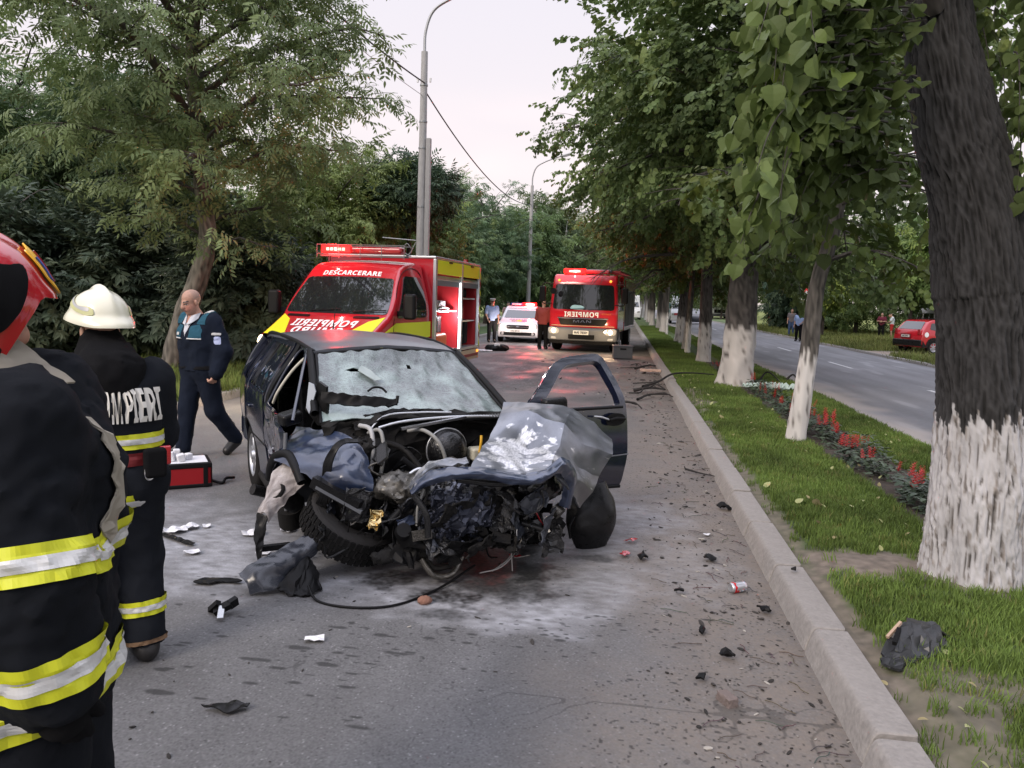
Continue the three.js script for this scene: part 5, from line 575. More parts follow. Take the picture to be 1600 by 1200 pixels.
    const w = wheel(t, sd * 0.74, 0.31, 0, 0.315, 0.195, sd, M, 9); P('hub_cap', cyl(0.05, 0.04, 0.03, 14).rotateZ(Math.PI / 2).translate(sd * 0.09, 0, 0), M.alu, w);
  }
  // right front door, hanging shut and buckled, its window gone
  const fd = P('front_door', plate([[0.97, 0.28], [0.985, 0.93], [1.5, 0.91], [1.93, 0.86], [1.95, 0.6], [1.86, 0.3]], (z, y) => { const p = S(z, y), k = sst(1.3, 1.95, z); return [p[0] - 0.06 * k + 0.015 * n3(z * 5, y * 5, 2), p[1], p[2]]; }, { edge: 0.07, thick: -0.03 }), navy);
  P('window_frame', tube([[0.98, 0.92], [1.0, 1.2], [1.04, 1.345], [1.22, 1.34], [1.5, 1.21], [1.9, 0.92]].map(([a, b]) => { const p = S(a, b); return [p[0] + 0.005, p[1], p[2]]; }), 0.014, 6, 30), navy, fd); P('hanging_seal', tube([[-0.84, 0.93, 1.05], [-0.82, 1.02, 1.12], [-0.72, 1.2, 1.2], [-0.63, 1.31, 1.28], [-0.62, 1.31, 1.32]], 0.012, 5), std([0.45, 0.43, 0.36], 0.7), fd); P('handle', box(0.03, 0.03, 0.16, -0.895, 0.8, 1.15, 0.01), navy, fd); P('door_edge', tube([[-0.905, 0.3, 1.9], [-0.93, 0.6, 1.96], [-0.92, 0.85, 1.95]], 0.014, 5), M.grey, fd);
  P('mirror_base', plate([[0, 0], [0.12, 0.21], [0.19, 0.18], [0.21, -0.08], [0.12, -0.1]], (a, b) => [-0.75 + a * 0.5, 0.98 + b, 1.76 + a * 1.1 + 0.02 * n3(a * 9, b * 9, 1)], { edge: 0.05, thick: 0.02 }), M.plastic); P('torn_mirror_glass', plate([[0.02, 0.02], [0.045, 0.2], [0.09, 0.19], [0.11, 0.14], [0.05, -0.02]], (a, b) => [-0.765 + a * 0.5, 0.98 + b, 1.8 + a * 1.0], { edge: 0.04, thick: 0.006 }), std([0.5, 0.54, 0.62], 0.25, 0.3)); P('mirror_housing', rotd(box(0.16, 0.09, 0.1, 0, 0, 0, 0.025), 0.2, 0.4, 0.2, [-0.86, 0.93, 1.8]), M.plastic);
  // windscreen: crazed laminated glass with two holes
  const crack = tex(1024, 640, (u, v) => { let e = 1; for (const [cx, cy, k] of [[0.2, 0.5, 1], [0.62, 0.42, 1.1], [0.86, 0.75, 0.7]]) { const dx = u - cx, dy = (v - cy) * 0.7, d = Math.hypot(dx, dy), a = Math.atan2(dy, dx); e = Math.min(e, Math.abs(n3(Math.cos(a) * 5, Math.sin(a) * 5, d * 3 + cx)) * 4 + d * 1.3, Math.abs(n3(d * 26, a * 1.2, cx * 9)) * 3.2 + d * 1.5); } e = Math.min(e, Math.abs(n3(u * 38, v * 26, 3)) * 2.6 + 0.25, Math.abs(n3(u * 90, v * 60, 8)) * 2.2 + 0.3); const milk = clamp(0.56 - 0.78 * v + 0.75 * fbm(u * 3, v * 2.4, 5, 4) + 0.3 * Math.exp(-((u - 0.22) ** 2) * 14)); const w = clamp((1 - e) * 0.6 + milk * 0.85 + 0.12 * n3(u * 200, v * 140, 2)); const w2 = clamp(w * 0.9 - 0.12); return enc([lerp(0.075, 0.38, w2), lerp(0.085, 0.49, w2), lerp(0.09, 0.47, w2)]); }, 1, 1, true);
  const wsP = (u, q) => { const w = lerp(0.7, 0.565, q), b = 0.05 * Math.sin(Math.PI * clamp(q)) * (1 - u * u), x = u * w; return [x, lerp(0.93, 1.338, q) + 0.03 * (1 - u * u) - 0.5 * b + 0.012 * n3(u * 4, q * 3, 2), lerp(2.06, 1.315, q) + 0.07 * (1 - u * u) - b - 0.03 * Math.exp(-(((u + 0.55) / 0.4) ** 2) - ((q - 0.5) / 0.4) ** 2) + 0.014 * n3(u * 5, q * 4, 8)]; };
  const ws = plate(rnd([[-1, 0.0], [1, 0.0], [1, 1], [-1, 1]], 0.05), wsP, { edge: 0.045, thick: 0.006, holes: [[[-0.66, 0.73], [-0.6, 0.69], [-0.5, 0.67], [-0.42, 0.69], [-0.5, 0.72], [-0.56, 0.75]], [[0.14, 0.74], [0.19, 0.73], [0.2, 0.79], [0.15, 0.8]]], angle: 0.9 });
  { const u = ws.attributes.uv; for (let i = 0; i < u.count; i++) u.setXY(i, u.getX(i) * 0.5 + 0.5, u.getY(i)); }
  P('windscreen', ws, phys([1, 1, 1], 0.3, 0, { map: crack, transmission: 0.22, thickness: 0, clearcoat: 0.6, clearcoatRoughness: 0.25, bumpMap: crack, bumpScale: 0.006 }));
  P('windscreen_edge', tube([[1, 0], [1, 0.33], [1, 0.66], [1, 1]].map(([u, q]) => wsP(u * 1.01, q)), 0.012, 5), dark); P('windscreen_edge', tube([[-1, 0], [-1, 0.33], [-1, 0.66], [-1, 1]].map(([u, q]) => wsP(u * 1.01, q)), 0.012, 5), dark);
  P('loose_flap', plate([[0, 0], [0.05, 0.1], [0.13, 0.03], [0.2, -0.12], [0.14, -0.14]], (a, b) => { const p = wsP(-0.53 + a * 1.3, 0.66 + b); return [p[0], p[1] + 0.02, p[2] + 0.03]; }, { edge: 0.05, thick: 0.004 }), std([0.3, 0.35, 0.34], 0.6));
  // cowl strip, torn scuttle and wiper
  P('cowl_strip', sheet([[[-0.7, 1.135, 2.0], [-0.58, 1.125, 2.06], [-0.47, 1.115, 2.1], [-0.34, 1.1, 2.13], [-0.2, 1.085, 2.15]], [[-0.7, 1.06, 2.02], [-0.58, 1.05, 2.08], [-0.47, 1.045, 2.12], [-0.34, 1.04, 2.15], [-0.21, 1.05, 2.17]]], { thick: 0.025, crumple: 0.006, cf: 8 }), dark); P('cowl_tip', tube([[-0.21, 1.06, 2.16], [-0.2, 1.11, 2.15]], 0.012, 5), dark); P('wiper_hook', tube([[-0.4, 1.14, 2.1], [-0.36, 1.165, 2.1], [-0.3, 1.16, 2.1], [-0.27, 1.13, 2.12]], 0.008, 5), dark);
  P('scuttle', sheet([[[-0.5, 0.94, 2.04], [-0.33, 0.985, 2.06], [-0.09, 1.0, 2.08], [0.19, 0.985, 2.1], [0.65, 0.95, 2.08]], [[-0.5, 0.87, 2.14], [-0.3, 0.945, 2.16], [-0.05, 0.95, 2.18], [0.25, 0.925, 2.2], [0.66, 0.9, 2.16]]], { thick: 0.01, crumple: 0.014, cf: 9 }), sooty);
  const cg = P('cowl_grille', box(0.56, 0.012, 0.1, 0.36, 0.935, 2.17), dark); for (let i = 0; i < 22; i++) P('slat', box(0.006, 0.02, 0.07, 0.1 + i * 0.024, 0.945, 2.18), M.grey, cg);
  P('bent_metal_strip', bend(box(0.5, 0.018, 0.03, 0, 0, 0), (x, y, z) => [0.03 + x, 0.925 + 0.12 * (x * 0.9) + y + 0.05 * x * x, 2.26 - 0.1 * x + z]), M.chrome); P('torn_edge', tube([[-0.35, 0.9, 2.2], [-0.22, 0.93, 2.2], [0.05, 0.95, 2.2], [0.35, 0.955, 2.22], [0.64, 0.93, 2.18]], 0.011, 5), M.alu); P('torn_edge', tube([[-0.42, 0.86, 2.17], [-0.3, 0.965, 2.14], [-0.05, 0.985, 2.14], [0.2, 0.98, 2.16]], 0.008, 5), M.alu);
  // cabin
  P('floor_pan', box(1.5, 0.05, 2.7, 0, 0.24, 0.65), sooty); P('dashboard', sheet([[[-0.68, 0.9, 1.95], [0, 0.93, 1.98], [0.68, 0.9, 1.95]], [[-0.68, 0.92, 1.7], [0, 0.96, 1.68], [0.68, 0.92, 1.7]], [[-0.68, 0.6, 1.62], [0, 0.6, 1.58], [0.68, 0.6, 1.62]]], { thick: 0.02, crumple: 0.015 }), dark); P('firewall', sheet([[-0.7, -0.35, 0, 0.35, 0.7].map((x) => [x, 0.92, 2.05]), [-0.7, -0.35, 0, 0.35, 0.7].map((x) => [x, 0.65, 2.1]), [-0.7, -0.35, 0, 0.35, 0.7].map((x) => [x, 0.3, 1.95])], { thick: 0.02, crumple: 0.03, cf: 5 }), sooty);
  for (const x of [-0.36, 0.36]) { P('seat', rotd(box(0.5, 0.16, 0.5, 0, 0, 0, 0.06), 0, 0, 0, [x, 0.42, 0.98]), M.plastic); P('seat_back', rotd(box(0.48, 0.62, 0.13, 0, 0.3, 0, 0.06), -0.22, 0, 0, [x, 0.46, 0.78]), M.plastic); P('headrest', box(0.24, 0.17, 0.09, x, 1.12, 0.58, 0.04), M.plastic); }
  P('steering_wheel', rotd(new THREE.TorusGeometry(0.18, 0.017, 8, 28), -0.5, 0, 0, [0.36, 0.86, 1.45]), dark); P('rear_seat', box(1.2, 0.6, 0.16, 0, 0.62, -0.05, 0.06), M.plastic); P('tailgate', plate([[-0.72, 0.4], [0.72, 0.4], [0.7, 0.95], [0.55, 1.34], [-0.55, 1.34], [-0.7, 0.95]], (x, y) => [x, y, -0.87 + 0.16 * sst(0.95, 1.35, y)], { edge: 0.15, thick: 0.02 }), navy); P('rear_bumper', shell(rnd([[-0.7, 0.3], [-0.97, 0.34], [-0.97, 0.56], [-0.75, 0.6]], 0.05), 0.8, 0.05, null, 0.3), navy);
  // the open driver door
  const al = 1.48, hinge = [0.84, 1.96], dmap = (o) => (u, y) => { const bow = -0.28 * sst(0.92, 1.45, y), d = 0.03 * Math.sin(Math.PI * clamp(y / 0.95)) + o; return [hinge[0] + Math.sin(al) * u + Math.cos(al) * (d + bow), y, hinge[1] - Math.cos(al) * u + Math.sin(al) * (d + bow)]; };
  const od = P('open_door', plate(rnd([[0.0, 0.3], [0.0, 0.92, 0.02], [0.5, 1.33, 0.15], [1.0, 1.37, 0.1], [1.09, 0.95, 0.2], [1.1, 0.5], [1.04, 0.24]], 0.06), dmap(0.035), { edge: 0.07, thick: 0.07, holes: [rnd([[0.17, 0.945], [0.56, 1.275, 0.1], [0.95, 1.305, 0.06], [1.02, 0.945]], 0.03)] }), navy);
  P('belt_seal', tube([[0.16, 0.935], [0.6, 0.93], [1.03, 0.93]].map(([a, b]) => dmap(0.05)(a, b)), 0.012, 5), dark, od); P('door_line', tube([[0.12, 0.52], [0.6, 0.52], [1.08, 0.53]].map(([a, b]) => dmap(0.068)(a, b)), 0.006, 4), M.grey, od); P('handle', tube([[0.86, 0.83], [0.93, 0.845], [1.02, 0.835]].map(([a, b], i) => dmap(i === 1 ? 0.1 : 0.085)(a, b)), 0.016, 6), dark, od); P('lock_recess', plate(spl([[0.84, 0.8], [0.95, 0.78], [1.03, 0.81], [1.03, 0.86], [0.93, 0.885], [0.85, 0.86]]), dmap(0.072), { edge: 0.05, thick: 0.004 }), dark, od); P('door_sill_strip', tube([[0.05, 0.31], [0.6, 0.27], [1.03, 0.25]].map(([a, b]) => dmap(0.04)(a, b)), 0.016, 5), dark, od); P('chrome_dash', tube([[0.7, 0.87], [0.78, 0.86], [0.86, 0.835]].map(([a, b]) => dmap(0.075)(a, b)), 0.009, 5), M.alu, od);
  const dm = P('door_mirror', rotd(box(0.22, 0.13, 0.1, 0, 0, 0, 0.035), 0, 0.1, 0.06, dmap(0.17)(0.24, 0.99)), M.plastic, od); void dm; P('mirror_arm', bar(dmap(0.03)(0.12, 0.95), dmap(0.15)(0.2, 0.97), 0.05), dark, od); P('inner_trim', plate(rnd([[0.04, 0.32], [0.04, 0.9], [1.04, 0.92], [1.02, 0.3]], 0.06), dmap(-0.05), { edge: 0.15, thick: 0.03 }), M.plastic, od);
  // buckled bonnet, folded over the left wing, with the grille lip torn along its front
  const hoodG = [[[0.62, 1.04, 2.15], [0.79, 1.04, 2.25], [0.94, 1.04, 2.35], [1.07, 1.01, 2.4], [1.19, 0.92, 2.5], [1.3, 0.8, 2.6]], [[0.47, 0.99, 2.4], [0.63, 1.03, 2.52], [0.7, 0.99, 2.65], [0.77, 0.965, 2.77], [0.92, 0.83, 2.82], [1.18, 0.73, 2.77]], [[0.29, 0.88, 2.62], [0.41, 0.85, 2.66], [0.53, 0.8, 2.72], [0.66, 0.85, 2.9], [0.84, 0.69, 2.86], [1.07, 0.58, 2.78]], [[0.11, 0.83, 2.85], [0.25, 0.8, 2.86], [0.41, 0.77, 2.9], [0.55, 0.79, 3.02], [0.79, 0.62, 2.96], [0.98, 0.5, 2.85]], [[-0.04, 0.78, 3.03], [0.15, 0.75, 3.05], [0.33, 0.72, 3.08], [0.46, 0.75, 3.12], [0.72, 0.54, 3.0], [0.84, 0.41, 2.9]]];
  P('bonnet', sheet(hoodG, { sub: 12, thick: 0.012, crumple: 0.006, cf: 3.2, seed: 3, angle: 0.3, sharp: 0.7 }), hoodM);
  P('bonnet_lip', sheet([[[-0.39, 0.65, 2.95], [-0.28, 0.765, 2.98], [-0.05, 0.785, 3.03], [0.14, 0.755, 3.05], [0.32, 0.725, 3.08], [0.45, 0.755, 3.1], [0.56, 0.815, 3.1], [0.66, 0.76, 3.06], [0.75, 0.64, 3.0], [0.75, 0.42, 2.93]], [[-0.4, 0.64, 3.0], [-0.29, 0.74, 3.06], [-0.07, 0.765, 3.11], [0.12, 0.735, 3.13], [0.3, 0.705, 3.16], [0.43, 0.735, 3.18], [0.53, 0.785, 3.18], [0.62, 0.735, 3.13], [0.69, 0.64, 3.06], [0.71, 0.43, 2.96]], [[-0.38, 0.62, 2.96], [-0.27, 0.7, 3.04], [-0.06, 0.725, 3.09], [0.12, 0.695, 3.11], [0.3, 0.665, 3.14], [0.42, 0.69, 3.16], [0.51, 0.73, 3.15], [0.58, 0.69, 3.1], [0.64, 0.62, 3.02], [0.66, 0.45, 2.94]]], { sub: 8, thick: 0.012, crumple: 0.005, cf: 7 }), blue);
  P('bonnet_corner', sheet([[[-0.39, 0.66, 2.95], [-0.27, 0.77, 2.97], [-0.05, 0.79, 3.02]], [[-0.34, 0.69, 2.85], [-0.2, 0.79, 2.86], [-0.02, 0.81, 2.93]]], { thick: 0.01, crumple: 0.01, cf: 8 }), hoodM);
  // left wing lining and wheel
  P('wheel_liner', sheet([0, 1, 2, 3, 4].map((i) => [0, 1, 2, 3].map((j) => { const a = (i / 4) * Math.PI, r = 0.235, b = j / 3, c = [1.24, 0.225, 2.56]; return [c[0] - 0.06 + r * Math.cos(a) * 0.9 * (0.55 + 0.45 * Math.sin(b * Math.PI)) + 0.04 * b, c[1] + (b - 0.5) * 0.46, c[2] + r * Math.sin(a) * 0.55 * (0.4 + 0.6 * Math.sin(b * Math.PI)) - 0.1 * b]; })), { sub: 8, thick: 0.01, crumple: 0.004, cf: 5 }), M.plastic);
  const lw = wheel(t, 0.78, 0.315, 2.3, 0.315, 0.2, 1, M, 9); lw.rotation.set(0.0, -0.5, 0.12);
  // right wing, arch, pale liner, strap and hanging rails
  P('front_wing', sheet([[[-0.8, 0.84, 1.7], [-0.7, 0.86, 1.92], [-0.58, 0.87, 2.2], [-0.5, 0.8, 2.32]], [[-0.88, 0.77, 1.8], [-0.76, 0.8, 2.05], [-0.61, 0.78, 2.38], [-0.49, 0.69, 2.48]], [[-0.95, 0.74, 1.9], [-0.85, 0.73, 2.2], [-0.7, 0.68, 2.52], [-0.5, 0.58, 2.58]], [[-1.0, 0.67, 1.97], [-0.88, 0.64, 2.28], [-0.71, 0.55, 2.52], [-0.51, 0.47, 2.52]]], { sub: 12, thick: 0.012, crumple: 0.008, cf: 4, seed: 5, angle: 0.5 }), blue);
  P('wing_arch', tube([[-0.99, 0.5, 1.76], [-0.99, 0.62, 1.84], [-0.97, 0.7, 1.95], [-0.92, 0.72, 2.05], [-0.9, 0.66, 2.2], [-0.88, 0.58, 2.28]], 0.032, 8, 24), dark); P('wing_back', sheet([[[-0.9, 0.82, 1.72], [-0.93, 0.76, 1.86], [-0.97, 0.7, 1.95]], [[-0.9, 0.6, 1.72], [-0.95, 0.6, 1.8], [-1.0, 0.58, 1.84]], [[-0.87, 0.32, 1.74], [-0.9, 0.36, 1.8], [-0.97, 0.45, 1.8]]], { thick: 0.012, crumple: 0.01, cf: 6 }), navy);
  P('pale_liner', sheet([[[-0.93, 0.66, 1.97], [-0.89, 0.66, 2.06], [-0.85, 0.64, 2.12], [-0.85, 0.54, 2.2]], [[-1.02, 0.58, 2.0], [-0.97, 0.59, 2.07], [-0.91, 0.57, 2.13], [-0.9, 0.49, 2.17]], [[-1.09, 0.45, 2.1], [-1.06, 0.47, 2.13], [-1.02, 0.46, 2.16], [-0.99, 0.4, 2.17]], [[-1.14, 0.36, 2.15], [-1.12, 0.38, 2.18], [-1.1, 0.38, 2.2], [-1.08, 0.32, 2.2]]], { sub: 7, thick: 0.012, crumple: 0.008, cf: 8 }), pale);
  P('hanging_rail', sheet([[[-1.14, 0.37, 2.15], [-1.08, 0.36, 2.2]], [[-1.17, 0.23, 2.2], [-1.1, 0.22, 2.21]], [[-1.16, 0.14, 2.22], [-1.12, 0.14, 2.23]], [[-1.15, 0.03, 2.25], [-1.13, 0.03, 2.25]]], { thick: 0.02, crumple: 0.006, cf: 9 }), M.plastic); P('hanging_rail', box(0.2, 0.045, 0.03, -1.03, 0.14, 2.18, 0.01), M.plastic);
  P('strap', sheet([[[-0.56, 0.875, 2.4], [-0.55, 0.855, 2.42]], [[-0.7, 0.875, 2.46], [-0.68, 0.85, 2.48]], [[-0.78, 0.74, 2.44], [-0.74, 0.74, 2.48]], [[-0.79, 0.56, 2.4], [-0.74, 0.56, 2.44]], [[-0.82, 0.38, 2.33], [-0.76, 0.38, 2.38]], [[-0.86, 0.18, 2.32], [-0.8, 0.18, 2.37]]], { thick: 0.012, crumple: 0.004 }), M.plastic); P('headlamp_frame', bar([-0.84, 0.62, 2.42], [-0.6, 0.49, 2.64], 0.06, 0.07), M.plastic); P('headlamp_frame', bar([-0.83, 0.59, 2.46], [-0.6, 0.46, 2.67], 0.02, 0.02), M.grey);
  P('crushed_rail', sheet([[[-0.85, 0.43, 2.25], [-0.76, 0.48, 2.3]], [[-0.86, 0.3, 2.3], [-0.79, 0.32, 2.36]], [[-0.89, 0.16, 2.33], [-0.81, 0.18, 2.4]], [[-0.98, 0.1, 2.4], [-0.9, 0.08, 2.45]]], { thick: 0.015, crumple: 0.01, cf: 7 }), std([0.1, 0.105, 0.12], 0.6));
  const rw = wheel(t, -0.57, 0.28, 2.3, 0.31, 0.2, -1, { ...M, tyre: std([0.026, 0.024, 0.023], 0.95, 0, { bumpMap: grainT, bumpScale: 0.006 }) }, 9); rw.setRotationFromQuaternion(new THREE.Quaternion().setFromUnitVectors(V(1, 0, 0), V(0.32, 0.86, 0.4).normalize())); const treadG = merge(Array.from({ length: 132 }, (_, i) => { const a = ((i / 3) | 0) / 44 * 6.2832, k = i % 3; return box(0.05, 0.012, 0.03, (k - 1) * 0.058, 0.312, 0).rotateY(0).applyMatrix4(new THREE.Matrix4().makeRotationX(a + (k === 1 ? 0.07 : 0))); })); { const m = mesh('tread', treadG, M.tyre, rw); m.userData.kind = 'stuff'; const m2 = mesh('tread', treadG, M.tyre, lw); m2.userData.kind = 'stuff'; } P('air_filter', rotd(cyl(0.085, 0.085, 0.15, 20), 0.3, 0.5, 0.35, [-0.86, 0.24, 1.82]), M.tyre); P('rubber_bellows', rotd(new THREE.LatheGeometry(Array.from({ length: 15 }, (_, i) => new THREE.Vector2(0.05 + 0.018 * (i % 2), i * 0.018)), 16), 0.4, 0.3, 0.9, [-0.85, 0.36, 2.0]), sooty); P('exhaust_can', rotd(cyl(0.045, 0.045, 0.12, 16), 0.3, 0.2, 1.2, [-0.9, 0.16, 0.75]), M.plastic);
  P('reflector', sheet([[[-0.56, 0.47, 2.7], [-0.5, 0.46, 2.74]], [[-0.57, 0.42, 2.72], [-0.52, 0.41, 2.77]], [[-0.6, 0.38, 2.72], [-0.55, 0.37, 2.76]]], { thick: 0.006, crumple: 0.02, cf: 14 }), std([0.55, 0.42, 0.2], 0.2, 0.9));
  // engine bay
  P('brake_booster', new THREE.LatheGeometry([[0.001, 0.12], [0.07, 0.115], [0.12, 0.08], [0.142, 0.03], [0.15, 0.0], [0.15, -0.04], [0.13, -0.1], [0.001, -0.11]].map((p) => new THREE.Vector2(...p)), 40).rotateX(Math.PI / 2).translate(0.14, 0.73, 2.24), oily); P('booster_seam', rotd(new THREE.TorusGeometry(0.15, 0.007, 6, 40), 0, 0, 0, [0.14, 0.73, 2.235]), M.alu); P('master_cylinder', cyl(0.028, 0.028, 0.2, 14).rotateX(Math.PI / 2).translate(0.12, 0.68, 2.42), metal); P('booster_label', box(0.05, 0.02, 0.004, 0.1, 0.79, 2.335), M.letter); P('reservoir', box(0.14, 0.09, 0.12, 0.36, 0.7, 2.3, 0.02), std([0.4, 0.38, 0.3], 0.5)); P('dipstick', tube([[0.34, 0.72, 2.36], [0.345, 0.8, 2.37], [0.35, 0.84, 2.36]], 0.011, 6), std([0.6, 0.33, 0.02], 0.5));
  const H = (pts, r, m) => P('hose', tube(pts, r, 8), m), hg = std([0.22, 0.22, 0.21], 0.55);
  H([[-0.14, 0.87, 2.2], [-0.06, 0.885, 2.28], [0.02, 0.82, 2.36], [0.07, 0.7, 2.38], [0.08, 0.6, 2.36], [0.06, 0.45, 2.34]], 0.014, hg); H([[-0.46, 0.91, 2.13], [-0.42, 0.9, 2.24], [-0.42, 0.78, 2.31], [-0.43, 0.66, 2.31], [-0.46, 0.58, 2.34]], 0.016, std([0.33, 0.33, 0.33], 0.5)); H([[-0.42, 0.87, 2.2], [-0.37, 0.9, 2.29], [-0.36, 0.78, 2.35], [-0.38, 0.62, 2.36], [-0.42, 0.52, 2.38]], 0.013, hg); H([[-0.3, 0.8, 2.2], [-0.2, 0.76, 2.3], [-0.1, 0.62, 2.42]], 0.02, sooty); H([[0.3, 0.6, 2.3], [0.2, 0.55, 2.5], [-0.05, 0.6, 2.6]], 0.022, sooty); H([[-0.12, 0.66, 2.62], [-0.2, 0.69, 2.6], [-0.3, 0.64, 2.6]], 0.012, M.alu); H([[-0.3, 0.65, 2.95], [-0.34, 0.55, 2.96], [-0.33, 0.42, 2.92]], 0.008, hg); H([[-0.27, 0.66, 2.94], [-0.3, 0.58, 2.97], [-0.35, 0.48, 2.92]], 0.009, sooty); H([[-0.26, 0.17, 2.82], [-0.18, 0.06, 2.86], [-0.06, 0.06, 2.86], [0.02, 0.15, 2.82]], 0.02, metal); H([[-0.24, 0.2, 2.78], [-0.17, 0.1, 2.83], [-0.06, 0.1, 2.83]], 0.016, sooty);
  const lump = (n, c, r, f, amp, m, seed, cell = 0.018) => P(n, creased(net((x, y, z) => { const e = Math.hypot((x - c[0]) / r[0], (y - c[1]) / r[1], (z - c[2]) / r[2]); return (e - 1) * Math.min(...r) - amp * (n3(x * f + seed, y * f, z * f) * 0.8 + 0.7 * Math.abs(n3(x * f * 2.1, y * f * 2.1 + seed, z * f * 2.1)) + 0.35 * n3(x * f * 4.5, y * f * 4.5, z * f * 4.5 + seed)); }, c.map((v, i) => v - r[i] - amp * 2.2), c.map((v, i) => v + r[i] + amp * 2.2), cell).toNonIndexed(), 0.5), m);
  lump('gearbox', [-0.3, 0.56, 2.58], [0.17, 0.1, 0.12], 5, 0.03, metal, 1); lump('engine_block', [0.12, 0.48, 2.5], [0.42, 0.16, 0.22], 5, 0.04, oily, 2); lump('crushed_front', [0.15, 0.38, 2.7], [0.48, 0.2, 0.12], 4, 0.035, sooty, 3); lump('radiator_wreck', [-0.06, 0.46, 2.88], [0.16, 0.12, 0.05], 9, 0.045, phys([0.06, 0.065, 0.09], 0.3, 0.6, { clearcoat: 0.4 }), 4, 0.013); lump('lamp_wreck', [0.54, 0.58, 2.84], [0.15, 0.13, 0.1], 5, 0.03, oily, 5); lump('suspension_wreck', [-0.48, 0.4, 2.35], [0.22, 0.18, 0.16], 5, 0.035, sooty, 6); lump('crossmember', [-0.2, 0.2, 2.74], [0.34, 0.06, 0.07], 5, 0.025, sooty, 7); lump('wheel_carrier', [0.55, 0.32, 2.45], [0.2, 0.16, 0.16], 5, 0.03, oily, 8); lump('strut_tower', [-0.45, 0.72, 2.2], [0.13, 0.12, 0.12], 9, 0.05, sooty, 9);
  { const q = rng(88), mm = [sooty, oily, M.plastic, M.black, oily, std([0.03, 0.034, 0.045], 0.35, 0.3)]; for (let i = 0; i < 46; i++) { const c = i < 30 ? [lerp(-0.36, 0.68, q()), lerp(0.2, 0.56, q()), lerp(2.78, 2.98, q())] : [lerp(-0.75, -0.3, q()), lerp(0.25, 0.55, q()), lerp(2.3, 2.66, q())], w = 0.05 + 0.09 * q(), h = 0.04 + 0.08 * q(); const g = sheet([-1, 0, 1].map((a) => [-1, 0, 1].map((b) => [b * w + 0.03 * (q() - 0.5), a * h + 0.03 * (q() - 0.5), 0.05 * (q() - 0.5)])), { sub: 4, thick: 0.006, crumple: 0.018, cf: 9, seed: i, angle: 0.3 }); P('torn_panel', rotd(g, (q() - 0.5) * 1.6, (q() - 0.5) * 1.8, q() * 3, c), mm[(q() * 6) | 0]); }
    const rad = P('radiator', sheet([[[-0.24, 0.6, 2.9], [-0.1, 0.58, 2.96], [0.06, 0.55, 2.93], [0.14, 0.57, 2.9]], [[-0.22, 0.45, 2.93], [-0.08, 0.44, 2.98], [0.05, 0.43, 2.96], [0.16, 0.42, 2.92]], [[-0.2, 0.32, 2.9], [-0.08, 0.33, 2.94], [0.05, 0.31, 2.93], [0.12, 0.33, 2.89]]], { sub: 8, thick: 0.02, crumple: 0.03, cf: 8, angle: 0.3 }), std([0.045, 0.05, 0.07], 0.35, 0.6)); void rad; P('frame_bar', tube([[-0.38, 0.64, 2.96], [-0.3, 0.5, 3.0], [-0.28, 0.36, 2.98]], 0.02, 8), oily); P('frame_bar', tube([[-0.36, 0.3, 2.86], [-0.1, 0.24, 2.92], [0.2, 0.26, 2.92]], 0.028, 8), sooty); P('drive_shaft', tube([[0.15, 0.34, 2.7], [0.4, 0.36, 2.62], [0.62, 0.32, 2.5]], 0.03, 10), sooty); P('cross_tube', tube([[-0.1, 0.7, 2.98], [0.2, 0.66, 3.02], [0.55, 0.7, 3.0]], 0.022, 8), oily); }
  const r = rng(31), mats = [sooty, oily, metal, M.plastic, M.black, sooty, oily]; for (let i = 0; i < 120; i++) { const a = i < 45 ? [lerp(-0.55, 0.35, r()), lerp(0.5, 0.8, r()), lerp(2.2, 2.6, r())] : i < 90 ? [lerp(-0.4, 0.7, r()), lerp(0.18, 0.56, r()), lerp(2.72, 2.96, r())] : [lerp(-0.75, -0.35, r()), lerp(0.25, 0.55, r()), lerp(2.2, 2.6, r())]; if (a[1] > 0.66 && a[0] > -0.1) continue; const s = 0.02 + 0.05 * r(), q = [r() * 3, r() * 3, r() * 3], k = r(), m = mats[(r() * 7) | 0]; P(k < 0.3 ? 'pipe' : k < 0.55 ? 'bracket' : k < 0.75 ? 'engine_part' : 'wire', k < 0.3 ? rotd(cyl(s * 0.35, s * 0.35, s * 3.2, 10), ...q, a) : k < 0.55 ? rotd(box(s * 2.2, s * 0.25, s * 1.2), ...q, a) : k < 0.75 ? rotd(cyl(s * 0.8, s * 0.7, s, 12), ...q, a) : tube([a, [a[0] + 0.14 * (r() - 0.5), a[1] + 0.1 * (r() - 0.3), a[2] + 0.06], [a[0] + 0.3 * (r() - 0.5), a[1] - 0.12 * r(), a[2] + 0.05], [a[0] + 0.3 * (r() - 0.5), Math.max(0.03, a[1] - 0.25 * r()), a[2] + 0.06 * r()]], 0.004 + 0.004 * r(), 5), m); }
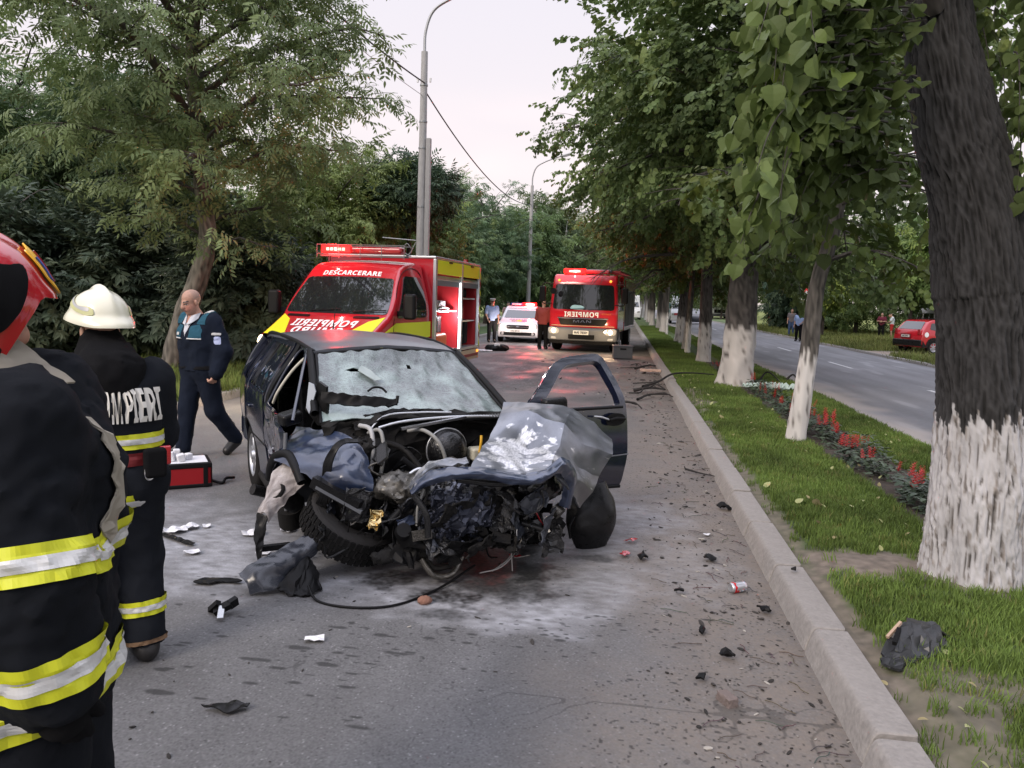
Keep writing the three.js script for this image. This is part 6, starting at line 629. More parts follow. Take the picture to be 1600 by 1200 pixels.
  for (const w of [[[0.31, 0.43, 2.92], [0.36, 0.24, 2.9], [0.35, 0.1, 2.84], [0.25, 0.012, 2.8]], [[0.33, 0.44, 2.92], [0.33, 0.25, 2.9], [0.38, 0.012, 2.84]], [[0.3, 0.44, 2.9], [0.39, 0.22, 2.9], [0.3, 0.05, 2.84], [0.16, 0.012, 2.8]]]) P('wire', tube(w, 0.005, 5), std([0.3, 0.29, 0.28], 0.6)); P('orange_strip', bar([0.77, 0.26, 2.66], [0.79, 0.16, 2.64], 0.012), M.orange); P('red_wire', tube([[0.52, 0.42, 2.86], [0.56, 0.34, 2.88], [0.62, 0.28, 2.84]], 0.006, 5), M.red); P('hanging_rod', tube([[1.0, 0.25, 2.6], [0.95, 0.18, 2.62], [0.96, 0.1, 2.62]], 0.009, 5), dark); P('blue_shard', sheet([[[-0.42, 0.42, 2.78], [-0.1, 0.47, 2.82]], [[-0.4, 0.38, 2.8], [-0.12, 0.43, 2.84]]], { thick: 0.008, crumple: 0.012, cf: 9 }), blue);
}
// what broke off and lies round the wreck
{
  const b = thing('bumper_fragment', 'dusty dark bumper corner lying bent on the road in front of the wreck', 'bumper fragment', [-2.02, 0.0, -4.3], 0.62);
  const bl = (L) => L.map((r) => r.map(([x, y, z]) => { const c = Math.cos(0.62), k = Math.sin(0.62), X = c * x + k * z - 2.6, Z = -k * x + c * z - 6.98, dx = X + 2.02, dz = Z + 4.3; return [c * dx - k * dz, y, k * dx + c * dz]; }));
  mesh('skin', sheet(bl([[[-0.8, 0.3, 2.36], [-0.9, 0.24, 2.38], [-1.02, 0.2, 2.42], [-1.2, 0.15, 2.48], [-1.3, 0.1, 2.5]], [[-0.78, 0.26, 2.44], [-0.88, 0.21, 2.48], [-1.0, 0.17, 2.52], [-1.16, 0.13, 2.58], [-1.27, 0.06, 2.58]], [[-0.84, 0.16, 2.46], [-0.93, 0.12, 2.5], [-1.03, 0.07, 2.55], [-1.14, 0.03, 2.63], [-1.24, 0.01, 2.6]]]), { sub: 8, thick: 0.014, crumple: 0.008, cf: 6 }), std([0.03, 0.033, 0.042], 0.45, 0, { roughnessMap: roughT }), b); mesh('fold', sheet(bl([[[-1.12, 0.04, 2.62], [-1.02, 0.1, 2.58], [-0.9, 0.17, 2.5]], [[-1.07, 0.01, 2.68], [-0.97, 0.02, 2.7], [-0.86, 0.11, 2.56]], [[-1.03, 0.008, 2.72], [-0.93, 0.01, 2.76], [-0.84, 0.012, 2.66]]]), { sub: 6, thick: 0.012, crumple: 0.012, cf: 8 }), M.black, b);
  tag(mesh('trailing_cable', tube([[-1.78, 0.06, -4.22], [-1.7, 0.012, -4.14], [-1.5, 0.01, -4.08], [-1.25, 0.01, -4.15], [-1.05, 0.012, -4.45], [-0.88, 0.06, -4.8]], 0.008, 6, 50), M.black), 'thin black cable trailing over the foam from bumper fragment to engine', 'cable');
}

// ---------------------------------------------------------------- people (local frame: z forward, x to the person's left, origin on the ground)
const skinM = (c) => std([1, 1, 1], 0.6, 0, { vertexColors: true });
const clothM = (c, rough = 0.95, k = 0.004) => phys(c, rough, 0, { specularIntensity: 0.25, bumpMap: weaveT, bumpScale: k });
const CM = { navy: clothM([0.01, 0.014, 0.025]), fire: clothM([0.0125, 0.0145, 0.019]), hivis: std([0.5, 0.52, 0.012], 0.55), silver: std([0.5, 0.5, 0.49], 0.42, 0.1), teal: clothM([0.025, 0.085, 0.125]), shirt: clothM([0.55, 0.56, 0.6]), sky: clothM([0.26, 0.34, 0.52]), black: clothM([0.008, 0.008, 0.009]), boot: std([0.012, 0.011, 0.011], 0.45), beige: clothM([0.44, 0.4, 0.33], 0.8), redC: clothM([0.35, 0.03, 0.03]), maroon: clothM([0.1, 0.02, 0.035]), white: clothM([0.6, 0.6, 0.6]), jean: clothM([0.05, 0.08, 0.16]), hair: std([0.02, 0.016, 0.013], 0.8), brownRed: clothM([0.24, 0.05, 0.045]) };
function march(f, p, d, off, max = 0.5) { let s = 0.004, last = 0.004; for (let i = 0; i < 90 && s < max; i++) { const v = f(p[0] + d[0] * s, p[1] + d[1] * s, p[2] + d[2] * s); if (v > 0) { let a = Math.max(0, s - last), b = s; for (let k = 0; k < 10; k++) { const m = (a + b) / 2; if (f(p[0] + d[0] * m, p[1] + d[1] * m, p[2] + d[2] * m) > 0) b = m; else a = m; } s = (a + b) / 2; break; } last = Math.max(0.0015, -v * 0.9); s += last; } s += off; return [p[0] + d[0] * s, p[1] + d[1] * s, p[2] + d[2] * s]; }
function bandGeo(f, A, B, t0, t1, off, { n = 90, a0 = 0, a1 = 2 * Math.PI, skew = 0, rows = 4, dirA = 0 } = {}) {   // a strip sewn round a limb or trunk
  const d = V(...B).sub(V(...A)), u = V(0, 0, 1).addScaledVector(d, -d.z / d.lengthSq()).normalize(), w = V().crossVectors(d, u).normalize(), P = [], T = []; void dirA;
  for (let i = 0; i <= n; i++) { const a = lerp(a0, a1, i / n), D = u.clone().multiplyScalar(Math.cos(a)).addScaledVector(w, Math.sin(a)); for (let j = 0; j <= rows; j++) { const t = lerp(t0, t1, j / rows) + skew * Math.cos(a), p = V(...A).addScaledVector(d, t); P.push(march(f, p.toArray(), D.toArray(), off)); } }
  for (let i = 0; i < n; i++) for (let j = 0; j < rows; j++) { const k = i * (rows + 1) + j; T.push([k, k + 1, k + rows + 1], [k + 1, k + rows + 2, k + rows + 1]); } return geoOf(P, T, -1);
}
function band(parent, f, A, B, t0, t1, o = {}) { const m = mesh('reflective_band', bandGeo(f, A, B, t0, t1, 0.009, o), CM.hivis, parent), q = (t1 - t0) * 0.32; mesh('silver_strip', bandGeo(f, A, B, t0 + q, t1 - q, 0.0125, o), CM.silver, m); return m; }
const folds = (f, amp, fr, seed) => (x, y, z) => { const d = f(x, y, z); return d > 0.1 || d < -0.12 ? d : d - amp * (0.6 * n3(x * fr + seed, y * fr * 0.8, z * fr) + 0.5 * Math.abs(n3(x * fr * 1.7, y * fr * 2.2 + seed, z * fr * 1.7)) + 0.2 * n3(x * fr * 4, y * fr * 4, z * fr * 4 + seed)); };
function joints(h, o = {}) { const s = h / 1.75, J = { hipL: [0.09, 0.93, 0], hipR: [-0.09, 0.93, 0], kneeL: [0.11, 0.5, 0.02], kneeR: [-0.11, 0.5, 0.02], ankL: [0.12, 0.09, -0.02], ankR: [-0.12, 0.09, -0.02], pelvis: [0, 0.98, 0], chest: [0, 1.28, 0], neck: [0, 1.46, -0.01], head: [0, 1.635, 0.02], shL: [0.185, 1.41, -0.01], shR: [-0.185, 1.41, -0.01], elbL: [0.25, 1.13, -0.02], elbR: [-0.25, 1.13, -0.02], wrL: [0.26, 0.88, 0.06], wrR: [-0.26, 0.88, 0.06], toeL: null, toeR: null }; for (const k in J) if (J[k]) J[k] = J[k].map((v) => v * s); Object.assign(J, o); return J; }
const add = (a, b, k = 1) => [a[0] + b[0] * k, a[1] + b[1] * k, a[2] + b[2] * k];
function body(parent, J, s, { fine = false, skin = [0.42, 0.24, 0.17], hands = true, hair = null, bald = false, look = 0, nod = 0, cell = 0.03, grip = 0.8 } = {}) {
  const c1 = Math.cos(look), s1 = Math.sin(look), H = (x, y, z) => { const Y = y * Math.cos(nod) - z * Math.sin(nod), Z = y * Math.sin(nod) + z * Math.cos(nod); return [J.head[0] + (x * c1 + Z * s1) * s, J.head[1] + Y * s, J.head[2] + (-x * s1 + Z * c1) * s]; };
  const inv = (x, y, z) => { const a = (x - J.head[0]) / s, b = (y - J.head[1]) / s, c = (z - J.head[2]) / s, X = a * c1 - c * s1, Zr = a * s1 + c * c1; return [X, b * Math.cos(nod) + Zr * Math.sin(nod), -b * Math.sin(nod) + Zr * Math.cos(nod)]; };
  const hp = [ell([0, 0.035, -0.015], [0.076, 0.087, 0.096]), ell([0, -0.045, 0.028], [0.06, 0.075, 0.068]), ell([0, -0.015, 0.1], [0.014, 0.026, 0.02]), ell([0, -0.028, 0.108], [0.017, 0.012, 0.012]), ell([0, 0.018, 0.078], [0.05, 0.012, 0.014]), ell([0, -0.062, 0.088], [0.025, 0.008, 0.012]), ell([0, -0.098, 0.07], [0.022, 0.018, 0.018])], ears = [-1, 1].map((k) => ell([k * 0.079, -0.012, -0.008], [0.01, 0.03, 0.018]));
  const hb = blend(hp, 0.025), neckF = capsule([J.neck, add(J.head, [0, -0.05 * s, -0.015 * s]), 0.06 * s, 0.056 * s]);
  const headF = (x, y, z) => { const p = inv(x, y, z); let d = Math.min(hb(...p), ears[0](...p), ears[1](...p)); for (const k of [-1, 1]) d = Math.max(d, -ell([k * 0.031, 0.0, 0.092], [0.016, 0.01, 0.014])(...p)); return smin(d * s, neckF(x, y, z), 0.03); };
  const B = []; for (const k of ['L', 'R']) { B.push(capsule([J['hip' + k], J['knee' + k], 0.088 * s, 0.056 * s]), capsule([J['knee' + k], J['ank' + k], 0.055 * s, 0.038 * s]), capsule([J['ank' + k], J['toe' + k] || add(J['ank' + k], [0, -0.04 * s, 0.15 * s]), 0.042 * s, 0.03 * s]), capsule([J['sh' + k], J['elb' + k], 0.052 * s, 0.042 * s]), capsule([J['elb' + k], J['wr' + k], 0.042 * s, 0.028 * s]), capsule([J['hip' + k], add(J.chest, [k === 'L' ? 0.07 * s : -0.07 * s, 0, 0]), 0.1 * s, 0.115 * s]), capsule([J.chest, J['sh' + k], 0.11 * s, 0.06 * s])); }
  B.push(capsule([J.chest, J.neck, 0.1 * s, 0.062 * s]), neckF); const bf = blend(B, 0.05 * s), lo = [9, 9, 9], hi = [-9, -9, -9]; for (const k in J) if (J[k]) for (let i = 0; i < 3; i++) { lo[i] = Math.min(lo[i], J[k][i] - 0.24 * s); hi[i] = Math.max(hi[i], J[k][i] + 0.24 * s); } lo[1] = Math.max(lo[1], -0.03);
  const tone = (x, y, z) => { const p = inv(x, y, z); let c = skin.map((v) => v * (0.93 + 0.1 * n3(x * 40, y * 40, z * 40))); if (p[1] > -0.14 && p[1] < 0.15) { const red = Math.exp(-(((Math.abs(p[0]) - 0.04) / 0.025) ** 2) - ((p[1] + 0.04) / 0.03) ** 2) * 0.2; c = [c[0] * (1 + red * 0.4), c[1] * (1 - red), c[2] * (1 - red)]; if (p[2] > 0.05) { if (Math.abs(p[1] - 0.026) < 0.006 && Math.abs(Math.abs(p[0]) - 0.033) < 0.021) c = [0.035, 0.025, 0.02]; if (Math.abs(p[1]) < 0.007 && Math.abs(Math.abs(p[0]) - 0.031) < 0.012) c = Math.abs(Math.abs(p[0]) - 0.031) < 0.006 ? [0.02, 0.015, 0.012] : [0.4, 0.38, 0.36]; if (Math.abs(p[1] + 0.063) < 0.007 && Math.abs(p[0]) < 0.026) c = [0.24, 0.09, 0.08]; } if (bald && p[1] > 0.03 && (p[2] < 0.02 || p[1] > 0.06)) c = c.map((v, i) => lerp(v, [0.22, 0.16, 0.13][i], p[2] < 0 ? 0.5 : 0.2)); if (p[1] < -0.03 && p[2] > 0 && fine) c = c.map((v) => v * 0.9); } return c; };
  const parts = [net(bf, lo, hi, cell, { color: tone })]; const hc = fine ? 0.004 : 0.011, hl = H(0, 0, 0); parts.push(net(headF, add(hl, [-0.13 * s, -0.2 * s, -0.15 * s]), add(hl, [0.13 * s, 0.15 * s, 0.15 * s]), hc, { color: tone }));
  if (hands) for (const k of ['L', 'R']) { const w = J['wr' + k], e = J['elb' + k], d = V(...w).sub(V(...e)).normalize(), sd = k === 'L' ? 1 : -1, palmN = V(-sd, 0, 0.15).addScaledVector(d, d.x * sd).normalize(), across = V().crossVectors(d, palmN).normalize(), at = (a, b, c) => V(...w).addScaledVector(d, a * s).addScaledVector(across, b * s).addScaledVector(palmN, c * s).toArray(), F = [capsule([at(0.0, 0, 0), at(0.03, 0, 0), 0.028 * s, 0.03 * s]), ...[-0.024, -0.008, 0.008, 0.024].map((b) => capsule([at(0.03, b, 0), at(0.082, b * 1.15, 0), 0.016 * s, 0.0135 * s]))]; [-0.03, -0.01, 0.01, 0.029].forEach((b, i) => { const L = [0.034, 0.04, 0.038, 0.03][i], g = grip; F.push(capsule([at(0.085, b, 0), at(0.085 + L * Math.cos(g), b, L * Math.sin(g)), 0.0105 * s, 0.0095 * s]), capsule([at(0.085 + L * Math.cos(g), b, L * Math.sin(g)), at(0.085 + L * Math.cos(g) + L * 0.8 * Math.cos(2.1 * g), b, L * Math.sin(g) + L * 0.8 * Math.sin(2.1 * g)), 0.0095 * s, 0.0085 * s])); }); F.push(capsule([at(0.02, 0.03, 0.008), at(0.055, 0.048, 0.022), 0.014 * s, 0.011 * s]), capsule([at(0.055, 0.048, 0.022), at(0.085, 0.04, 0.04), 0.011 * s, 0.009 * s])); const c = at(0.07, 0, 0.02), ff = blend(F, 0.01); parts.push(net(ff, add(c, [-0.13, -0.13, -0.13], s), add(c, [0.13, 0.13, 0.13], s), fine ? 0.004 : 0.01, { color: () => skin.map((v) => v * 1.02) })); }
  const b = mesh('body', merge(parts), skinM(), parent); if (hair) mesh('hair', net((x, y, z) => { const p = inv(x, y, z); return Math.max(ell([0, 0.04, -0.018], [0.085, 0.094, 0.103])(...p), -(p[1] - 0.03 + (p[2] > 0 ? -p[2] * 0.9 : p[2] * 0.9)) * 0.8) * s; }, add(hl, [-0.13, -0.16, -0.15]), add(hl, [0.13, 0.16, 0.15]), fine ? 0.006 : 0.012), hair, parent); return { b, H, inv };
}
function clothes(J, s, bulk, { hem = 0.9, sleeve = 1, collar = 0, amp = 0.01, fr = 7, seed = 1, w = 1 } = {}) {   // fields of a jacket's trunk and sleeves
  const tr = blend([capsule([add(J.pelvis, [0.065 * w * s, -0.1 * s, 0]), add(J.chest, [0.075 * w * s, 0, 0]), (0.105 + bulk) * s, (0.112 + bulk) * s]), capsule([add(J.pelvis, [-0.065 * w * s, -0.1 * s, 0]), add(J.chest, [-0.075 * w * s, 0, 0]), (0.105 + bulk) * s, (0.112 + bulk) * s]), capsule([J.chest, J.shL, (0.1 + bulk) * s, (0.055 + bulk * 0.8) * s]), capsule([J.chest, J.shR, (0.1 + bulk) * s, (0.055 + bulk * 0.8) * s]), capsule([J.chest, add(J.neck, [0, -0.01, 0]), (0.1 + bulk) * s, (0.055 + bulk * 0.4) * s])], 0.06 * s);
  const arm = (k) => { const e = J['elb' + k], wv = J['wr' + k], q = sleeve === 1 ? wv : [0, 1, 2].map((i) => lerp(J['sh' + k][i], e[i], sleeve)); return sleeve === 1 ? blend([capsule([J['sh' + k], e, (0.06 + bulk * 0.9) * s, (0.05 + bulk * 0.9) * s]), capsule([e, wv, (0.05 + bulk * 0.9) * s, (0.036 + bulk * 0.85) * s])], 0.03) : capsule([J['sh' + k], q, (0.06 + bulk) * s, (0.055 + bulk) * s]); };
  const aL = folds(arm('L'), amp, fr, seed + 3), aR = folds(arm('R'), amp, fr, seed + 7), tt = folds(tr, amp, fr, seed), cut = (f) => (x, y, z) => Math.max(f(x, y, z), hem - y);
  const all = (x, y, z) => smin(smin(Math.max(tt(x, y, z), hem - y), aL(x, y, z), 0.04 * s), aR(x, y, z), 0.04 * s); void collar;
  const lo = [9, 9, 9], hi = [-9, -9, -9]; for (const k of ['shL', 'shR', 'elbL', 'elbR', 'wrL', 'wrR', 'chest', 'neck', 'pelvis']) for (let i = 0; i < 3; i++) { lo[i] = Math.min(lo[i], J[k][i] - (0.26 + bulk) * s); hi[i] = Math.max(hi[i], J[k][i] + (0.26 + bulk) * s); } lo[1] = Math.min(hem, J.wrL[1], J.wrR[1]) - 0.1;
  return { all, trunk: cut(tt), aL, aR, lo, hi };
}
function trousers(J, s, bulk, { amp = 0.008, fr = 8, seed = 2, cuff = 0.06, short = 0 } = {}) { const L = []; for (const k of ['L', 'R']) { L.push(capsule([J['hip' + k], J['knee' + k], (0.1 + bulk) * s, (0.068 + bulk) * s])); if (!short) L.push(capsule([J['knee' + k], J['ank' + k], (0.068 + bulk) * s, (0.054 + bulk) * s])); } L.push(capsule([J.hipL, J.hipR, (0.11 + bulk) * s, (0.11 + bulk) * s]), capsule([J.hipL, add(J.pelvis, [0.05, 0.06, 0], s), (0.1 + bulk) * s, (0.1 + bulk) * s]), capsule([J.hipR, add(J.pelvis, [-0.05, 0.06, 0], s), (0.1 + bulk) * s, (0.1 + bulk) * s])); const f = folds(blend(L, 0.035 * s), amp, fr, seed), lo = [9, 9, 9], hi = [-9, -9, -9]; for (const k of ['hipL', 'hipR', 'kneeL', 'kneeR', 'ankL', 'ankR', 'pelvis']) for (let i = 0; i < 3; i++) { lo[i] = Math.min(lo[i], J[k][i] - 0.22 * s); hi[i] = Math.max(hi[i], J[k][i] + 0.22 * s); } const g = (x, y, z) => Math.max(f(x, y, z), cuff - y); lo[1] = cuff - 0.03; return { f: g, lo, hi, legL: L[0], raw: f }; }
function shoe(parent, ank, toe, s, m = CM.boot, cell = 0.012, name = 'shoe') { const f = blend([capsule([add(ank, [0, -0.02 * s, 0]), toe, 0.056 * s, 0.04 * s]), capsule([add(ank, [0, -0.045 * s, -0.03 * s]), add(toe, [0, -0.006 * s, 0]), 0.042 * s, 0.042 * s])], 0.03), g = (x, y, z) => Math.max(f(x, y, z), Math.min(ank[1], toe[1]) - 0.09 * s + 0.003 - y); const lo = [0, 1, 2].map((i) => Math.min(ank[i], toe[i]) - 0.12 * s), hi = [0, 1, 2].map((i) => Math.max(ank[i], toe[i]) + 0.12 * s); return mesh(name, net(g, lo, hi, cell), m, parent); }
function dome(rx, ry, rz, thMax, { flare = () => 0, n = 64, m = 28, thick = 0.006, ridge = 0, skirt = 0 } = {}) { const P = [], T = []; const pt = (a, t, o) => { const th = t * thMax(a), k = 1 + flare(a) * sst(0.78, 1, t), c = Math.sin(th); if (skirt && th > 1.5708) { const e = th - 1.5708, c2 = 1 - skirt * e; return [Math.sin(a) * c2 * (rx + o) * k, -e * ry * 0.95, Math.cos(a) * c2 * (rz + o) * k]; } return [Math.sin(a) * c * (rx + o) * k, Math.cos(th) * (ry + o) + ridge * Math.exp(-((Math.sin(a) * c / 0.12) ** 2)) * Math.max(0, Math.cos(th)) - 0.012 * flare(a) * sst(0.8, 1, t), Math.cos(a) * c * (rz + o) * k]; }; for (let L = 0; L < 2; L++) for (let j = 0; j <= m; j++) for (let i = 0; i < n; i++) P.push(pt((i / n) * 2 * Math.PI, j / m, L ? -thick : 0)); const id = (L, i, j) => L * n * (m + 1) + j * n + (i % n); for (let j = 0; j < m; j++) for (let i = 0; i < n; i++) { T.push([id(0, i, j), id(0, i, j + 1), id(0, i + 1, j)], [id(0, i + 1, j), id(0, i, j + 1), id(0, i + 1, j + 1)], [id(1, i, j), id(1, i + 1, j), id(1, i, j + 1)], [id(1, i + 1, j), id(1, i + 1, j + 1), id(1, i, j + 1)]); } for (let i = 0; i < n; i++) T.push([id(0, i, m), id(1, i, m), id(0, i + 1, m)], [id(0, i + 1, m), id(1, i, m), id(1, i + 1, m)]); return { geo: geoOf(P, T, 0.7), pt }; }
const onDome = (d, outline, o = 0.002, thick = 0.003, edge = 0.03) => plate(outline, (a, t) => d.pt(a, t, o), { edge, thick: 0.0005 }) && plate(outline, (a, t) => d.pt(a, t, o + thick), { edge, thick });
// ---- firefighter in the red helmet, close at the left edge
{
  const s = 1.04, t = thing('person', 'firefighter in a glossy red helmet with beige neck flap, nearest at the left edge', 'person', [-1.36, 0, -1.58], 2.0);
  const J = joints(1.82, { shR: [-0.2, 1.5, 0.04], elbR: [-0.27, 1.22, 0.07], wrR: [-0.25, 0.96, 0.1], head: [0.05, 1.71, -0.125], neck: [0.02, 1.53, -0.07], chest: [0, 1.34, 0.0], shL: [0.2, 1.5, 0.0], elbL: [0.28, 1.2, -0.02], wrL: [0.27, 0.95, 0.03], pelvis: [0, 1.0, 0] });
  const B = body(t, J, s, { fine: true, nod: 0.12, grip: 0.6, look: 0.45 }); void B;
  const c = clothes(J, s, 0.062, { hem: 0.8, amp: 0.026, fr: 5.5, seed: 4 }); mesh('jacket', net(c.all, c.lo, c.hi, 0.013), CM.fire, t);
  const tr = trousers(J, s, 0.045, { cuff: 0.1, amp: 0.012 }); mesh('trousers', net(tr.f, tr.lo, tr.hi, 0.016), CM.fire, t); for (const k of ['L', 'R']) { shoe(t, J['ank' + k], add(J['ank' + k], [0, -0.05, 0.17]), s * 1.2, CM.boot, 0.014, 'boot'); const A = J['knee' + k], Bn = J['ank' + k]; band(t, tr.raw, A, Bn, 0.4, 0.6); }
  band(t, c.aR, J.shR, J.elbR, 0.83, 1.1); band(t, c.aR, J.elbR, J.wrR, 0.62, 0.95); band(t, c.aL, J.shL, J.elbL, 0.8, 1.1);
  band(t, c.trunk, J.pelvis, J.chest, 0.47, 0.72, { n: 72 }); band(t, c.trunk, [0, 0.7, 0], [0, 1.0, 0], 0.4, 0.7, { n: 72, skew: 0.12 });
  mesh('glove', net((x, y, z) => { const w = J.wrR; return Math.min(capsule([w, add(w, [0.02, -0.09, 0.02]), 0.046, 0.05])(x, y, z), ...[-0.03, -0.01, 0.01, 0.03].map((b) => capsule([add(w, [0.02, -0.09, 0.02 + b]), add(w, [0.05, -0.16 + Math.abs(b) * 0.5, 0.03 + b * 1.1]), 0.02, 0.014])(x, y, z)), capsule([add(w, [0.03, -0.04, 0.05]), add(w, [0.05, -0.1, 0.085]), 0.019, 0.015])(x, y, z)); }, add(J.wrR, [-0.1, -0.24, -0.1]), add(J.wrR, [0.16, 0.1, 0.18]), 0.007), CM.black, t);
  mesh('chest_flap', plate(spl([[1.5, -0.045], [1.42, -0.06], [1.32, -0.045], [1.24, -0.06], [1.2, -0.02], [1.3, 0.0], [1.44, 0.0]]), (y, x) => march(c.trunk, [x * 1.3 - 0.03, y, 0.05], [0, 0, 1], 0.008), { edge: 0.03, thick: 0.006 }), CM.beige, t);
  const hel = new THREE.Group(); hel.name = 'helmet'; hel.position.set(J.head[0], J.head[1] + 0.035, J.head[2] - 0.01); hel.rotation.set(0.1, 0.42, 0, 'YXZ'); hel.scale.setScalar(1.1); t.add(hel);
  const thM = (a) => 1.35 + 1.05 * sst(0.6, 1.25, Math.abs(Math.atan2(Math.sin(a), Math.cos(a)))), d = dome(0.142, 0.16, 0.168, thM, { skirt: 0.16, ridge: 0.012, flare: (a) => 0.07 * sst(0.9, 0.2, Math.abs(Math.atan2(Math.sin(a), Math.cos(a)))) + 0.05 * sst(1.8, 2.8, Math.abs(Math.atan2(Math.sin(a), Math.cos(a)))) });
  const helRed = phys([0.38, 0.008, 0.02], 0.16, 0, { clearcoat: 1, clearcoatRoughness: 0.04 }); mesh('helmet_shell', d.geo, helRed, hel); for (const k of [-1, 1]) { mesh('side_pad', onDome(d, Array.from({ length: 24 }, (_, i) => [k * (1.42 + 0.56 * Math.cos(i / 24 * 6.283)), 0.6 + 0.2 * Math.sin(i / 24 * 6.283)])), CM.black, hel); mesh('side_pad', onDome(d, Array.from({ length: 16 }, (_, i) => [k * (1.36 + 0.2 * Math.cos(i / 16 * 6.283)), 0.9 + 0.05 * Math.sin(i / 16 * 6.283)])), CM.black, hel); }
  mesh('emblem', onDome(d, spl([[-0.42, 0.52], [-0.2, 0.5], [0, 0.46], [0.2, 0.5], [0.42, 0.52], [0.36, 0.8], [0, 0.97], [-0.36, 0.8]])), std([0.75, 0.42, 0.02], 0.3), hel); mesh('emblem_cross', onDome(d, [[-0.07, 0.56], [0.07, 0.56], [0.07, 0.86], [-0.07, 0.86]], 0.006), M.redGlass, hel); mesh('emblem_stripe', onDome(d, [[-0.3, 0.6], [-0.2, 0.6], [-0.16, 0.85], [-0.24, 0.82]], 0.006), M.blue, hel);
  mesh('neck_flap', sheet([0, 1, 2].map((j) => Array.from({ length: 11 }, (_, i) => { const a = lerp(-0.55, -5.75, i / 10), r = [0.115, 0.142, 0.168][j] * (1 + (i < 2 ? 0.09 * j * (2 - i) : 0)), y = [1.66, 1.61, 1.565][j] ; return [0.05 + Math.sin(a + 0.42) * r * 0.95, y, -0.13 + Math.cos(a + 0.42) * r]; })), { sub: 5, thick: 0.006, crumple: 0.006, cf: 9 }), CM.beige, t);
  mesh('collar', sheet([0, 1].map((j) => Array.from({ length: 13 }, (_, i) => { const a = (i / 12) * 6.283; return [0.03 + Math.sin(a) * (0.125 + 0.03 * (1 - j)), 1.53 + 0.06 * j, -0.08 + Math.cos(a) * (0.12 + 0.03 * (1 - j))]; })), { thick: 0.012, crumple: 0.006 }), CM.fire, t);
}
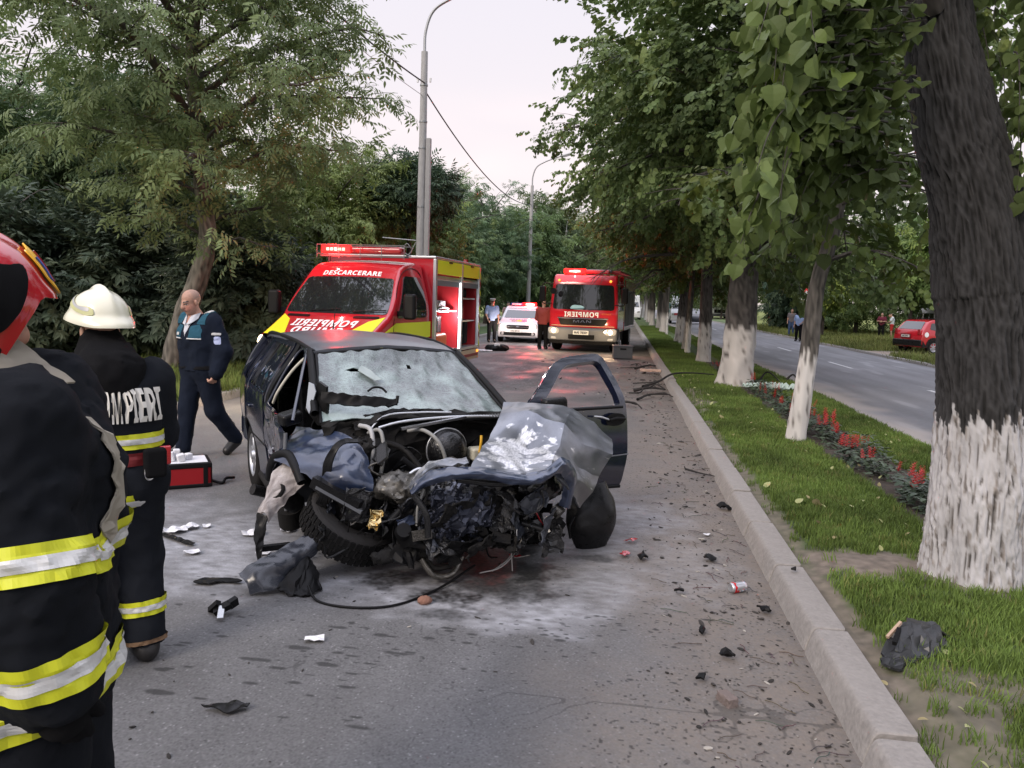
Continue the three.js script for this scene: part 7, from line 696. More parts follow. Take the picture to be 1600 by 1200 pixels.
// ---- firefighter in the white helmet, seen from behind
{
  const s = 0.98, t = thing('person', 'firefighter in a cream helmet seen from behind with lettering across the jacket', 'person', [-2.33, 0, -3.22], 4.0);
  const J = joints(1.72, { head: [0.0, 1.59, 0.14], neck: [0, 1.42, 0.05], chest: [0, 1.24, 0.02], shL: [0.19, 1.36, 0.02], shR: [-0.19, 1.36, 0.02], elbL: [0.24, 1.09, 0.12], wrL: [0.12, 0.98, 0.34], elbR: [-0.25, 1.08, 0.12], wrR: [-0.13, 0.98, 0.34], hipL: [0.1, 0.9, -0.02], hipR: [-0.1, 0.9, -0.02], kneeL: [0.12, 0.5, 0.03], kneeR: [-0.12, 0.5, 0.03], ankL: [0.13, 0.1, -0.03], ankR: [-0.13, 0.1, -0.03] });
  body(t, J, s, { fine: true, look: 0.1, nod: 0.1 }); const c = clothes(J, s, 0.05, { hem: 0.74, amp: 0.013, fr: 6, seed: 14 }); mesh('jacket', net(c.all, c.lo, c.hi, 0.016), CM.fire, t); const tr = trousers(J, s, 0.04, { cuff: 0.09, amp: 0.012, seed: 5 }); mesh('trousers', net(tr.f, tr.lo, tr.hi, 0.016), CM.fire, t);
  for (const k of ['L', 'R']) { shoe(t, J['ank' + k], add(J['ank' + k], [0, -0.05, 0.17]), s * 1.2, CM.boot, 0.014, 'boot'); mesh('boot_top', bandGeo(tr.raw, J['knee' + k], J['ank' + k], 0.97, 1.02, 0.006), std([0.14, 0.08, 0.04], 0.7), t); band(t, tr.raw, J['knee' + k], J['ank' + k], 0.5, 0.68); band(t, c['a' + k], J['elb' + k], J['wr' + k], 0.55, 0.8); }
  band(t, c.trunk, [0, 0.95, 0], [0, 1.2, 0], 0.44, 0.72, { n: 72, skew: 0.0 }); band(t, c.trunk, [0, 0.7, 0], [0, 0.95, 0], 0.24, 0.6, { n: 72 }); mesh('belt', bandGeo(c.trunk, [0, 0.9, 0], [0, 1.1, 0], 0.42, 0.72, 0.012, { n: 60 }), std([0.16, 0.01, 0.012], 0.6), t); mesh('carabiner', rotd(new THREE.TorusGeometry(0.045, 0.008, 8, 20).scale(0.6, 1, 1), 0, 0.3, 0.2, [-0.12, 0.97, -0.2]), M.chrome, t); mesh('belt_pouch', box(0.1, 0.14, 0.05, -0.14, 1.0, -0.2, 0.02), CM.black, t); mesh('belt_tag', box(0.05, 0.09, 0.02, -0.2, 1.02, -0.15, 0.008), M.red, t);
  { const g = text('POMPIERI', 0.155, { sx: 0.335, depth: 0.001, seg: 4 }); const a = g.attributes.position; for (let i = 0; i < a.count; i++) { const ang = Math.PI + a.getX(i) / 0.2 + 0.2, y = 1.185 + a.getY(i), p = march(c.all, [0, y, 0.0], [Math.sin(ang) * -1 * -1, 0, Math.cos(ang)], 0.015 + a.getZ(i)); a.setXYZ(i, ...p); } g.computeVertexNormals(); mesh('lettering', g, std([0.62, 0.6, 0.55], 0.6), t); }
  const hel = new THREE.Group(); hel.name = 'helmet'; hel.position.set(J.head[0], J.head[1] + 0.045, J.head[2] - 0.01); hel.rotation.set(0.05, 0.2, 0, 'YXZ'); t.add(hel); const ab = (a) => Math.abs(Math.atan2(Math.sin(a), Math.cos(a))), d = dome(0.128, 0.15, 0.162, (a) => 1.5 + 0.3 * sst(1.0, 2.6, ab(a)), { ridge: 0.02, flare: (a) => 0.12 + 0.12 * sst(0.8, 0.1, ab(a)) + 0.16 * sst(2.1, 3, ab(a)) });
  const cream = phys([0.62, 0.6, 0.47], 0.28, 0, { clearcoat: 0.6, clearcoatRoughness: 0.15 }); mesh('helmet_shell', d.geo, cream, hel); for (const k of [-1, 1]) { mesh('sticker', onDome(d, spl([[k * 0.75, 0.46], [k * 1.2, 0.5], [k * 1.8, 0.66], [k * 2.4, 0.68], [k * 2.45, 0.78], [k * 1.8, 0.78], [k * 1.2, 0.66], [k * 0.75, 0.56]]), 0.001, 0.002), std([0.42, 0.42, 0.2], 0.5), hel); mesh('sticker_strip', onDome(d, spl([[k * 0.8, 0.46], [k * 1.2, 0.5], [k * 1.8, 0.66], [k * 2.3, 0.69], [k * 2.3, 0.73], [k * 1.8, 0.71], [k * 1.2, 0.57], [k * 0.8, 0.51]]), 0.004, 0.001), std([0.35, 0.35, 0.35], 0.35), hel); }
  mesh('nape_cloth', net(folds(blend([capsule([[0.0, 1.52, 0.1], [0, 1.4, 0.0], 0.095, 0.16]), capsule([[0.0, 1.5, 0.13], [0, 1.4, 0.06], 0.08, 0.14])], 0.05), 0.014, 10, 6), [-0.24, 1.24, -0.24], [0.24, 1.78, 0.28], 0.012), CM.black, t);
}
// ---- police officer walking behind the wreck
{
  const s = 1.02, t = thing('person', 'police officer with shaved head and teal shouldered dark jacket looking down', 'person', [-4.43, 0, -7.6], -0.4);
  const J = joints(1.8, { head: [0.0, 1.66, 0.1], neck: [0, 1.5, 0.03], hipL: [0.1, 0.95, 0], hipR: [-0.1, 0.95, 0], kneeR: [-0.1, 0.52, 0.08], ankR: [-0.1, 0.09, 0.14], toeR: [-0.1, 0.05, 0.31], kneeL: [0.13, 0.5, -0.08], ankL: [0.14, 0.17, -0.34], toeL: [0.14, 0.05, -0.23], elbL: [0.31, 1.15, -0.06], wrL: [0.3, 0.93, 0.03], elbR: [-0.3, 1.16, -0.12], wrR: [-0.24, 0.94, -0.1], chest: [0, 1.3, 0.01] });
  body(t, J, s, { fine: true, bald: true, look: -0.1, nod: 0.36, skin: [0.45, 0.25, 0.18], grip: 1.1 }); const c = clothes(J, s, 0.042, { hem: 0.93, amp: 0.014, fr: 7, seed: 24, w: 1.15 }); mesh('jacket', net(c.all, c.lo, c.hi, 0.016), CM.navy, t); const tr = trousers(J, s, 0.022, { cuff: 0.06, amp: 0.01, seed: 25 }); mesh('trousers', net(tr.f, tr.lo, tr.hi, 0.018), CM.navy, t); shoe(t, J.ankR, J.toeR, s, CM.boot); shoe(t, J.ankL, J.toeL, s, CM.boot);
  const yoke = (a, b) => plate([[a, 1.29], [b, 1.29], [b * 0.98, 1.38], [b * 0.75, 1.43], [a * 1, 1.41]], (x, y) => march(c.trunk, [x, y, -0.02], [0, 0, 1], 0.005), { edge: 0.03, thick: 0.004 }); mesh('yoke', yoke(0.06, 0.2), CM.teal, t); mesh('yoke', yoke(-0.06, -0.2), CM.teal, t); for (const k of [-1, 1]) { mesh('piping', tube([0.05, 0.1, 0.15, 0.2].map((x) => march(c.trunk, [k * x, 1.28, -0.02], [0, 0, 1], 0.009)), 0.007, 5), CM.white, t); mesh('shoulder_yoke', bandGeo(c.all, [k * 0.1, 1.4, -0.01], [k * 0.24, 1.4, -0.01], 0.1, 0.9, 0.005, { a0: k > 0 ? -2.75 : 0.25, a1: k > 0 ? -0.25 : 2.75, n: 24 }), CM.teal, t); mesh('epaulette', plate(rr(-0.03, 0, 0.03, 0.1, 0.01), (a, b) => march(c.all, [k * (0.12 + b), 1.36, 0.01 + a], [0, 1, 0], 0.014), { edge: 0.02, thick: 0.006 }), CM.silver, t); }
  mesh('shirt', plate([[0, 1.3], [0.05, 1.44], [0.045, 1.52], [-0.045, 1.52], [-0.05, 1.44]], (x, y) => march(blend([c.trunk, capsule([J.neck, add(J.neck, [0, 0.06, 0.02]), 0.07, 0.065])], 0.02), [x, y, 0], [0, 0, 1], 0.007), { edge: 0.02, thick: 0.004 }), CM.shirt, t); for (const k of [-1, 1]) mesh('shirt_collar', sheet([[[k * 0.015, 1.42, 0.165], [k * 0.07, 1.44, 0.15], [k * 0.09, 1.49, 0.08]], [[k * 0.03, 1.5, 0.13], [k * 0.07, 1.53, 0.1], [k * 0.075, 1.55, 0.04]]], { thick: 0.006 }), CM.shirt, t); mesh('throat', plate([[-0.018, 1.44], [0.018, 1.44], [0.026, 1.53], [-0.026, 1.53]], (x, y) => march(blend([c.trunk, capsule([J.neck, add(J.neck, [0, 0.06, 0.02]), 0.07, 0.065])], 0.02), [x, y, 0], [0, 0, 1], 0.012), { edge: 0.02, thick: 0.002 }), std([0.4, 0.2, 0.15], 0.6), t);
  mesh('arm_badge', plate(rr(-0.03, 1.23, 0.03, 1.31, 0.015), (a, y) => march(c.aL, [0.24, y, a], [1, 0, 0.35], 0.005), { edge: 0.02, thick: 0.003 }), std([0.35, 0.4, 0.6], 0.6), t); mesh('arm_badge', plate(rr(-0.045, 1.325, 0.045, 1.35, 0.01), (a, y) => march(c.aL, [0.22, y, a], [1, 0, 0.35], 0.006), { edge: 0.02, thick: 0.003 }), CM.white, t); mesh('chest_badge', plate(rr(-0.15, 1.31, -0.09, 1.34, 0.006), (x, y) => march(c.trunk, [x, y, 0], [0, 0, 1], 0.012), { edge: 0.02, thick: 0.003 }), CM.silver, t); mesh('belt', bandGeo(tr.raw, [0, 0.9, 0], [0, 1.1, 0], 0.3, 0.5, 0.01), CM.black, t);
}
// ---- people farther off
function bystander(label, pos, turn, h, { top, legs, pose = {}, cap, hair = CM.hair, sleeve = 0.7, short = 0, hem = 0.88, bulk = 0.025, skin = [0.4, 0.24, 0.18], look = 0 }) {
  const s = h / 1.75, t = thing('person', label, 'person', pos, turn), J = joints(h, pose); body(t, J, s, { cell: 0.035, hair: cap ? null : hair, skin, look, nod: 0.1 }); const c = clothes(J, s, bulk, { hem: hem * s, sleeve, amp: 0.006, fr: 8, seed: h * 9 }); mesh(sleeve === 1 ? 'jacket' : 'shirt', net(c.all, c.lo, c.hi, 0.026), top, t); const tr = trousers(J, s, 0.012, { cuff: short ? short : 0.05, short }); mesh(short ? 'shorts' : 'trousers', net(tr.f, tr.lo, tr.hi, 0.028), legs, t); for (const k of ['L', 'R']) shoe(t, J['ank' + k], add(J['ank' + k], [0, -0.045 * s, 0.14 * s]), s, CM.boot, 0.022);
  if (cap) { const q = new THREE.Group(); q.name = 'cap'; q.position.set(J.head[0], J.head[1] + 0.075 * s, J.head[2]); t.add(q); mesh('crown', new THREE.LatheGeometry([[0.001, 0.07], [0.09, 0.075], [0.12, 0.06], [0.1, 0.03], [0.09, 0.0], [0.088, -0.02]].map((p) => new THREE.Vector2(p[0] * s, p[1] * s)), 24), cap, q); mesh('peak', plate(spl([[-0.075, 0.04], [0, 0.08], [0.075, 0.04], [0.06, 0.13], [0, 0.15], [-0.06, 0.13]]), (a, b) => [a * s, -0.01 - b * 0.2, b * s], { edge: 0.05, thick: 0.006 }), M.black, q); } return t;
}
bystander('policeman in a pale blue shirt and white cap standing beside the rescue truck', [-5.35, 0, -31.5], 0.35, 1.78, { top: CM.sky, legs: CM.black, cap: CM.white, pose: { elbR: [-0.27, 1.15, 0.02], wrR: [-0.2, 0.93, 0.14] } });
bystander('bystander in a white top standing behind the capped policeman', [-4.95, 0.0, -36], 0.2, 1.7, { top: CM.white, legs: CM.jean, sleeve: 0.5, pose: { elbL: [0.26, 1.1, 0.05], wrL: [0.05, 1.12, 0.22] } });
bystander('half hidden bystander between the policeman and the person in white', [-5.45, 0, -36.6], 0.3, 1.66, { top: clothM([0.45, 0.3, 0.28]), legs: CM.jean, sleeve: 0.5 });
bystander('person in a rust red jacket standing by the fire engine mirror, seen from behind', [-2.92, 0, -28.6], 2.9, 1.82, { top: CM.brownRed, legs: CM.black, sleeve: 1, bulk: 0.04, pose: { elbL: [0.27, 1.14, 0.06], wrL: [0.14, 1.0, 0.26], elbR: [-0.27, 1.14, 0.06], wrR: [-0.14, 1.0, 0.26] } });
bystander('policeman with blue shirt and white cap standing behind the person in rust red', [-2.72, 0, -30.4], 0.2, 1.8, { top: CM.sky, legs: CM.black, cap: CM.white });
bystander('policeman in light blue shirt and white cap across the second carriageway', [9.93, 0, -45.6], -0.5, 1.74, { top: CM.sky, legs: CM.black, cap: CM.white, pose: { elbL: [0.27, 1.14, 0.04], wrL: [0.16, 1.02, 0.2] } });
bystander('person in dark grey behind the policeman across the road', [10.75, 0.1, -51.5], -0.3, 1.72, { top: clothM([0.12, 0.11, 0.12]), legs: CM.jean, sleeve: 0.6 });
bystander('man in a dark maroon shirt standing on the grass bank', [16.75, 0.12, -53.2], -0.5, 1.66, { top: CM.maroon, legs: CM.black, pose: { elbL: [0.26, 1.1, 0.05], wrL: [0.06, 1.08, 0.2], elbR: [-0.26, 1.1, 0.05], wrR: [-0.06, 1.1, 0.2] } });
bystander('man in a pale shirt and red shorts beside the man in maroon', [17.45, 0.12, -53.4], -1.9, 1.66, { top: clothM([0.45, 0.5, 0.55]), legs: CM.redC, short: 0.5, skin: [0.36, 0.22, 0.16], pose: { head: [0, 1.51, 0.14], elbL: [0.22, 1.1, 0.1], wrL: [0.12, 1.02, 0.28] } });
bystander('distant person dressed in red on the bank beyond the bend', [15.6, 0.1, -86], 0, 1.45, { top: CM.redC, legs: CM.redC, sleeve: 1 });

// ---------------------------------------------------------------- street furniture
const concP = std([1, 1, 1], 0.9, 0, { map: tex(64, 256, (u, v) => { const k = 0.36 + 0.08 * tileN(u, v, 6, 2); return enc([k, k * 0.98, k * 0.97]); }, 1, 4, true) }), steel = std([0.33, 0.34, 0.35], 0.5, 0.6), cableM = std([0.02, 0.02, 0.022], 0.7);
for (const [x, z, h, label, near] of [[-6.45, -24, 9.3, 'tall concrete lamp post behind the rescue truck with cables and a scrolled bracket', 1], [-6.4, -52, 9.4, 'second lamp post standing clear of the trees above the police car', 0], [-6.3, -82, 9.2, 'farthest lamp post left of the fire engine roof', 0]]) {
  const t = thing('street_lamp', label, 'street lamp', [x, 0, z]); mesh('pole', cyl(0.16, 0.1, h, 20, 0, h / 2, 0), concP, t); mesh('lamp_arm', tube([[0, h - 0.1, 0], [0.02, h + 0.6, 0], [0.25, h + 1.2, 0], [0.8, h + 1.55, 0], [1.9, h + 1.95, 0]], 0.045, 8, 30), steel, t); const hd = mesh('lamp_head', rotd(box(0.75, 0.13, 0.26, 0, 0, 0, 0.05), 0, 0, 0.3, [2.2, h + 2.02, 0]), steel, t); mesh('lamp_glass', rotd(box(0.45, 0.05, 0.2, 0, 0, 0, 0.02), 0, 0, 0.3, [2.25, h + 1.95, 0]), M.lens, hd);
  if (near) { mesh('side_pole', box(0.15, 6.7, 0.16, 0.2, 3.35, 0.02, 0.02), concP, t); for (const y of [2.4, 4.6, 6.4, 7.2, 8.3]) mesh('clamp_band', cyl(0.165 - y * 0.005, 0.165 - y * 0.005, 0.05, 18, 0, y, 0), steel, t); mesh('bracket', tube([[-0.15, 3.55, 0], [-1.25, 3.62, 0]], 0.02, 6), steel, t); mesh('bracket_scroll', tube([[-0.15, 3.5, 0], [-0.4, 3.1, 0], [-0.55, 3.25, 0], [-0.45, 3.45, 0], [-0.3, 3.3, 0]], 0.014, 6, 30), steel, t); for (const s of [-1, 1]) mesh('insulator', cyl(0.03, 0.04, 0.12, 10, s * 0.2, 8.45, 0), M.letter, t); }
}
tag(mesh('overhead_cable', tube(Array.from({ length: 15 }, (_, i) => { const q = i / 14; return [-6.4, 8.35 - 4 * q * (1 - q) * 0.75, lerp(4, -24, q)]; }), 0.022, 5, 60), cableM), 'overhead cable coming from the left over the ash to the tall lamp post', 'cable');
tag(mesh('overhead_cable', tube(Array.from({ length: 15 }, (_, i) => { const q = i / 14; return [-6.42, 8.15 - 4 * q * (1 - q) * 0.9, lerp(-24, -52, q)]; }), 0.024, 5, 60), cableM), 'overhead cable sagging from the tall lamp post towards the second one', 'cable');
tag(mesh('overhead_wire', tube(Array.from({ length: 15 }, (_, i) => { const q = i / 14; return [-6.5, 8.0 - 4 * q * (1 - q) * 0.6, lerp(4, -24, q)]; }), 0.009, 5, 60), steel), 'thin pale wire running just under the overhead cable', 'wire');
{
  const t = thing('warning_sign', 'red bordered triangular warning sign on a pole across the second carriageway', 'road sign', [10.72, 0.05, -48], -0.1); mesh('post', cyl(0.04, 0.04, 2.9, 12, 0, 1.45, 0), steel, t); const tri = (s) => rnd([[-0.5 * s, -0.29 * s], [0.5 * s, -0.29 * s], [0, 0.58 * s]], 0.06); mesh('border', plate(tri(0.95), (a, b) => [a, 2.5 + b, 0.06], { edge: 0.5, thick: 0.01 }), std([0.5, 0.02, 0.02], 0.5), t); mesh('face', plate(tri(0.7), (a, b) => [a, 2.5 + b, 0.068], { edge: 0.5, thick: 0.004 }), M.letter, t); for (const k of [-0.1, 0.1]) { mesh('pictogram', merge([rotd(new THREE.SphereGeometry(0.045, 10, 8), 0, 0, 0, [k, 2.6, 0.07]), bar([k, 2.56, 0.075], [k * 1.2, 2.44, 0.075], 0.07, 0.012), bar([k, 2.46, 0.075], [k + 0.06, 2.35, 0.075], 0.035, 0.012), bar([k, 2.46, 0.075], [k - 0.06, 2.35, 0.075], 0.035, 0.012)]), M.black, t); }
  const w = thing('utility_pole', 'brownish utility pole standing beside the warning sign', 'utility pole', [11.45, 0.1, -49.2]); mesh('pole', cyl(0.17, 0.12, 7.5, 14, 0, 3.75, 0), std([0.16, 0.11, 0.09], 0.9), w); mesh('cap', cyl(0.13, 0.05, 0.1, 14, 0, 7.55, 0), steel, w);
}
// ---------------------------------------------------------------- the flower bed
{
  const r = rng(61), lf = []; for (let k = 0; k < 3; k++) { const P = [], T = [], q = rng(70 + k); for (let i = 0; i < 34; i++) { const a = q() * 6.28, e = 0.2 + q() * 0.9, l = 0.02 + 0.13 * q(); leaf(P, T, OVAL, V(Math.cos(a) * l * 0.7, 0.02 + 0.16 * q(), Math.sin(a) * l * 0.7), V(Math.cos(a), e - 0.4, Math.sin(a)).normalize(), V(0, 1, 0).add(rv(q).multiplyScalar(0.6)).normalize(), 0.05 + 0.03 * q(), 0.2, 0.3); } lf.push(geoOf(P, T, -1)); }
  const fl = [0, 1].map((k) => { const P = [], T = [], q = rng(90 + k); for (let i = 0; i < 26; i++) { const a = i * 2.4, y = 0.16 + (i / 26) * 0.13; leaf(P, T, LANCE, V(0, y, 0), V(Math.cos(a), 0.5, Math.sin(a)).normalize(), V(0, 1, 0), 0.045 - 0.02 * (i / 26), 0.2, 0.1); } return geoOf(P, T, -1); });
  const gm = [phys([0.035, 0.06, 0.03], 0.6, 0, { transmission: 0.25, thickness: 0 }), phys([0.055, 0.085, 0.04], 0.6, 0, { transmission: 0.25, thickness: 0 })], rm = std([0.46, 0.022, 0.02], 0.6);
  for (let i = 0; i < 120; i++) { const z = -5.9 - 15.5 * Math.pow((i + 0.3) / 120, 1.15), x = 2.78 + 0.5 * (r() - 0.5); if (Math.hypot(x - 2.29, z + 10.23) < 0.2 || Math.hypot(x - 2.53, z + 17.3) < 0.4) continue; const bloom = r() < 0.5 || i < 6; const t = thing(bloom ? 'salvia' : 'bedding_plant', bloom ? 'low green plant with red flower spikes in the bed along the lindens' : 'low leafy green plant without flowers in the bed along the lindens', 'plant', [x, lawnH(x, z) - 0.01, z], r() * 6.28, bloom ? 'red flowering plants of the median bed' : 'leafy plants of the median bed'); t.scale.setScalar(0.75 + 0.5 * r()); mesh('foliage', lf[(r() * 3) | 0], gm[(r() * 2) | 0], t); if (bloom) for (let k = 0; k < 1 + r() * 2; k++) { const f = mesh('flower', fl[k % 2], rm, t); f.position.set((r() - 0.5) * 0.12, 0, (r() - 0.5) * 0.12); f.rotation.set((r() - 0.5) * 0.5, r() * 3, (r() - 0.5) * 0.5); } }
}
// ---------------------------------------------------------------- litter and wreckage on the ground
let shN = 0;
function shard(name, label, cat, [x, y, z], outline, m, { turn = 0, warp = 0.02, thick = 0.006, tilt = 0, lift = 0.012 } = {}) { const k = ++shN, t = thing(name, label, cat, [x, y, z], turn); mesh('piece', plate(outline, (a, b) => [a, lift + b * tilt + warp * Math.abs(n3(a * 9, b * 9, k)), -b], { edge: 0.03, thick: -thick, angle: 0.4 }), m, t); return t; }
const PL = M.plastic, BK = M.black;
shard('curved_fragment', 'curved black plastic trim piece lying on the foam beside the bumper fragment', 'car fragment', [-2.38, 0, -4.27], spl([[-0.14, -0.04], [-0.1, 0.03], [0, 0.05], [0.14, 0.02], [0.13, -0.005], [0.02, -0.01], [-0.04, -0.05]]), BK, { turn: 0.1, warp: 0.01 });
{ const t = thing('bracket_fragment', 'small broken black bracket with a pale metal tongue on the road', 'car fragment', [-2.12, 0, -3.85], 0.3); mesh('bracket', merge([rotd(box(0.1, 0.03, 0.05), 0.3, 0.2, 0.5, [0, 0.04, 0]), rotd(box(0.05, 0.05, 0.03), 0.2, 0.8, 0.3, [0.05, 0.06, -0.02]), rotd(box(0.03, 0.08, 0.03), 0.6, 0.2, -0.6, [-0.05, 0.04, -0.02])]), BK, t); mesh('metal_tongue', rotd(box(0.035, 0.012, 0.11, 0, 0, 0, 0.004), 0.25, 0.1, 0, [0, 0.035, 0.05]), M.alu, t); }
shard('plastic_shard', 'dark triangular plastic shard alone on the near asphalt', 'car fragment', [-1.61, 0, -2.93], [[-0.1, -0.005], [0.02, 0.035], [0.1, 0.03], [0.09, -0.01], [0.03, -0.045]], PL, { turn: 0.1 });
shard('rubber_strip', 'long flat black rubber strip beside the white paper scraps', 'rubber strip', [-3.08, 0, -4.96], [[-0.2, -0.005], [-0.17, 0.03], [0.19, 0.0], [0.2, -0.04], [0.1, -0.045]], PL, { turn: -0.35, warp: 0.01 });
const paperM = std([0.6, 0.6, 0.62], 0.8);
for (const [x, z, s, a, label] of [[-3.2, -5.13, 0.075, 0.3, 'torn white paper scrap lying beside the black rubber strip'], [-3.13, -5.24, 0.06, 1.2, 'second white scrap just behind the torn paper'], [-3.05, -5.3, 0.035, 2, 'small curled white scrap farthest from the rubber strip'], [-2.82, -4.72, 0.05, 0.4, 'greyish leaf shaped scrap on the foam'], [-1.5, -3.64, 0.05, 0.35, 'small pale rectangular card on the bare asphalt'], [-2.62, -5.22, 0.07, 0.8, 'crumpled white tissue by the hanging black rail'], [-2.42, -5.35, 0.05, 0.2, 'white scrap under the crushed right wing'], [-2.36, -4.82, 0.045, 0.9, 'white fleck on the foam below the hanging rail'], [0.74, -6.05, 0.025, 0.2, 'small white fleck near the kerb']]) shard('paper_scrap', label, 'paper', [x, 0, z], label.includes('card') ? [[-s, -s * 0.45], [s, -s * 0.5], [s, s * 0.5], [-s * 0.95, s * 0.55]] : Array.from({ length: 9 }, (_, i) => { const q = i / 9 * 6.283, k = s * (0.7 + 0.5 * Math.abs(n3(q, x * 7, z))); return [Math.cos(q) * k * 1.3, Math.sin(q) * k]; }), paperM, { turn: a, warp: s * 0.5, thick: 0.002 });
{ const t = thing('stone', 'rounded reddish brown stone on the road in front of the engine', 'stone', [-1.07, 0, -4.25], 0.4); mesh('stone_body', net((x, y, z) => ell([0, 0.022, 0], [0.042, 0.028, 0.032])(x, y, z) - 0.004 * n3(x * 40, y * 40, z * 40), [-0.06, -0.02, -0.05], [0.06, 0.07, 0.05], 0.005), std([0.2, 0.1, 0.07], 0.9, 0, { bumpMap: grainT, bumpScale: 0.003 }), t); }
{ const t = thing('drink_can', 'crushed silver and red drinks can lying by the kerb', 'can', [0.81, 0.033, -4.88], 0.55); const g = new THREE.LatheGeometry([[0.001, -0.058], [0.022, -0.06], [0.026, -0.055], [0.033, -0.045], [0.033, 0.045], [0.028, 0.055], [0.024, 0.06], [0.023, 0.056], [0.001, 0.055]].map((p) => new THREE.Vector2(...p)), 40, 0, 6.2832); const a = g.attributes.position; const g2 = new THREE.LatheGeometry(Array.from({ length: 17 }, (_, i) => new THREE.Vector2(0.0335, -0.044 + i * 0.0055)), 48); const dent = (b) => { for (let i = 0; i < b.count; i++) { const x = b.getX(i), y = b.getY(i), z = b.getZ(i), k = 1 - 0.34 * Math.exp(-(((y + 0.005) / 0.02) ** 2)) * sst(-0.01, 0.02, x) - 0.08 * n3(x * 40, y * 40, z * 40) * (Math.abs(y) < 0.04 ? 1 : 0); b.setXYZ(i, x * k, y, z * k); } }; dent(a); dent(g2.attributes.position); g.computeVertexNormals(); g2.computeVertexNormals(); const q = [0, 0, Math.PI / 2]; rotd(g, ...q); rotd(g2, ...q); mesh('can_body', g, M.alu, t); mesh('print', g2, std([1, 1, 1], 0.35, 0.3, { map: tex(128, 64, (u, v) => (v > 0.62 ? [0.8, 0.06, 0.1] : Math.abs(n3(u * 6, v * 5, 1)) < 0.16 ? [0.75, 0.1, 0.15] : n3(u * 5, v * 5, 9) > 0.35 ? [0.45, 0.7, 0.8] : [0.85, 0.85, 0.87]), 1, 1, true) }), t); }
{ const t = thing('car_fragment', 'torn black plastic wheel arch piece lying on the grass at the right', 'car fragment', [1.5, 0.12, -3.9], 0.6); mesh('skin', sheet([[[-0.26, 0.02, 0.02], [-0.12, 0.07, -0.05], [0.03, 0.12, -0.09], [0.2, 0.11, -0.08]], [[-0.27, 0.01, 0.05], [-0.1, 0.04, 0.02], [0.05, 0.1, 0.0], [0.22, 0.08, 0.0]], [[-0.22, 0.01, 0.08], [-0.08, 0.01, 0.08], [0.08, 0.02, 0.08], [0.17, 0.03, 0.06]]], { sub: 7, thick: 0.012, crumple: 0.014, cf: 9 }), std([0.02, 0.021, 0.023], 0.4), t); mesh('pale_edge', bar([-0.12, 0.085, -0.05], [0.0, 0.135, -0.07], 0.014), std([0.4, 0.28, 0.2], 0.7), t); mesh('rib', bar([-0.05, 0.12, -0.04], [-0.16, 0.09, 0.02], 0.02), BK, t); mesh('strap', tube([[0.2, 0.09, -0.02], [0.3, 0.03, 0.0], [0.36, 0.015, 0.05]], 0.01, 5), BK, t); }
{ // open first aid bag
  const t = thing('first_aid_bag', 'open red and black first aid bag with white packets behind the firefighter in cream helmet', 'bag', [-3.98, 0, -6.42], 0.62); const rd2 = clothM([0.3, 0.015, 0.02], 0.7), w = 0.56, d = 0.36, h = 0.21; mesh('bag_body', box(w, h, d, 0, h / 2 + 0.01, 0, 0.03), rd2, t); for (const s of [-1, 1]) { mesh('edge_trim', box(0.04, h + 0.01, 0.012, s * (w / 2 - 0.05), h / 2 + 0.01, d / 2 + 0.004, 0.004), BK, t); mesh('side_panel', box(0.012, h - 0.02, d - 0.06, s * (w / 2 + 0.004), h / 2 + 0.01, 0, 0.004), BK, t); } mesh('top_trim', box(w + 0.01, 0.05, d + 0.012, 0, h - 0.005, 0, 0.012), BK, t); mesh('bottom_trim', box(w + 0.008, 0.035, d + 0.01, 0, 0.02, 0, 0.01), BK, t); mesh('white_lining', box(w - 0.05, 0.02, d - 0.05, 0, h + 0.012, 0, 0.006), paperM, t); mesh('strap', tube([[w / 2, 0.04, 0.08], [w / 2 + 0.1, 0.015, 0.12], [w / 2 + 0.14, 0.04, 0.05], [w / 2 + 0.22, 0.03, 0.0]], 0.014, 6), BK, t);
  for (const [x, z, hh, r0] of [[-0.05, 0.05, 0.09, 0.03], [0.03, 0.07, 0.07, 0.035], [0.0, -0.02, 0.1, 0.03], [0.1, 0.0, 0.06, 0.03], [-0.14, 0.03, 0.12, 0.035]]) mesh('packet', rotd(new RoundedBoxGeometry(r0 * 2, hh, r0 * 2, 2, 0.012), 0.3 * x, x * 5, z * 3, [x, h + 0.02 + hh / 2, z]), x < -0.1 ? std([0.5, 0.35, 0.42], 0.5) : paperM, t); }
{ const t = thing('dropped_bag', 'black bag with a white patch lying on the road behind the rescue truck', 'bag', [-4.3, 0, -26.5], 0.2); mesh('bag', net((x, y, z) => ell([0, 0.09, 0], [0.42, 0.14, 0.22])(x, y, z) - 0.04 * n3(x * 5, y * 5, z * 5), [-0.6, -0.05, -0.4], [0.6, 0.35, 0.4], 0.03), BK, t); mesh('white_patch', box(0.2, 0.1, 0.12, 0.0, 0.2, 0.08, 0.03), paperM, t); shard('pale_sheet', 'pale flat sheet beside the dropped black bag', 'sheet', [-4.9, 0, -26.2], rr(-0.4, -0.3, 0.5, 0.3, 0.05), paperM, { warp: 0.02 }); }
{ const t = thing('grey_crate', 'grey plastic crate standing by the right front wheel of the fire engine', 'crate', [0.05, 0, -25.3], 0.1); mesh('crate_body', box(0.62, 0.42, 0.42, 0, 0.22, 0, 0.03), std([0.1, 0.1, 0.105], 0.7), t); mesh('rim', box(0.66, 0.05, 0.46, 0, 0.42, 0, 0.015), M.grey, t); mesh('handle', box(0.2, 0.05, 0.02, 0, 0.33, 0.215, 0.01), BK, t); }
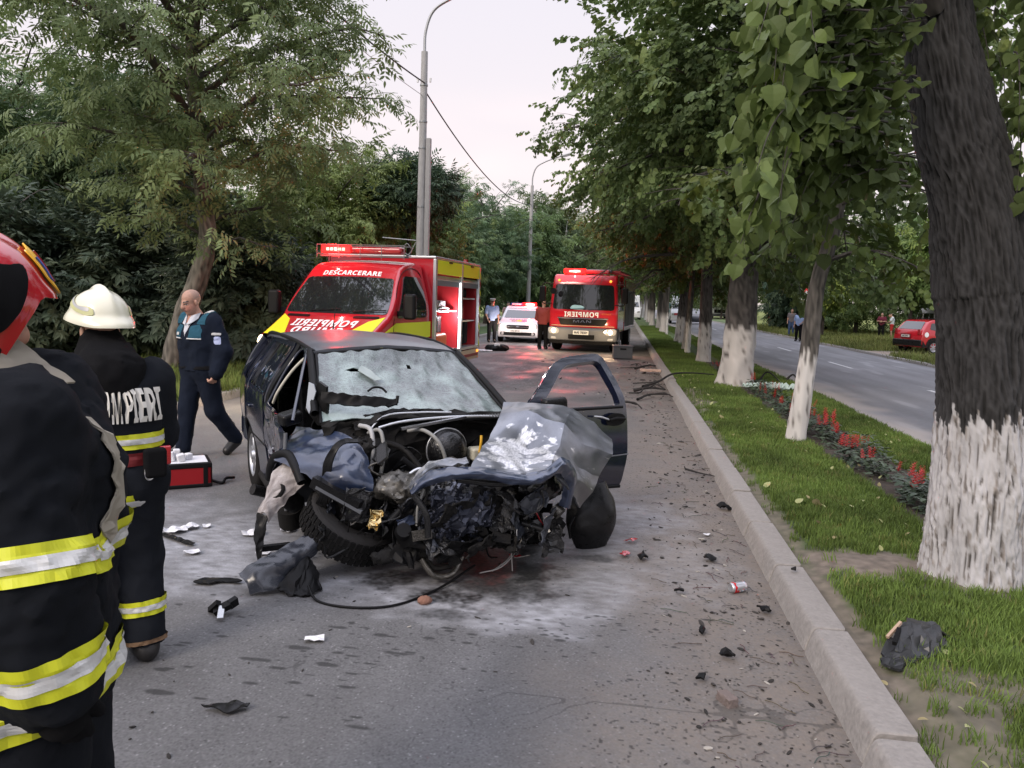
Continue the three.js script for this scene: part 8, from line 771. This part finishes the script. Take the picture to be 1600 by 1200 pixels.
// broken branches along the kerb
const brM = std([0.022, 0.019, 0.018], 0.9); const branch = (label, pts, r0, subs = []) => { const t = thing('broken_branch', label, 'branch'); r0 *= 0.62; mesh('stem', tube(pts, (q) => r0 * (1 - 0.65 * q), 6, 24), brM, t); for (const s of subs) mesh('twig', tube(s, r0 * 0.4, 5, 8), brM, t); return t; };
branch('long dark branch lying from the road over the kerb onto the lawn', [[0.5, 0.04, -16.6], [0.85, 0.12, -17.1], [1.2, 0.24, -17.8], [1.7, 0.24, -18.3], [2.2, 0.2, -18.6]], 0.055, [[[0.85, 0.12, -17.1], [0.6, 0.05, -17.4], [0.3, 0.03, -17.3]]]);
branch('dark splintered branch on the road below the long branch', [[0.3, 0.04, -15.8], [0.6, 0.1, -15.9], [0.95, 0.06, -16.1]], 0.06, [[[0.6, 0.1, -15.9], [0.75, 0.2, -15.6], [0.9, 0.14, -15.4]], [[0.5, 0.09, -15.9], [0.4, 0.03, -15.5], [0.2, 0.03, -15.4]]]);
branch('forked black branch against the kerb nearer than the splintered one', [[0.35, 0.03, -14.4], [0.6, 0.08, -14.9], [1.0, 0.05, -15.3]], 0.045, [[[0.6, 0.08, -14.9], [0.85, 0.14, -14.7], [1.0, 0.1, -14.5]]]);
branch('short black branch curled on the road at the level of the car door', [[-0.02, 0.03, -13.6], [0.15, 0.09, -13.5], [0.32, 0.03, -13.65]], 0.05, [[[0.15, 0.09, -13.5], [0.3, 0.1, -13.3], [0.4, 0.03, -13.2]]]);
branch('dark stick with a knob lying across the gutter', [[0.76, 0.04, -8.36], [0.9, 0.025, -8.28], [1.06, 0.02, -8.18]], 0.02, [[[0.76, 0.04, -8.36], [0.74, 0.07, -8.36], [0.75, 0.04, -8.3]]]);
branch('bundle of dark twigs by the farther kerb near the pale board', [[0.4, 0.04, -21.2], [0.8, 0.12, -21.6], [1.0, 0.08, -22]], 0.05, [[[0.6, 0.08, -21.4], [0.5, 0.12, -22], [0.3, 0.05, -22.3]], [[0.5, 0.05, -21.4], [0.2, 0.05, -21.2], [0.0, 0.03, -21.3]]]);
branch('angled black stick on the lawn right of the flaring linden', [[3.15, 0.12, -18.1], [3.35, 0.34, -18.3], [3.6, 0.12, -17.6]], 0.04, []); branch('second black stick on the lawn beside the road edge', [[3.75, 0.12, -18.3], [3.95, 0.3, -18.4], [4.05, 0.12, -18.1]], 0.05, []);
shard('pale_board', 'pale pinkish board lying by the kerb among branches', 'board', [0.78, 0, -20.2], [[-0.28, -0.1], [0.26, -0.08], [0.28, 0.09], [-0.24, 0.1]], std([0.5, 0.34, 0.27], 0.8), { thick: 0.05, lift: 0.06, turn: 0.1 });
shard('plastic_sheet', 'pale greenish plastic sheet draped in the flower bed behind the thin linden', 'plastic sheet', [3.1, 0.16, -16.4], spl([[-0.6, -0.12], [-0.2, 0.08], [0.4, 0.2], [0.6, -0.05], [0.2, -0.25]]), std([0.4, 0.5, 0.47], 0.4), { warp: 0.12 });
for (const [x, z, s, label] of [[0.92, -4.55, 0.045, 'black lump of rubber right behind the drinks can'], [0.47, -3.64, 0.03, 'tiny black crumb on the dusty strip, nearest to the asphalt'], [0.62, -3.9, 0.045, 'heart shaped dark flake on the dusty strip'], [0.22, -5.35, 0.05, 'black splinter on the road level with the loose wheel liner'], [0.7, -5.45, 0.045, 'dark bark piece near the kerb in front of the white fleck'], [0.98, -6.9, 0.06, 'black twisted scrap in the gutter beside the lawn edge'], [0.44, -4.75, 0.03, 'dark flake left of the drinks can'], [0.52, -4.2, 0.035, 'flat dark chip below the drinks can'], [1.16, -4.95, 0.02, 'dark pebble on top of the kerb']]) { const y = x > 1.08 ? 0.135 : 0; shard('dark_scrap', label, 'scrap', [x, y, z], Array.from({ length: 8 }, (_, i) => { const q = i / 8 * 6.283, k = s * (0.55 + 0.8 * Math.abs(n3(q * 1.3, x * 9, z * 3))); return [Math.cos(q) * k * 1.3, Math.sin(q) * k * 0.8]; }), BK, { turn: x * 9, warp: s * 0.8, thick: 0.012 }); }
{ const t = thing('brick_chunk', 'small grey brown brick chunk on the dusty strip at the bottom', 'stone', [0.56, 0, -3.45], 0.5); mesh('chunk', creased(net((x, y, z) => Math.max(Math.abs(x) - 0.022, Math.abs(y - 0.018) - 0.018, Math.abs(z) - 0.042) - 0.006 + 0.004 * n3(x * 60, y * 60, z * 60), [-0.04, -0.015, -0.06], [0.04, 0.06, 0.06], 0.006), 0.6), std([0.14, 0.11, 0.1], 0.95), t); }
for (const [x, z, label] of [[-0.66, -5.15, 'red broken lamp glass under the middle of the wreck'], [0.15, -5.72, 'red lens shard behind the loose wheel liner'], [0.1, -5.4, 'small red lens piece in front of the left wheel']]) shard('lens_shard', label, 'lamp glass', [x, 0, z], [[-0.08, -0.04], [0.06, -0.06], [0.09, 0.03], [-0.04, 0.07]].map((p) => [p[0] * 0.5, p[1] * 0.5]), M.redGlass, { turn: z * 5, warp: 0.03 });
{ const r = rng(202), bits = [], tw = []; for (let i = 0; i < 800; i++) { const near = r() < 0.75, x = near ? lerp(0.1, 1.03, Math.pow(r(), 0.6)) : lerp(-2.4, 0.6, r()), z = -2.2 - 22 * Math.pow(r(), 1.8), s = 0.0035 + (0.004 + 0.0008 * -z) * r() * r() * 1.6; const k = 0.4 + r(); bits.push({ p: V(x, 0.004, z), e: E3((r() - 0.5) * 0.8, r() * 6.28, (r() - 0.5) * 0.8), s: V(s * (1 + 2 * r()), s * 0.5, s), c: r() < 0.1 ? [0.3, 0.28, 0.25] : [0.03 * k, 0.026 * k, 0.023 * k] }); } scatter('litter', 'small dark bits of bark and debris along the kerb', new THREE.DodecahedronGeometry(1, 0), std([1, 1, 1], 0.9), bits);
  for (let i = 0; i < 190; i++) { const x = lerp(0.2, 1.03, Math.pow(r(), 0.6)), z = -2.3 - 18 * Math.pow(r(), 1.6), l = 0.04 + 0.12 * r(); tw.push({ p: V(x, 0.008, z), e: E3((r() - 0.5) * 0.1, r() * 6.28, 0), s: V(1, 1, l / 0.1), c: [0.05 + 0.05 * r(), 0.04 + 0.04 * r(), 0.035 + 0.03 * r()] }); } scatter('litter', 'thin broken twigs scattered on the dusty strip', tube([[0, 0, -0.05], [0.008, 0.004, -0.015], [-0.006, 0.002, 0.02], [0.004, 0, 0.05]], 0.0022, 4, 8), std([1, 1, 1], 0.9), tw);
  const lv = []; for (let i = 0; i < 260; i++) { const x = lerp(1.25, 4.0, r()), z = -2.6 - 18 * Math.pow(r(), 1.4), big = r() < 0.1 ? 2 : 1; lv.push({ p: V(x, lawnH(x, z) + 0.035, z), e: E3(-1.3 + r() * 0.8, r() * 6.28, 0), s: V(0.03 * big, 0.04 * big, 0.03 * big), c: r() < 0.6 ? [0.4, 0.42, 0.2] : [0.35, 0.3, 0.16] }); } const P = [], T = []; leaf(P, T, HEART, V(0, 0, 0), V(0, 1, 0), V(0, 0, 1), 1, 0.3, 0.2); scatter('leaves', 'pale fallen leaves dotted over the lawn', geoOf(P, T, -1), bladeM, lv); }

renderer.render(scene, camera);
